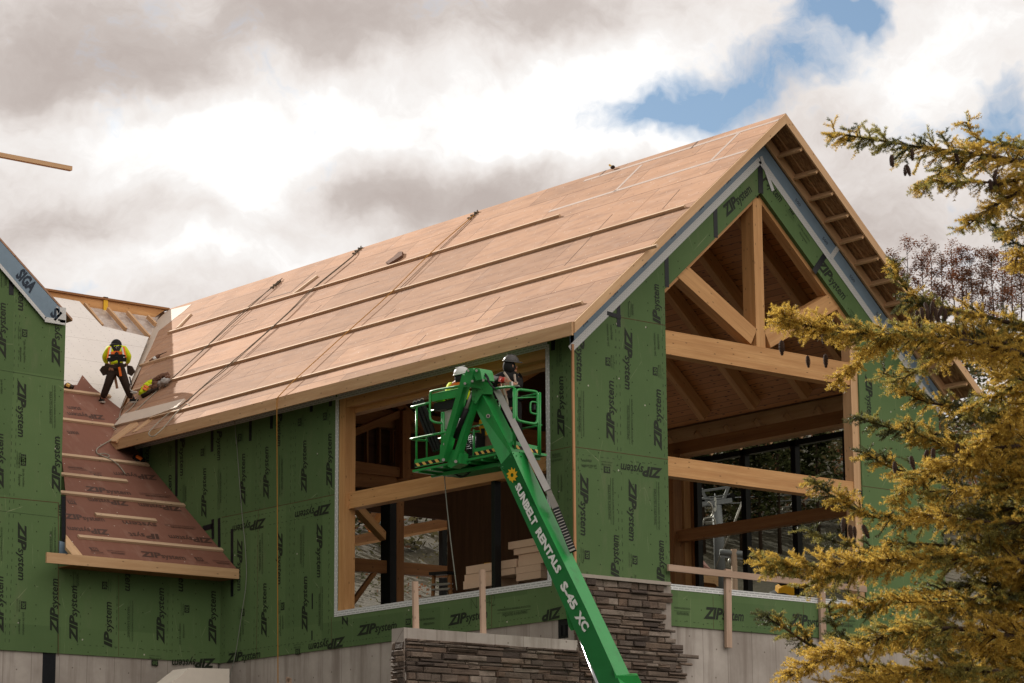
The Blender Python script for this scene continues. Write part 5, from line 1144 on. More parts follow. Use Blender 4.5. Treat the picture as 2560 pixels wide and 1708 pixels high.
def face(mb, c, fwd, up, r=.1):
    """nose, eyes, mouth, ears on a head at c"""
    f_, u = V(fwd).normalized(), V(up).normalized(); s = f_.cross(u)
    mb.blob(c+f_*r*.98-u*r*.1, (.014, .02, .028), 0, 8, 6, (s, f_, u))
    for e in (-1, 1):
        mb.blob(c+f_*r*.86+s*e*.034+u*r*.12, (.014, .008, .009), 1, 8, 6, (s, f_, u)); mb.blob(c+s*e*r*.95, (.012, .02, .032), 0, 8, 6, (s, f_, u))
    mb.blob(c+f_*r*.88-u*r*.48, (.024, .01, .007), 2, 8, 6, (s, f_, u)); mb.blob(c+f_*r*.78-u*r*.78, (.035, .03, .028), 0, 8, 6, (s, f_, u))
def helmet(parent, base, c, up, fwd, mt, marks=None):
    u, f_ = V(up).normalized(), V(fwd).normalized(); s = f_.cross(u).normalized(); f_ = u.cross(s); mb = MB(); n = 16; rings = []
    for k in range(7):
        t = k/6*math.pi/2; r = math.cos(t); rings.append([c+u*(.03+.125*math.sin(t))+f_*math.cos(a)*.145*max(r, .02)+s*math.sin(a)*.118*max(r, .02) for a in [2*math.pi*i/n for i in range(n)]])
    mb.loft(rings); brim = lambda h, e: [c+u*(.025+h)+f_*(math.cos(a)*(.155+e+(.045 if math.cos(a) > .3 else 0)))+s*math.sin(a)*(.128+e) for a in [2*math.pi*i/n for i in range(n)]]
    mb.loft([brim(0, 0), brim(.012, .004), brim(.02, -.01)])
    mb.bar(c+u*.155-f_*.09, c+u*.155+f_*.09, .03, .012, u)
    o = mb.build('helmet', mt, parent, base)
    if marks:
        mb = MB()
        for k, a in enumerate((-1.5, -1.25, -1.0, -.75, -.5)):
            p = c+u*.085+f_*math.sin(a+1.0)*.13+(-s)*math.cos(a+1.0)*.113; 
            mb.bar(p, p+u*.035+f_*.008*(k % 2), .014, .02, s)
        mb.build('helmet_marking', M_['white_ink'], o, base)
    return o
# the roofer with his back to us, one foot on each slope
def HP(x, y, d): return PD(zH(x, y), 58.15+d)
fl, fr = PG(zH(215, 1118), .06), PM(zH(690, 1130), .06)
P = dict(pelvis=HP(430, 600, -.06), spine=HP(430, 490, .10), chest=HP(432, 375, .30), neck=HP(428, 285, .46), head=HP(425, 255, .56), shL=HP(312, 330, .36), shR=HP(552, 330, .36), elL=HP(250, 440, .34), elR=HP(618, 440, .34), wrL=HP(285, 540, .50), wrR=HP(590, 540, .50), hdL=HP(320, 575, .62), hdR=HP(560, 575, .62),
         hipL=HP(368, 660, -.05), hipR=HP(498, 660, -.05), knL=HP(300, 850, -.10), knR=HP(572, 860, -.10), anL=HP(212, 1085, 0), anR=HP(668, 1085, 0), toeL=HP(170, 1085, .16), toeR=HP(745, 1065, .16))
hb = fl.lerp(fr, .5)
roofer, jk = person('person in lime safety jacket bent over, astride the roof valley, back turned', hb, P, M_['hivis'], M_['hivis'], M_['trouser'], .022)
mb = MB(); c = HP(425, 250, .52); mb.blob(c, (.125, .125, .12), 0, 14, 10); mb.blob(HP(425, 275, .40), (.17, .10, .06), 0, 14, 8); mb.build('hood', M_['jacket_black'], roofer, hb)
def back(x, y, e=.0): return HP(x, y, {True: 0}.get(False, 0)+ (.30-(y-375)*.0017)-.205-e)
mb = MB()
def bs(pts, w_, m, e=0.):
    q = crm([back(*p, e) for p in pts], 4)
    for a, b in zip(q[:-1], q[1:]): mb.bar(a, b, w_, .02, fw, m)
bs(((330, 290), (318, 380), (300, 470)), .06, 1); bs(((530, 290), (545, 370), (560, 450)), .06, 1); bs(((345, 300), (332, 380), (318, 470)), .035, 2, .01); bs(((515, 300), (530, 370), (545, 450)), .035, 2, .01)
bs(((350, 395), (430, 380), (510, 395)), .10, 1, .0)
mb.build('safety_stripes', [M_['hivis'], M_['orange'], M_['silver']], roofer, hb)
mb = MB()
bs(((365, 270), (400, 330), (432, 400), (432, 440)), .055, 0, .02); bs(((490, 270), (462, 330), (432, 400)), .055, 0, .02); bs(((310, 430), (370, 425), (432, 432), (500, 428), (560, 440)), .09, 0, .015); bs(((290, 480), (430, 475), (580, 480)), .09, 0, .01); bs(((400, 290), (470, 290)), .06, 0, .02); bs(((432, 290), (432, 420)), .09, 0, .015)
mb.tube([back(440, 300, .05)+V((.03*math.cos(a), 0, .03*math.sin(a))) for a in [k*math.pi/5 for k in range(11)]], .006, 1, 5)
mb.build('fall_harness', [M_['jacket_black'], M_['steel']], roofer, hb)
mb = MB()
for pts, off in ((((215, 575), (290, 560), (320, 690), (225, 720), (172, 635)), -.08), (((585, 565), (650, 575), (700, 655), (650, 725), (590, 690)), -.08)): mb.prism([HP(*p, off) for p in pts], fw*.16)
q = [HP(x, y, -.02) for x, y in ((270, 560), (430, 585), (590, 560))]; 
for a, b in zip(q[:-1], q[1:]): mb.bar(a-fw*.17, b-fw*.17, .07, .03, fw)
mb.build('tool_belt', M_['leather'], roofer, hb, bevel=.015)
mb = MB(); mb.bar(HP(462, 500, -.24), HP(490, 725, -.22), .045, .025, fw, 0); mb.bar(HP(470, 590, -.265), HP(495, 725, -.245), .05, .012, fw, 1); mb.build('strap_end', [M_['jacket_black'], M_['orange']], roofer, hb)
mb = MB(); mb.bar(HP(405, 720, -.05), HP(440, 915, -.05), .055, .03, fw, 2); mb.build('level', [M_['carton'], M_['carton'], M_['carton']], roofer, hb); mb = MB()
mb.bar(HP(628, 735, -.12), HP(655, 870, -.14), .03, .02, fw, 0); mb.tube(crm([HP(650, 860, -.15), HP(635, 920, -.15), HP(665, 955, -.15), HP(740, 970, -.15), HP(700, 985, -.15), HP(640, 970, -.15)], 4), .018, 3, 6); mb.build('lanyard', [M_['jacket_black'], M_['orange'], M_['carton'], M_['steel']], roofer, hb)
# worker with the dark helmet in the basket
def KP(x, y, off, dz=0): return BP((x, y), off)+V((0, 0, dz))
FD = RT.copy()
def standing(cx, ytop, off, hx):
    pass
bf = PA+PE*((BP((1110, 700), .45)-PA).dot(PE))+PF*.45
zf = PA.z+.05
pe = BP((1110, 640), .45)
def at_floor(v, dx=0, df=0): return V((v.x+PE.x*dx+PF.x*df, v.y+PE.y*dx+PF.y*df, zf))
P = dict(pelvis=pe, spine=BP((1108, 520), .45), chest=BP((1105, 400), .43), neck=BP((1112, 300), .42), head=BP((1122, 235), .42), shL=BP((1020, 355), .28), shR=BP((1180, 365), .56), elL=BP((930, 390), .20), elR=BP((1215, 460), .45), wrL=BP((1030, 395), .12), wrR=BP((1160, 440), .20), hdL=BP((1085, 400), .10), hdR=BP((1115, 425), .12),
         hipL=BP((1075, 680), .40), hipR=BP((1145, 680), .50), knL=at_floor(pe, -.10, -.06)+V((0, 0, .48)), knR=at_floor(pe, .12, .05)+V((0, 0, .48)), anL=at_floor(pe, -.12, -.02)+V((0, 0, .07)), anR=at_floor(pe, .14, .06)+V((0, 0, .07)), toeL=at_floor(pe, .06, -.06)+V((0, 0, .05)), toeR=at_floor(pe, .32, .04)+V((0, 0, .05)), side=V((0, 0, 1)))
w2, jk = person('person in black with dark grey helmet standing in the right of the lift basket', at_floor(pe), P, M_['jacket_black'], M_['jacket_black'], M_['jacket_black'], .03)
b2 = at_floor(pe); hc = P['head']; look = (RT*.9+fw*.25-UP*.08).normalized()
mb = MB(); face(mb, hc-UP*.01, look, UP, .098); mb.build('face', [M_['skin'], M_['jacket_black'], M_['red']], w2, b2)
mb = MB(); mb.blob(hc-look*.035-UP*.02, (.112, .112, .135), 0, 14, 10); mb.blob(hc-UP*.17, (.10, .10, .10), 0, 12, 8); mb.build('balaclava', M_['jacket_black'], w2, b2)
helmet(w2, b2, hc+UP*.035, UP*.95+RT*.1, look, M_['dark_hat'], True)
mb = MB(); mb.blob(P['wrL'].lerp(P['hdL'], .2), (.065, .05, .05), 0, 10, 8, (RT, fw, UP)); mb.bar(BP((1010, 385), .12), BP((1045, 395), .11), .09, .09, fw, 0); mb.build('glove', M_['red'], w2, b2)
mb = MB()
for pts in (((1045, 310), (1075, 350), (1105, 400)), ((1160, 330), (1165, 380), (1175, 440)), ((1050, 430), (1045, 500), (1080, 620), (1085, 700)), ((1130, 430), (1195, 425))):
    q = crm([BP(p, .26) for p in pts], 3); mb = MB()
    for a, b in zip(q[:-1], q[1:]): mb.bar(a, b, .035, .012, PF)
    mb.build('harness_strap', M_['pale_board'], w2, b2)
mb = MB(); mb.prism([BP(p, .10) for p in ((1060, 425), (1125, 408), (1128, 455), (1190, 445), (1205, 462), (1130, 465))], PF*.04); tag(mb.build('hand_tool', M_['steel'], None, base=BP((1100, 430), .1)), 'small bright steel hand tool held in the red glove', 'tool')
# worker with white helmet, mostly behind the hood
pe = BP((520, 690), .50)
P = dict(pelvis=pe, spine=BP((515, 580), .46), chest=BP((520, 490), .40), neck=BP((560, 415), .36), head=BP((588, 360), .34), shL=BP((455, 470), .30), shR=BP((600, 480), .52), elL=BP((440, 580), .25), elR=BP((650, 590), .5), wrL=BP((520, 600), .15), wrR=BP((600, 600), .3), hdL=BP((570, 600), .12), hdR=BP((560, 610), .2),
         hipL=BP((485, 740), .45), hipR=BP((555, 740), .55), knL=at_floor(pe, -.10, -.06)+V((0, 0, .48)), knR=at_floor(pe, .12, .05)+V((0, 0, .48)), anL=at_floor(pe, -.12, -.02)+V((0, 0, .07)), anR=at_floor(pe, .14, .06)+V((0, 0, .07)), toeL=at_floor(pe, .06, -.06)+V((0, 0, .05)), toeR=at_floor(pe, .32, .04)+V((0, 0, .05)), side=V((0, 0, 1)))
w3, jk = person('person in lime jacket and white helmet leaning behind the green hood of the lift basket', at_floor(pe), P, M_['hivis'], M_['hivis'], M_['trouser'], .03)
b3 = at_floor(pe); hc = P['head']; look = (RT*.95-UP*.25).normalized()
mb = MB(); face(mb, hc-UP*.01, look, UP, .098); mb.build('face', [M_['skin'], M_['jacket_black'], M_['red']], w3, b3)
mb = MB(); mb.blob(hc-look*.02-UP*.02, (.115, .115, .135), 0, 14, 10); mb.build('balaclava', M_['jacket_black'], w3, b3)
helmet(w3, b3, hc+UP*.03, UP*.95-RT*.22, look, M_['white_hat'])
mb = MB(); q = crm([BP(p, .25) for p in ((460, 470), (520, 440), (590, 430))], 3)
for a, b in zip(q[:-1], q[1:]): mb.bar(a, b, .05, .03, PF)
mb.build('orange_band', M_['orange'], w3, b3)
# ------------------------------------------------------------------ ropes, loose boards and small things on the roof
def rope(name, label, z_pts, r, mt, surf='M', n=6, base=None, cat='rope', ends=None):
    pts = []
    for e in z_pts:
        z, x, y, h = e[:4]; s = e[4] if len(e) > 4 else surf
        pts.append(PM(z(x, y), h) if s == 'M' else PG(z(x, y), h) if s == 'G' else PX(z(x, y), h))
    mb = MB(); mb.tube(crm(pts, n), r, 0, 6); mid = pts[len(pts)//2]
    return tag(mb.build(name, M_[mt], None, base=mid), label, cat)
hl = .055
rope('rope', 'dark lifeline rope from the left anchor down to the coiled end beside the roofer', [(zE, 1460, 50, .03), (zE, 1400, 100, .05), (zE, 1180, 300, hl), (zE, 880, 575, hl), (zE, 590, 842, hl)], .010, 'rope_dark', n=3)
rope('rope', 'second strand of lifeline rope beside the left anchor line', [(zE, 1440, 75, .03), (zE, 1405, 105, .05), (zE, 1150, 310, .05), (zE, 860, 590, .05), (zE, 600, 836, .05)], .008, 'rope_dark', n=3)
rope('rope', 'slack grey rope looping across the valley below the roofer', [(zE, 588, 845, .05), (zE, 480, 930, .02), (zE, 330, 1070, .02), (zE, 210, 1180, .03), (zE, 120, 1205, .08), (zE, 108, 1180, .08), (zE, 180, 1145, .04), (zE, 280, 1060, .03), (zE, 322, 1000, .06), (zE, 318, 985, .1)], .011, 'rope_grey')
rope('rope', 'short grey rope hanging from the roofer to the valley', [(zE, 295, 950, .25), (zE, 270, 1010, .1), (zE, 200, 1080, .04), (zE, 182, 1150, .03), (zE, 175, 1170, .03)], .010, 'rope_grey')
rope('rope', 'dark lifeline rope down the roof from the middle anchor', [(zB, 930, 470, .03), (zB, 870, 530, .05), (zB, 500, 830, hl), (zB, 300, 1030, .06), (zB, 0, 1300, hl), (zE, 990, 770, .07), (zE, 860, 880, .05), (zE, 720, 1005, .04), (zE, 640, 1060, .04)], .010, 'rope_dark', n=3)
rope('rope', 'second dark strand twisted beside the middle lifeline', [(zB, 925, 480, .03), (zB, 860, 545, .05), (zB, 560, 790, .05), (zB, 330, 1010, .06), (zB, 20, 1290, .06), (zE, 1000, 780, .07), (zE, 850, 895, .05), (zE, 710, 1020, .04)], .008, 'rope_dark', n=3)
rope('rope', 'pale rope loop lying over the eave at the end of the middle lifeline', [(zE, 640, 1060, .04), (zE, 520, 1150, .05), (zE, 430, 1240, .06), (zE, 415, 1275, .07), (zE, 450, 1288, .07), (zE, 520, 1230, .05), (zE, 600, 1140, .05), (zE, 650, 1085, .06), (zE, 690, 1050, .06), (zE, 715, 1035, .06), (zE, 735, 1050, .05)], .012, 'rope_grey')
rope('rope', 'orange lifeline rope over the eave and hanging down the long wall', [(zB, 2000, 140, .03), (zB, 1620, 470, .06), (zB, 1240, 850, .06), (zB, 830, 1220, .06), (zE, 1570, 835, .08), (zE, 1480, 925, .06), (zE, 1424, 985, .03), (zE, 1419, 1000, -.60, 'X'), (zE, 1418, 1100, -.59, 'X'), (zE, 1420, 1500, -.45, 'X'), (zC, 345, 700, -.4, 'X'), (zC, 348, 1568, -.35, 'X'), (zC, 349, 1900, -.35, 'X')], .010, 'rope_orange', n=3)
rope('rope', 'thin dark strand standing for the cast shadow of the orange lifeline near the ridge', [(zB, 2000, 150, .02), (zB, 1700, 440, .03), (zB, 1640, 500, .05), (zB, 1300, 830, .05)], .006, 'rope_dark', n=2)  # dark tube stands in for the shadow cast by the orange rope
rope('rope', 'grey rope end curled over the red brown wing roof', [(zE, 125, 1215, .06, 'G'), (zE, 175, 1245, .05, 'G'), (zE, 188, 1280, .05, 'G'), (zE, 150, 1300, .06, 'G'), (zL, 640, 45, .04, 'G'), (zL, 622, 75, .03, 'G'), (zL, 640, 95, .03, 'G'), (zL, 690, 112, .03, 'G'), (zL, 703, 100, .03, 'G'), (zL, 672, 88, .06, 'G'), (zL, 645, 95, .06, 'G'), (zL, 720, 130, .06, 'G'), (zL, 770, 170, .03, 'G'), (zL, 808, 220, .03, 'G')], .012, 'rope_grey')
rope('cable', 'thin grey cable hanging down the green long wall left of the orange rope', [(zE, 1088, 1170, -.03, 'X'), (zE, 1100, 1350, -.04, 'X'), (zC, 80, 0, -.05, 'X'), (zC, 110, 400, -.05, 'X'), (zC, 145, 850, -.05, 'X'), (zC, 110, 1150, -.06, 'X'), (zC, 70, 1400, -.06, 'X'), (zC, 30, 1568, -.08, 'X'), (zC, 25, 1800, -.1, 'X')], .008, 'cable', cat='cable')
for z, x, y, lab in ((zE, 1410, 95, 'dark steel roof anchor and carabiner near the ridge, leftmost of the three'), (zB, 930, 462, 'dark steel roof anchor and carabiner at the ridge, between the other two'), (zB, 1995, 135, 'dark steel roof anchor and carabiner at the top of the orange rope')):
    c = PM(z(x, y), .03); e1 = V((0, 1, 0)); e2 = MN.cross(e1); mb = MB()
    for d_, rr in ((-.10, .055), (.0, .06), (.10, .045)):
        cc = c+e2*-d_*1.1+e1*rnd.uniform(-.02, .02); mb.tube([cc+(e1*math.cos(a)*rr*.7+e2*math.sin(a)*rr+MN*.02*math.sin(a*2)) for a in [k*math.pi/6 for k in range(13)]], .012, 0, 6)
    mb.bar(c-e2*.14+MN*-.02, c+e2*.02+MN*-.02, .09, .015, MN); tag(mb.build('roof_anchor', M_['rope_dark'], None, base=c), lab, 'anchor', 'roof anchors near the ridge')
def loose(z, a, b, w_, t, lab, mt='batten', h=.002, nm='loose_board'):
    p, q = PM(z(*a), h), PM(z(*b), h); mb = MB(); mb.bar(p+MN*t/2, q+MN*t/2, w_, t, MN); tag(mb.build(nm, M_[mt], None, base=p), lab, 'board', 'loose boards on the roof')
loose(zE, (742, 340), (640, 447), .085, .04, 'short loose board lying up the slope above the top batten near the white valley strip')
loose(zB, (565, 705), (345, 872), .085, .04, 'loose board lying up the slope above the top batten beside the middle rope')
mb = MB(); pts = [PM(zB(*p), .01) for p in ((1200, 590), (1230, 600), (1290, 565), (1350, 525), (1355, 490), (1320, 492), (1270, 540))]; mb.prism(pts, MN*.05); tag(mb.build('offcut', M_['brown_rag'], None, base=pts[0], bevel=.01), 'dark brown curved scrap resting on the top batten in mid roof', 'offcut')
mb = MB(); c = PM(zD(462, 768), .05); mb.blob(c, (.04, .06, .04), 0, 8, 6); mb.bar(c, c+V((0, .1, .07)), .03, .03, MN, 1); tag(mb.build('tape_roll', [M_['leather'], M_['hazard_y']], None, base=c), 'small dark object sitting on the ridge near the gable', 'tool')
# caulking gun and clothes by the valley
c0, c1 = PM(zH(930, 510), .05), PM(zH(1085, 405), .05); d = (c1-c0); mb = MB(); mb.tube([c0, c0.lerp(c1, .25), c0.lerp(c1, .3), c0.lerp(c1, .85), c1], [.035, .035, .042, .042, .02], 0, 10); mb.tube([c0.lerp(c1, .35), c0.lerp(c1, .6)], .044, 1, 10); mb.tube([c1, PM(zH(1190, 360), .05)], [.014, .006], 2, 8)
tag(mb.build('sealant_gun', [M_['brown_rag'], M_['silver'], M_['black']], None, base=c0), 'brown sealant tube in a caulking gun lying above the second batten by the valley', 'sealant gun')
loose(zH, (990, 445), (855, 560), .05, .03, 'thin loose lath beside the caulking gun by the valley')
def rag(pts, mt, lab, cat, sc=1., nm='cloth', ex=None):
    mb = MB(); cs = [PM(zH(*p[:2]), p[3] if len(p) > 3 else .06) for p in pts]; r = random.Random(int(pts[0][0]))
    for c, p in zip(cs, pts):
        ph = r.uniform(0, 6); mb.blob(c, (p[2]*1.1, p[2], p[2]*.75), 0, 14, 10, (V((0, 1, 0)), MN.cross(V((0, 1, 0))), MN), fn=lambda d: 1+.16*math.sin(d.x*7+ph)+.13*math.sin(d.y*9+ph*2)+.1*math.sin(d.z*8+ph))
    if ex: ex(mb)
    return tag(mb.build(nm, mt, None, base=cs[0]), lab, cat)
def ex(mb):
    for a, b in (((825, 905), (885, 935)), ((850, 870), (905, 900))):
        mb.bar(PM(zH(*a), .13), PM(zH(*b), .13), .05, .02, MN, 1)
rag([(825, 975, .09), (850, 920, .09), (885, 865, .08), (930, 830, .08), (960, 810, .05)], [M_['hivis'], M_['orange']], 'crumpled lime and orange safety vest lying on the roof beside the valley', 'vest', ex=ex, nm='safety_vest')
rag([(1030, 790, .08, .1), (1060, 760, .08, .14), (1110, 730, .08, .14), (1170, 715, .08, .12), (1200, 750, .06, .12), (1015, 800, .08, .12), (1012, 845, .08, .1), (1005, 895, .08)], M_['brown_rag'], 'crumpled brown jacket lying on the roof between the vest and the ropes', 'jacket', nm='brown_jacket')
rag([(1120, 830, .10, .10), (1150, 810, .09, .12), (1200, 790, .05, .1)], M_['grey_rag'], 'pale grey cap lying on the brown jacket', 'cap', nm='grey_cap')
mb = MB(); mb.tube([PM(zH(815, 1030), .05), PM(zH(900, 985), .05), PM(zH(970, 940), .06)], [.05, .045, .04], 0, 10); mb.tube([PM(zH(970, 960), .05), PM(zH(1060, 910), .05)], [.05, .03], 0, 8); tag(mb.build('tool_roll', M_['leather'], None, base=PM(zH(815, 1030))), 'dark brown tool roll under the crumpled vest', 'tool roll')
# tools on the wing roof
mb = MB(); c = PG(zL(900, 122), .05); mb.bar(PG(zL(868, 105), .05), PG(zL(925, 140), .05), .12, .10, WN, 0); mb.bar(PG(zL(880, 105), .1), PG(zL(915, 125), .1), .06, .05, WN, 1); mb.tube([PG(zL(865, 108), .07), PG(zL(885, 140), .04)], .02, 0, 6)
tag(mb.build('drill', [M_['black'], M_['orange']], None, base=c), 'black and orange power tool on the red brown wing roof below the eave', 'power tool')
mb = MB(); c = PG(zW(465, 1100), .06); mb.bar(PG(zW(446, 1088), .06), PG(zW(490, 1112), .06), .12, .10, WN, 0); mb.bar(PG(zW(450, 1085), .12), PG(zW(470, 1095), .12), .07, .05, WN, 1)
tag(mb.build('nail_gun', [M_['leather'], M_['hazard_y']], None, base=c), 'small brown tool on the wing batten beside the green bay wall', 'power tool')
# boards stacked on the window sill, drill, ladder
sh = WZ0-.02
def stack_(z, L, Rr, n, x0, dx, lab, jit, grp='insulation boards stacked in the window'):
    pass
def slabs(rows, x, dep_, prefix):
    for i, (l, r_, yb, yt, j) in enumerate(rows):
        a, b = PX(zI(l, yb), x+j), PX(zI(r_, yb), x+j); t = PX(zI(l, yt), x+j); h = abs(t.z-a.z)
        yield i, a, b, h, j
def boards(rows, x, dep_, labs, grp):
    a0 = PX(zI(rows[0][0], rows[0][2]), x); z = a0.z
    for k, (l, r_, yb, yt, j) in enumerate(rows):
        a, b = PX(zI(l, yb), x+j), PX(zI(r_, yb), x+j); h = (PX(zI(l, yt), x+j).z-a.z)
        mb = MB(); mb.prism([(x+j, a.y, z), (x+j, b.y, z), (x+j, b.y, z+h-.004), (x+j, a.y, z+h-.004)], (dep_, 0, 0), u=(0, 1, 0))
        tag(mb.build('insulation_board', M_['foam'], None, base=(x+j, (a.y+b.y)/2, z)), labs[k], 'board', grp); z += h
pos_ = ['lowest', 'second from the bottom', 'middle', 'fourth from the bottom', 'fifth from the bottom', 'sixth from the bottom', 'seventh from the bottom', 'topmost']
low_rows = [(806, 1005, 1390, 1335, .0), (815, 1160, 1345, 1300, .03), (825, 1165, 1305, 1250, .02)]
boards(low_rows, .42, .6, ['pale insulation board, %s of the low stack behind the black window post' % s for s in ('lowest', 'middle one', 'topmost')], 'insulation boards in the low stack')
hi_rows = [(1165, 1330, 1335, 1285, .0), (1155, 1330, 1293, 1246, .0), (1178, 1345, 1250, 1205, .0), (1180, 1345, 1208, 1170, .03), (1148, 1345, 1168, 1125, .0), (1110, 1310, 1125, 1075, -.02)]
boards(hi_rows, .45, .6, ['pale insulation board, %s of the tall stack behind the green boom' % s for s in ('lowest', 'second from bottom', 'third from bottom', 'third from top', 'second from top', 'topmost')], 'insulation boards in the tall stack')
mb = MB(); c = PX(zI(980, 1228), .6); mb.bar(PX(zI(960, 1225), .6), PX(zI(1000, 1222), .6), .07, .08, V((1, 0, 0)), 0); mb.bar(PX(zI(985, 1225), .6), PX(zI(985, 1245), .6), .05, .05, V((1, 0, 0)), 1); mb.tube([PX(zI(962, 1232), .6), PX(zI(958, 1245), .6)], .02, 1, 6)
tag(mb.build('cordless_drill', [M_['yellow'], M_['black']], None, base=c), 'yellow and black cordless drill on the low stack of insulation boards', 'drill')
lad = thing('step_ladder', 'brown wooden step ladder standing inside the long wall opening', 'ladder', PX(zI(665, 1440), 1.1)); LX = lambda p: PX(p, 1.1)
for a, b in (((608, 1290), (598, 1440)), ((712, 1290), (728, 1440))):
    mb = MB(); mb.bar(LX(zI(*a)), LX(zI(b[0], b[1]+60)), .07, .04, V((1, 0, 0))); mb.build('side_rail', M_['dark_wood'], lad)
mb = MB(); mb.bar(LX(zI(602, 1285)), LX(zI(722, 1278)), .2, .06); mb.build('top_cap', M_['black'], lad)
for y in (1358, 1392, 1440): mb = MB(); mb.bar(LX(zI(602, y)), LX(zI(724, y-8)), .1, .03); mb.build('step', M_['steel'], lad)
# pale block in front of the wing foundation, small stake
mb = MB(); pts = [PY(zL(*p), YG-1.2) for p in ((1105, 1565), (1225, 1470), (1480, 1476), (1478, 1640), (1100, 1640))]; mb.prism(pts, (0, .6, 0)); tag(mb.build('concrete_block', M_['pale_concrete'], None, base=pts[4], bevel=.01), 'pale chamfered block in front of the wing foundation at the bottom edge', 'block')
mb = MB(); p = PX(zC(420, 1540), -.5); mb.bar(PX(zC(415, 1560), -.5), V((p.x, p.y, p.z+.02)), .12, .05, V((1, 0, 0))); mb.bar((p.x, p.y, p.z), (p.x, p.y, GRD+2), .10, .05, V((1, 0, 0))); tag(mb.build('wooden_stake', M_['grey_wood'], None, base=(p.x, p.y, GRD+2)), 'top of a wooden stake beside the orange rope at the bottom edge', 'stake')

# ------------------------------------------------------------------ background: hill trees, chair lift, machine
def onhill(px, py):
    d = raydir(px, py); t = 75.
    while t < 900:
        p = CAM+d*t
        if ground_z(p.x, p.y) >= p.z: return p
        t += .5
    return CAM+d*300
def clumps(mb, r, c, rad, n, size, m=0, flat=.8, dens=.35):
    for _ in range(n):
        while True:
            d = V((r.uniform(-1, 1), r.uniform(-1, 1), r.uniform(-1, 1)))
            if dens < d.length < 1: break
        p = V(c)+V((d.x*rad[0], d.y*rad[1], d.z*rad[2])); a = V((r.uniform(-1, 1), r.uniform(-1, 1), r.uniform(-.6, .6))).normalized(); b = a.orthogonal().normalized(); s = size*r.uniform(.5, 1.3)
        b0 = len(mb.v); mb.v += [p-a*s-b*s*.3, p+b*s*.7, p+a*s-b*s*.2, p-b*s*.8]; mb.face([b0, b0+1, b0+2, b0+3], [(0, 0)]*4, m)
def bare_tree(r, base, h, crown_m, lab, lean=0):
    t = thing('hill_tree', lab, 'tree', base, 'autumn trees on the hilltop'); mb = MB(); B = V(base); n = 7; top = B+V((r.uniform(-.5, .5), 0, h))
    pts = [B.lerp(top, k/n)+V((r.uniform(-.15, .15), r.uniform(-.15, .15), 0)) for k in range(n+1)]; pts[0] = B-V((0, 0, .5))
    mb.tube(pts, [.20*(1-k/(n+1.5)) for k in range(n+1)], 0, 6); tips = []
    for k in range(26):
        f_ = r.uniform(.35, 1); p = B.lerp(top, f_); a = r.uniform(0, 6.28); L = (1.1-f_)*h*.15+r.uniform(.3, .8); e = p+V((math.cos(a)*L*.7, math.sin(a)*L*.7, L*.65)); m_ = p.lerp(e, .5)+V((0, 0, -.1)); mb.tube([p, m_, e], [.06, .04, .018], 0, 4, False)
        for q in range(3): g = m_.lerp(e, r.random()); e2 = g+V((r.uniform(-.8, .8), r.uniform(-.8, .8), r.uniform(.2, 1.))); mb.tube([g, e2], [.025, .01], 0, 3, False); tips.append(e2)
        tips.append(e)
    mb.build('trunk', M_['bark_far'], t, base)
    mb = MB()
    for e in tips:
        if r.random() < .9: clumps(mb, r, e, (.8, .8, .65), 22, .16, 0, dens=.0)
    mb.build('crown', crown_m, t, base); return t
r = random.Random(21)
hill_px = [(2275, 1.0, 'leaf_rust'), (2243, .86, 'leaf_brown'), (2312, .97, 'leaf_rust'), (2338, .92, 'leaf_brown'), (2362, .90, 'leaf_brown'), (2392, .93, 'leaf_rust'), (2412, .88, 'leaf_rust'), (2440, .84, 'leaf_brown'), (2462, .86, 'leaf_brown'), (2487, .90, 'leaf_brown'), (2512, .82, 'leaf_rust'), (2535, .80, 'leaf_brown'), (2560, .84, 'leaf_brown'), (2590, .9, 'leaf_rust')]
words = ['tallest rust crowned tree at the left of the hilltop row', 'thin bare tree first on the left of the hilltop row', 'tall rust topped tree just right of the tallest hilltop tree', 'slim grey twiggy tree fourth along the hilltop row', 'slender sparse tree left of the round rust tree on the hilltop', 'dense round rust crowned tree in the middle of the hilltop row', 'rust tree touching the right side of the dense round hilltop tree', 'open grey brown tree right of the two rust trees on the hilltop', 'grey brown twiggy tree ninth from the left on the hilltop', 'dark brown wide crowned tree tenth from the left on the hilltop', 'short rust tree behind the spruce tip on the hilltop', 'short grey tree behind the golden spruce branch on the hilltop', 'grey brown hilltop tree at the right edge of the photo', 'rust hilltop tree just past the right edge of the photo']
for (px, s, mk), wd in zip(hill_px, words):
    s = min(s+.04, 1.)
    p = PD((px, 905), r.uniform(418, 440)); p.z = ground_z(p.x, p.y); topz = CAM.z+(2252-(640+(1-s)*240))/F_PX*((p-CAM).dot(fw))
    bare_tree(r, p, max(topz-p.z, 8), M_[mk], wd)
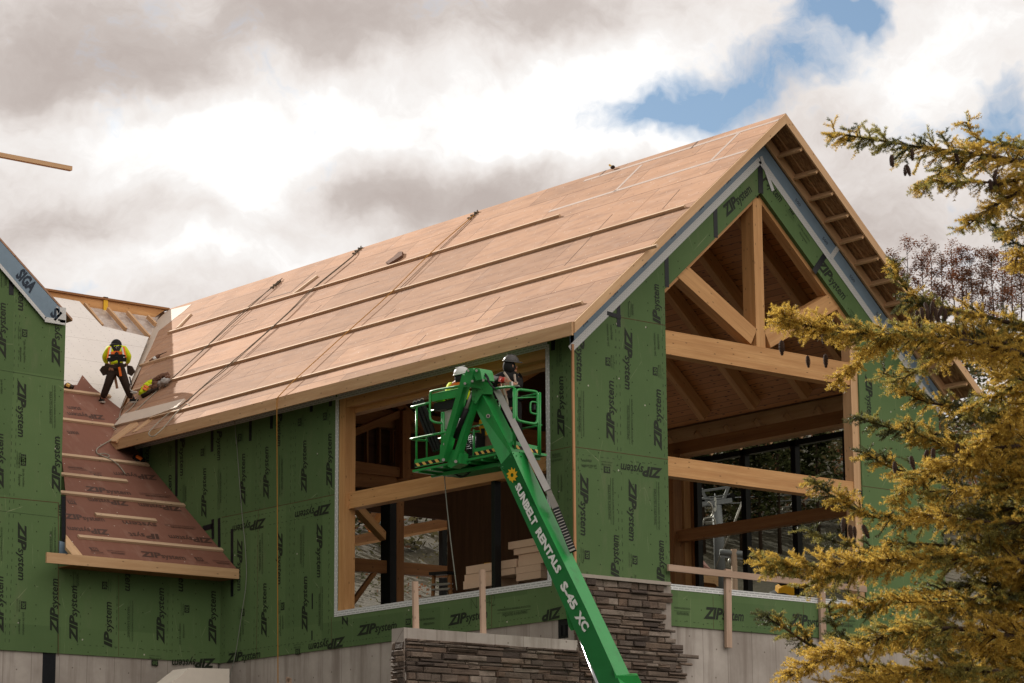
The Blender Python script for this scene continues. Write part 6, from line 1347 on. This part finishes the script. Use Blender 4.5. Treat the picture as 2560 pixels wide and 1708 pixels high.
# the wooded slope above the meadow reads as one mass
mb = MB(); r = random.Random(5)
for _ in range(6800):
    v = r.uniform(-70, 110); u = r.uniform(298 if v > 6 else 228, 430); p = CAM+BK*u+RK*v; z = ground_z(p.x, p.y); h = r.uniform(2.5, 7)*(1 if u > 290 else .45)
    clumps(mb, r, (p.x, p.y, z+h*.55), (1.6, 1.6, h*.5) if u > 290 else (1.3, 1.3, h*.5), 14, .42 if u > 290 else .2, 0 if r.random() < .6 else (1 if r.random() < .6 else 2), dens=.3)
mb.build('woodland', [M_['far_olive'], M_['far_conifer'], M_['leaf_brown']], None, kind='stuff')
def conifer(r, base, h, lab, trunkh=.3):
    t = thing('conifer', lab, 'tree', base, 'dark conifers on the ski hill'); B = V(base); mb = MB(); mb.tube([B-V((0, 0, .5)), B+V((0, 0, h*.95))], [.28, .06], 0, 6); mb.build('trunk', M_['bark'], t, base)
    mb = MB(); n = 15
    for k in range(n):
        f_ = trunkh+(1-trunkh)*k/n; R_ = (1-f_)*h*.30+.5
        for q in range(7):
            a = r.uniform(0, 6.28); rr = R_*r.uniform(.4, 1.); clumps(mb, r, B+V((math.cos(a)*rr*.6, math.sin(a)*rr*.6, h*f_-rr*.1)), (rr*.45, rr*.45, .5), 14, .30, 0, dens=0)
    mb.build('crown', M_['far_conifer'], t, base)
r = random.Random(8)
for i, (px, py, h, th, lab) in enumerate(((1903, 1420, 17, .35, 'dark conifer with a bare trunk between the two right mullions'), (1855, 1395, 18, .4, 'dark conifer behind the middle mullion'), (2048, 1365, 18, .4, 'dark conifer beside the right jamb of the gable opening'), (1950, 1385, 19, .35, 'dark conifer left of the right hand mullion, further up'), (1760, 1385, 17, .35, 'dark conifer behind the chair lift tower'), (1800, 1365, 18, .3, 'dark conifer right of the chair lift tower'), (1720, 1370, 18, .3, 'dark conifer behind the left window frame'), (1990, 1360, 20, .35, 'dark conifer behind the right hand mullion'),
    (1040, 1330, 15, .2, 'dark conifer seen past the ladder through the long wall opening'), (1085, 1315, 15, .2, 'dark conifer seen beside the dark partition'), (940, 1350, 14, .2, 'dark conifer seen low left through the long wall opening'))):
    p = onhill(px, py); conifer(r, p, h, lab, th)
# chair lift
ct = onhill(1805, 1480); tw = thing('chairlift_tower', 'grey chair lift tower numbered 3 on the ski hill, seen through the gable', 'chairlift tower', ct)
dp = (ct-CAM).dot(fw); TP = lambda *p: PD(zJ(*p), dp)
mb = MB(); mb.tube([V((TP(600, 1400).x, TP(600, 1400).y, ct.z-1)), TP(580, 900), TP(558, 560)], [.62, .56, .5], 0, 12); mb.build('pole', M_['lift_tower'], tw)
mb = MB(); mb.bar(TP(390, 560), TP(720, 515), .5, .5); mb.bar(TP(395, 390), TP(470, 555), .32, .32, fw); mb.bar(TP(690, 350), TP(625, 525), .32, .32, fw); mb.bar(TP(400, 415), TP(675, 375), .22, .22, fw); mb.build('crossarm', M_['lift_tower'], tw)
mb = MB(); 
for a, b in (((395, 520), (700, 480)), ((395, 490), (690, 455)), ((540, 440), (545, 520)), ((440, 470), (445, 540)), ((690, 440), (700, 510))): mb.tube([TP(*a), TP(*b)], .07, 0, 5)
mb.build('catwalk', M_['lift_tower'], tw)
mb = MB(); 
for x, y in ((675, 490), (700, 500), (720, 470), (395, 525), (415, 520)): c = TP(x, y); mb.tube([c-fw*.1, c+fw*.1], .35, 0, 10)
mb.build('sheaves', M_['black'], tw)
mb = MB(); A, B = TP(524, 618), TP(552, 618); put_text(mb, '3', A-fw*.7, B-fw*.7, -fw, 1.4, 0, .05); mb.build('number', M_['white_ink'], tw)
def chair(label, hx, hy, tops, dd, w_):
    q = lambda *p: PD(zJ(*p), dp+dd); t = thing('lift_chair', label, 'lift chair', q(hx, hy+190), 'chairs hanging on the lift line')
    mb = MB(); mb.tube(crm([q(*p) for p in tops], 4), .09, 0, 6); mb.build('hanger', M_['steel'], t)
    bx, by = tops[-1]; mb = MB(); mb.tube(crm([q(bx-w_*.6, by+90), q(bx-w_*.5, by+25), q(bx-w_*.3, by+2), q(bx+w_*.3, by-2), q(bx+w_*.48, by+18), q(bx+w_*.6, by+80)], 4), .10, 0, 6); mb.tube([q(bx-w_*.5, by+48), q(bx+w_*.52, by+38)], .06, 0, 5); mb.build('frame', M_['steel'], t)
    mb = MB(); mb.bar(q(bx-w_*.6, by+90), q(bx+w_*.6, by+82), .9, .12); mb.build('seat', M_['black'], t)
chair('lift chair hanging just left of the numbered tower', 480, 560, ((470, 530), (500, 560), (522, 630), (505, 680), (480, 700)), -20, 115)
chair('lift chair hanging nearest the middle of the right pane', 1110, 460, ((1112, 455), (1092, 480), (1078, 540), (1095, 590), (1118, 605)), 25, 118)
chair('lift chair hanging against the right hand mullion', 1330, 435, ((1330, 435), (1352, 480), (1360, 530), (1345, 570), (1318, 590)), 25, 120)
chair('small lift chair seen through the long wall opening', 2000, 0, ((-2560, 130), (-2575, 165), (-2580, 205), (-2572, 235), (-2560, 245)), 25, 110)
for a, b, lab in (((395, 500), (1700, 440), 'upper haul cable of the chair lift'), ((395, 560), (1700, 500), 'lower haul cable of the chair lift')):
    mb = MB(); mb.tube([PD(zJ(*a), dp-2), PD(zJ(*b), dp+30)], .06, 0, 5); tag(mb.build('haul_cable', M_['lift_tower'], None, base=PD(zJ(*a), dp-2)), lab, 'cable')
sp = PD(zJ(800, 600), 90); mb = MB(); mb.tube([PD(zJ(838, 500), 90), PD(zJ(755, 728), 90), PD(zJ(540, 1240), 90)], [.045, .045, .02], 0, 6); tag(mb.build('guy_wire', M_['steel'], None, base=sp), 'slanting pale guy wire outside the window left of the middle mullion', 'wire')
up_ = thing('utility_pole', 'weathered wooden pole with a grey pipe crossarm outside the far windows', 'pole', PD(zJ(740, 1500), 85)); q = lambda *p: PD(zJ(*p), 85)
mb = MB(); g_ = q(740, 1500); mb.tube([V((g_.x, g_.y, ground_z(g_.x, g_.y)-.3)), q(740, 1030)], .105, 0, 10); mb.build('post', M_['grey_wood'], up_)
mb = MB(); mb.tube([q(590, 1062), q(860, 1085)], .10, 0, 10); mb.bar(q(600, 1108), q(850, 1135), .06, .06); mb.build('crossarm', M_['lift_tower'], up_)
mb = MB(); mb.blob(q(712, 1160), (.11, .11, .14), 0, 10, 8); mb.tube([q(690, 1120), q(712, 1150)], .03, 0, 6); mb.build('insulator', M_['steel'], up_)
sh_ = thing('site_shed', 'pink sided shed under construction beyond the far windows', 'shed', PD(zJ(300, 1500), 72)); q = lambda *p: PD(zJ(*p), 72)
mb = MB(); mb.prism([q(*p) for p in ((20, 990), (110, 985), (500, 1245), (500, 1290), (20, 1280))], fw*3); mb.build('gable_panel', M_['pink'], sh_)
mb = MB(); mb.prism([q(*p)-fw*.02 for p in ((20, 1270), (110, 1280), (110, 1345), (20, 1345))], fw*.1); mb.prism([q(*p)-fw*.03 for p in ((400, 1288), (575, 1310), (575, 1430), (535, 1395), (400, 1380))], fw*.1); mb.build('bare_boards', M_['fir'], sh_)
mb = MB(); mb.prism([q(*p)+fw*.1 for p in ((20, 1345), (560, 1385), (560, 1600), (20, 1600))], fw*2.5); mb.build('base_wall', M_['dark_wood'], sh_)
mc = thing('yellow_machine', 'yellow construction machine on the meadow behind the right of the gable sill', 'machine', PD(zJ(1350, 1560), 95)); q = lambda *p: PD(zJ(*p), 95)
mb = MB(); mb.prism([q(*p) for p in ((1210, 1500), (1215, 1450), (1260, 1425), (1340, 1415), (1395, 1425), (1490, 1430), (1500, 1530), (1500, 1640), (1240, 1640))], fw*1.2); mb.build('body', M_['yellow'], mc, bevel=.12)
mb = MB(); mb.prism([q(*p)+fw*.3 for p in ((1200, 1370), (1310, 1380), (1320, 1410), (1240, 1425))], fw*.6); mb.tube([q(1250, 1640)-fw*.2, q(1250, 1640)+fw*1.4], .5, 0, 16); mb.tube([q(1460, 1640)-fw*.2, q(1460, 1640)+fw*1.4], .5, 0, 16); mb.build('undercarriage', M_['black'], mc)
# ------------------------------------------------------------------ the spruce in the foreground
DS = 24.0
spr = PD((2780, 1500), DS+.6); sg = ground_z(spr.x, spr.y)
spruce = thing('spruce_tree', 'large foreground spruce with golden green sunlit branches and hanging cones at the right edge', 'tree', (spr.x, spr.y, sg))
mb = MB(); mb.tube([V((spr.x, spr.y, sg-.3)), V((spr.x, spr.y, -5)), V((spr.x+.05, spr.y, -1)), V((spr.x+.05, spr.y, 1.6))], [.24, .19, .11, .03], 0, 14); mb.build('trunk', M_['bark'], spruce)
NR = np.random.RandomState(11)
def unit(a): return a/np.maximum(np.linalg.norm(a, axis=-1, keepdims=True), 1e-9)
def needle_tris(A, B, rad, per_m, ln, wd):
    """needles set all round many twigs at once -> (n,3,3) triangles"""
    A, B = np.array(A), np.array(B); L = np.linalg.norm(B-A, axis=1); n = np.maximum((L*per_m).astype(int), 3); idx = np.repeat(np.arange(len(A)), n)
    t = NR.rand(len(idx))[:, None]; ax = unit(B-A)[idx]; rndv = NR.normal(size=(len(idx), 3)); r1 = unit(rndv-ax*(rndv*ax).sum(1, keepdims=True))
    up = np.array([0, 0, .35]); r1 = unit(r1+up)
    ang = np.radians(NR.uniform(44, 76, len(idx)))[:, None]; d = ax*np.cos(ang)+r1*np.sin(ang); l = (ln*NR.uniform(.7, 1.25, len(idx)))[:, None]
    p = A[idx]+(B-A)[idx]*t+r1*rad; s = unit(np.cross(d, NR.normal(size=d.shape)))*wd
    return np.stack([p-s, p+s, p+d*l], 1)
def spruce_branch(pts, gold=.3, dark=0., thick=1., dens=1., sec=.34, up=.0, r0=.03, seed=0, bare=0.):
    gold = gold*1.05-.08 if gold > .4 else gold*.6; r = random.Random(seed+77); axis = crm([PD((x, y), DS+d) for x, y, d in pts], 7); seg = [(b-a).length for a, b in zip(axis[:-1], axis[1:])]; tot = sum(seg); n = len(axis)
    wood = MB(); wood.tube(axis, [max(r0*(1-i/n), .006) for i in range(n)], 0, 6); tw = {0: [[], []], 1: [[], []], 2: [[], []]}
    def addt(a, b, k): tw[k][0].append(tuple(a)); tw[k][1].append(tuple(b))
    st_ = [0.]; ph = r.uniform(0, 6)
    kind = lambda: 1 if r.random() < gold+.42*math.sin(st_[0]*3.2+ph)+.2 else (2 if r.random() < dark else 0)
    acc = 0; side = 1
    for i in range(n-1):
        a, b = axis[i], axis[i+1]; d = (b-a).normalized(); t = acc/tot; acc += seg[i]; st_[0] = acc
        if t > bare: addt(a, b, kind())
        m = max(1, int(seg[i]/.013*dens*r.uniform(.7, 1.3)))
        for q in range(m):
            f_ = r.random(); tt = t+f_*seg[i]/tot; p = a.lerp(b, f_); side = -side
            hz = d.cross(V((0, 0, 1))).normalized(); vz = hz.cross(d).normalized()
            az = r.gauss(0, .75); sd = (hz*side*math.cos(az)+vz*math.sin(az)+V((0, 0, up-.10))).normalized(); an = math.radians(r.uniform(38, 62)); dr = (d*math.cos(an)+sd*math.sin(an)).normalized()
            L = sec*thick*r.uniform(.45, 1.1)*(1.05-tt*.72)*min(1, .5+tt*2.5); k = kind(); cur = p; prev = p; ns = max(2, int(L/.06)); dd = dr
            for j in range(ns):
                dd = (dd+V((0, 0, -.10+r.gauss(0, .05)))+V((r.gauss(0, .07), r.gauss(0, .07), 0))).normalized(); nx = cur+dd*L/ns; addt(cur, nx, k)
                if j > 0 or L < .15:
                    for s2 in (-1, 1):
                        if r.random() < .88:
                            h2 = dd.cross(V((0, 0, 1))).normalized(); e2 = (dd*.75+h2*s2*.6+V((0, 0, r.gauss(-.04, .22)))).normalized(); L3 = r.uniform(.06, .14)*(1.1-j/ns*.5); addt(nx, nx+e2*L3, k if r.random() < .8 else kind())
                cur = nx
            wood.tube([p, p.lerp(cur, .5)+V((0, 0, .012)), cur], [.006, .0045, .003], 0, 4, False)
    W_ = wood; tris = []; mats_ = []
    for k in (0, 1, 2):
        if tw[k][0]:
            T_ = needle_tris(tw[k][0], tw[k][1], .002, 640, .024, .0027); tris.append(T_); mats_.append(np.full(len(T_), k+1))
    T_ = np.concatenate(tris); mk = np.concatenate(mats_); nt = len(T_)
    base = V(spruce['_b']); nv = len(W_.v); me = bpy.data.meshes.new('branch')
    co = np.concatenate([np.array([tuple(v-base) for v in W_.v]), T_.reshape(-1, 3)-np.array(tuple(base))]); wl = [len(f) for f in W_.f]
    loops = np.concatenate([np.array([i for f in W_.f for i in f]), nv+np.arange(nt*3)]); tots = np.concatenate([np.array(wl), np.full(nt, 3)]); st = np.concatenate([[0], np.cumsum(tots)[:-1]])
    me.vertices.add(len(co)); me.vertices.foreach_set('co', co.astype(np.float32).ravel()); me.loops.add(len(loops)); me.loops.foreach_set('vertex_index', loops.astype(np.int32)); me.polygons.add(len(tots)); me.polygons.foreach_set('loop_start', st.astype(np.int32)); me.polygons.foreach_set('loop_total', tots.astype(np.int32))
    for nm in ('bark', 'needle', 'needle_gold', 'needle_dark'): me.materials.append(M_[nm])
    me.polygons.foreach_set('material_index', np.concatenate([np.zeros(len(wl)), mk]).astype(np.int32)); me.update(calc_edges=True); me.validate()
    o = bpy.data.objects.new('branch', me); COL.objects.link(o); o.parent = spruce; o['_b'] = tuple(base)
X_ = 2700
SB_ = [
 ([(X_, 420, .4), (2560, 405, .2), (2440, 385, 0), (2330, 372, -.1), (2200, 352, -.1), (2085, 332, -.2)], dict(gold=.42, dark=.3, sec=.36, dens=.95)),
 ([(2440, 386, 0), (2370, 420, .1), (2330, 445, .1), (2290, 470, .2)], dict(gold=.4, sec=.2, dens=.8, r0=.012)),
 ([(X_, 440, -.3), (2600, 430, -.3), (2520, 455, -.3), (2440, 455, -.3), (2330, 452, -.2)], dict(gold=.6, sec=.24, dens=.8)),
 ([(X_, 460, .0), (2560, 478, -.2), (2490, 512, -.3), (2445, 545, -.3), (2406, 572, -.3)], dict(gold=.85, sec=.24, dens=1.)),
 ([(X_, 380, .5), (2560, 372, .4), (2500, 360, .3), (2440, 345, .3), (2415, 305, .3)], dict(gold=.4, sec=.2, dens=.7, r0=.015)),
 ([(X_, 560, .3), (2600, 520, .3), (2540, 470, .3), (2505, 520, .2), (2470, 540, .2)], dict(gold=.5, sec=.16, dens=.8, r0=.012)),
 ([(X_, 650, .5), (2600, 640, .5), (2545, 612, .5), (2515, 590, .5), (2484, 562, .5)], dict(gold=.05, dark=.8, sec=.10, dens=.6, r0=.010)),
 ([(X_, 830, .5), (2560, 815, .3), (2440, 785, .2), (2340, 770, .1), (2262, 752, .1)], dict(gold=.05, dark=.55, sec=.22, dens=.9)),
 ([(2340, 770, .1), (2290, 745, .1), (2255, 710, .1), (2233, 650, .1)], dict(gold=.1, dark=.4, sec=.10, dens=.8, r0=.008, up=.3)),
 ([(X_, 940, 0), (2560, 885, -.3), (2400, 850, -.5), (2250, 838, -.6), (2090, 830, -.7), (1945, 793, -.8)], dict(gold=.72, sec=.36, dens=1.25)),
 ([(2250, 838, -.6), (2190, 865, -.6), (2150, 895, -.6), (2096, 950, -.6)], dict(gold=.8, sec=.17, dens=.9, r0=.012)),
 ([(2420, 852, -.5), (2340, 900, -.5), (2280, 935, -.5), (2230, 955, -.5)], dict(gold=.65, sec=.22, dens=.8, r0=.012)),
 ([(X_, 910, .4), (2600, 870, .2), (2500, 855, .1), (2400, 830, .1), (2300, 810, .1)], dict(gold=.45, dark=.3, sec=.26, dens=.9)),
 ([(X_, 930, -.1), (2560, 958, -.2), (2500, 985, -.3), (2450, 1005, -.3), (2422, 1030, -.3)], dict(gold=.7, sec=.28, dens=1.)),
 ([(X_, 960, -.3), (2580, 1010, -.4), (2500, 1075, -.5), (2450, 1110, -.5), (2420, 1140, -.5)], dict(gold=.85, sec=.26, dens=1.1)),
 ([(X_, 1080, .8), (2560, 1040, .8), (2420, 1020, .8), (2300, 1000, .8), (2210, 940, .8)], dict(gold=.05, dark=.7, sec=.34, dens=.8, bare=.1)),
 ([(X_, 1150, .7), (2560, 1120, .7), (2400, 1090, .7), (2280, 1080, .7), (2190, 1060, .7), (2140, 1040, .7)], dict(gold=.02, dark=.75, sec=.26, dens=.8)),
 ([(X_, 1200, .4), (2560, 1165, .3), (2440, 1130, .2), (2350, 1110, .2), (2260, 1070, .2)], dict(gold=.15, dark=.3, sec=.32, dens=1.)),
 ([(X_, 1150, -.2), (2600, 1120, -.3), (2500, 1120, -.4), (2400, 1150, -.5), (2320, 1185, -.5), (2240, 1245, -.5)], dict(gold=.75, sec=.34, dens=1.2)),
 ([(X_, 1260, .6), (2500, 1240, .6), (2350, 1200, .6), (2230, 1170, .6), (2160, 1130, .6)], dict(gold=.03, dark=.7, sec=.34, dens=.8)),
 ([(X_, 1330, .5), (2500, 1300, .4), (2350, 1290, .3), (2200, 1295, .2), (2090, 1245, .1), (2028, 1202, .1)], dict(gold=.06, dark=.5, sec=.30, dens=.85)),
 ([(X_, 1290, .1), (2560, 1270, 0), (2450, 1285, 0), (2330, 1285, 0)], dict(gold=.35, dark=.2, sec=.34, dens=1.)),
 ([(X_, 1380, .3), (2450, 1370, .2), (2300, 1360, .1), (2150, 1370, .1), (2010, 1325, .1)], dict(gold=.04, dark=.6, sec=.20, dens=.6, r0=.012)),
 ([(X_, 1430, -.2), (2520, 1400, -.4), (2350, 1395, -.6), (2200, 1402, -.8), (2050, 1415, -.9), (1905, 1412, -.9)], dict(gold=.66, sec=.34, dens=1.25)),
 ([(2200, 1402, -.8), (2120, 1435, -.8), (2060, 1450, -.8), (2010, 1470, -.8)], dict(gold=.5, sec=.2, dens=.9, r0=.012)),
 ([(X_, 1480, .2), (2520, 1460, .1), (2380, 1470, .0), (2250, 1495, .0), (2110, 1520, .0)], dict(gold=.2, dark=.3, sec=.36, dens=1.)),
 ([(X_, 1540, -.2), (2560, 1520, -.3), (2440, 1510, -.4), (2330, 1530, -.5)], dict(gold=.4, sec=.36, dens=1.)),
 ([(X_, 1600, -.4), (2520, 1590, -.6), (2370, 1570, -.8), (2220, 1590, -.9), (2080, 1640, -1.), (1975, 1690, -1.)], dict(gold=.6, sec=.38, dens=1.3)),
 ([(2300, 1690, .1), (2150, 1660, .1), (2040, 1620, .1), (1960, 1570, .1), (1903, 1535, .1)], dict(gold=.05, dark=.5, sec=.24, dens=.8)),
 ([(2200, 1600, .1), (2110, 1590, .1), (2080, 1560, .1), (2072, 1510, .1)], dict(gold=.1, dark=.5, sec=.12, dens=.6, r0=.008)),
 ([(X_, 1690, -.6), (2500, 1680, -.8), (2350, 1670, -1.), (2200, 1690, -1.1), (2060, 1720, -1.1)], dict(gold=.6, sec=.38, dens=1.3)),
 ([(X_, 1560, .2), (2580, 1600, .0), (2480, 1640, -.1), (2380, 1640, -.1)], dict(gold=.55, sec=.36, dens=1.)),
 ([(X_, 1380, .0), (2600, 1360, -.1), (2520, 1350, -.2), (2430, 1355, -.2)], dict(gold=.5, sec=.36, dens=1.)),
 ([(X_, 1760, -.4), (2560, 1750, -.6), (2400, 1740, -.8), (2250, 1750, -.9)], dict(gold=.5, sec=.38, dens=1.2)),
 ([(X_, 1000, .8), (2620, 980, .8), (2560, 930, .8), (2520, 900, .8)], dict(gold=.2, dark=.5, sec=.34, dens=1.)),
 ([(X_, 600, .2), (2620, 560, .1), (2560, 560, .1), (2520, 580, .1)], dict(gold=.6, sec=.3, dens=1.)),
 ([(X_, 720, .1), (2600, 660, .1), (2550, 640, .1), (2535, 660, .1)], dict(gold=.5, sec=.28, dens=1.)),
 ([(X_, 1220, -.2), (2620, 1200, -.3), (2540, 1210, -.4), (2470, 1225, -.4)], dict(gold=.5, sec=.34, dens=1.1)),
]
rf = random.Random(31)
LIM = [(560, 2530), (700, 2420), (800, 2330), (950, 2330), (1050, 2260), (1200, 2240), (1300, 2180), (1400, 2150), (1500, 2170), (1600, 2080), (1760, 2060)]
for k in range(11):
    y = 860+k*90+rf.uniform(-20, 20); xl = next(a[1]+(b[1]-a[1])*(y-a[0])/(b[0]-a[0]) for a, b in zip(LIM[:-1], LIM[1:]) if y < b[0] or b[0] == 1760)+rf.uniform(60, 200); dd = rf.choice((-.5, -.3, .2, .5, .8)); dr = rf.uniform(-30, 70)
    q = [(X_, y-dr, dd), (X_*.75+xl*.25, y-dr*.5+rf.uniform(-15, 15), dd), ((X_+xl)/2, y+rf.uniform(-15, 15), dd-.1), (X_*.25+xl*.75, y+dr*.25, dd-.15), (xl, y+dr*.4, dd-.2)]
    SB_.append((q, dict(gold=.5 if dd < .3 else .15, dark=.15 if dd < .3 else .4, sec=.34, dens=.9)))
for k in range(22):      # the sides of the tree away from the picture
    y = 330+k*68+rf.uniform(-25, 25); Lr = 120+k*26+rf.uniform(-30, 60); a_ = rf.uniform(-1.1, 1.1); ex, ed = math.cos(a_)*Lr, math.sin(a_)*Lr/275.
    SB_.append(([(2782+ex*t, y-math.sin(t*2.2)*25+t*t*60, .6+ed*t) for t in (0, .3, .6, .85, 1)], dict(gold=.5, dark=.3, sec=.32, dens=.7)))
for i, (p, k) in enumerate(SB_): spruce_branch(p, seed=i, **k)
# hanging cones
def cone_mesh():
    mb = MB(); n = 10; L = .125
    mb.tube([(0, 0, 0), (0, 0, -L*.12), (0, 0, -L*.4), (0, 0, -L*.75), (0, 0, -L)], [.006, .014, .0185, .015, .004], 0, 10)
    for k in range(11):
        z = -L*(.06+.085*k); r_ = .019*math.sin(math.pi*min(.95, .18+.075*k))+.004
        for q in range(8):
            a = q*math.pi/4+k*.39; p = V((math.cos(a)*r_, math.sin(a)*r_, z)); o = V((math.cos(a), math.sin(a), 0)); s = V((-math.sin(a), math.cos(a), 0)); b0 = len(mb.v)
            mb.v += [p-s*.007, p+s*.007, p+o*.005-V((0, 0, .012))]; mb.face([b0, b0+1, b0+2], [(0, 0)]*3, 0)
    return mb
first = cone_mesh().build('cone', M_['cone'], None, (0, 0, 0)); rc = random.Random(4)
cl = [(zY, 112, 400), (zY, 245, 490), (zY, 298, 345), (zY, 700, 380), (zY, 1025, 630), (zY, 1085, 540), (zY, 1110, 590), (zY, 1075, 620), (zN, 310, 755), (zN, 428, 745), (zN, 140, 655), (zN, 420, 600), (zV, 588, 405), (zV, 632, 455), (zV, 662, 465), (zV, 720, 455), (zN, 1190, 430), (zN, 1210, 450), (zN, 1130, 400), (zN, 1145, 440), (zN, 1075, 410), (zN, 1055, 440), (zN, 1090, 450), (zN, 1110, 470), (zN, 1025, 460), (zN, 1010, 500), (zN, 1040, 500), (zN, 1165, 500), (zN, 1290, 470), (zN, 1350, 560), (zN, 1255, 580), (zN, 1070, 530), (zN, 1095, 1370), (zN, 1130, 1360), (zN, 985, 1410), (zN, 880, 1450), (zN, 1290, 1330), (zT, 1380, 360), (zT, 1475, 425), (zN, 1160, 590), (zV, 945, 10)]
for i, (z, x, y) in enumerate(cl):
    c = first if i == 0 else first.copy()
    if i: COL.objects.link(c)
    c.parent = spruce; p = PD(z(x, y), DS-.25+rc.uniform(-.2, .1)); c.location = p-V(spruce['_b']); c.rotation_euler = (rc.gauss(0, .16), rc.gauss(0, .16), rc.uniform(0, 6)); s = rc.uniform(.85, 1.1); c.scale = (s, s, s)
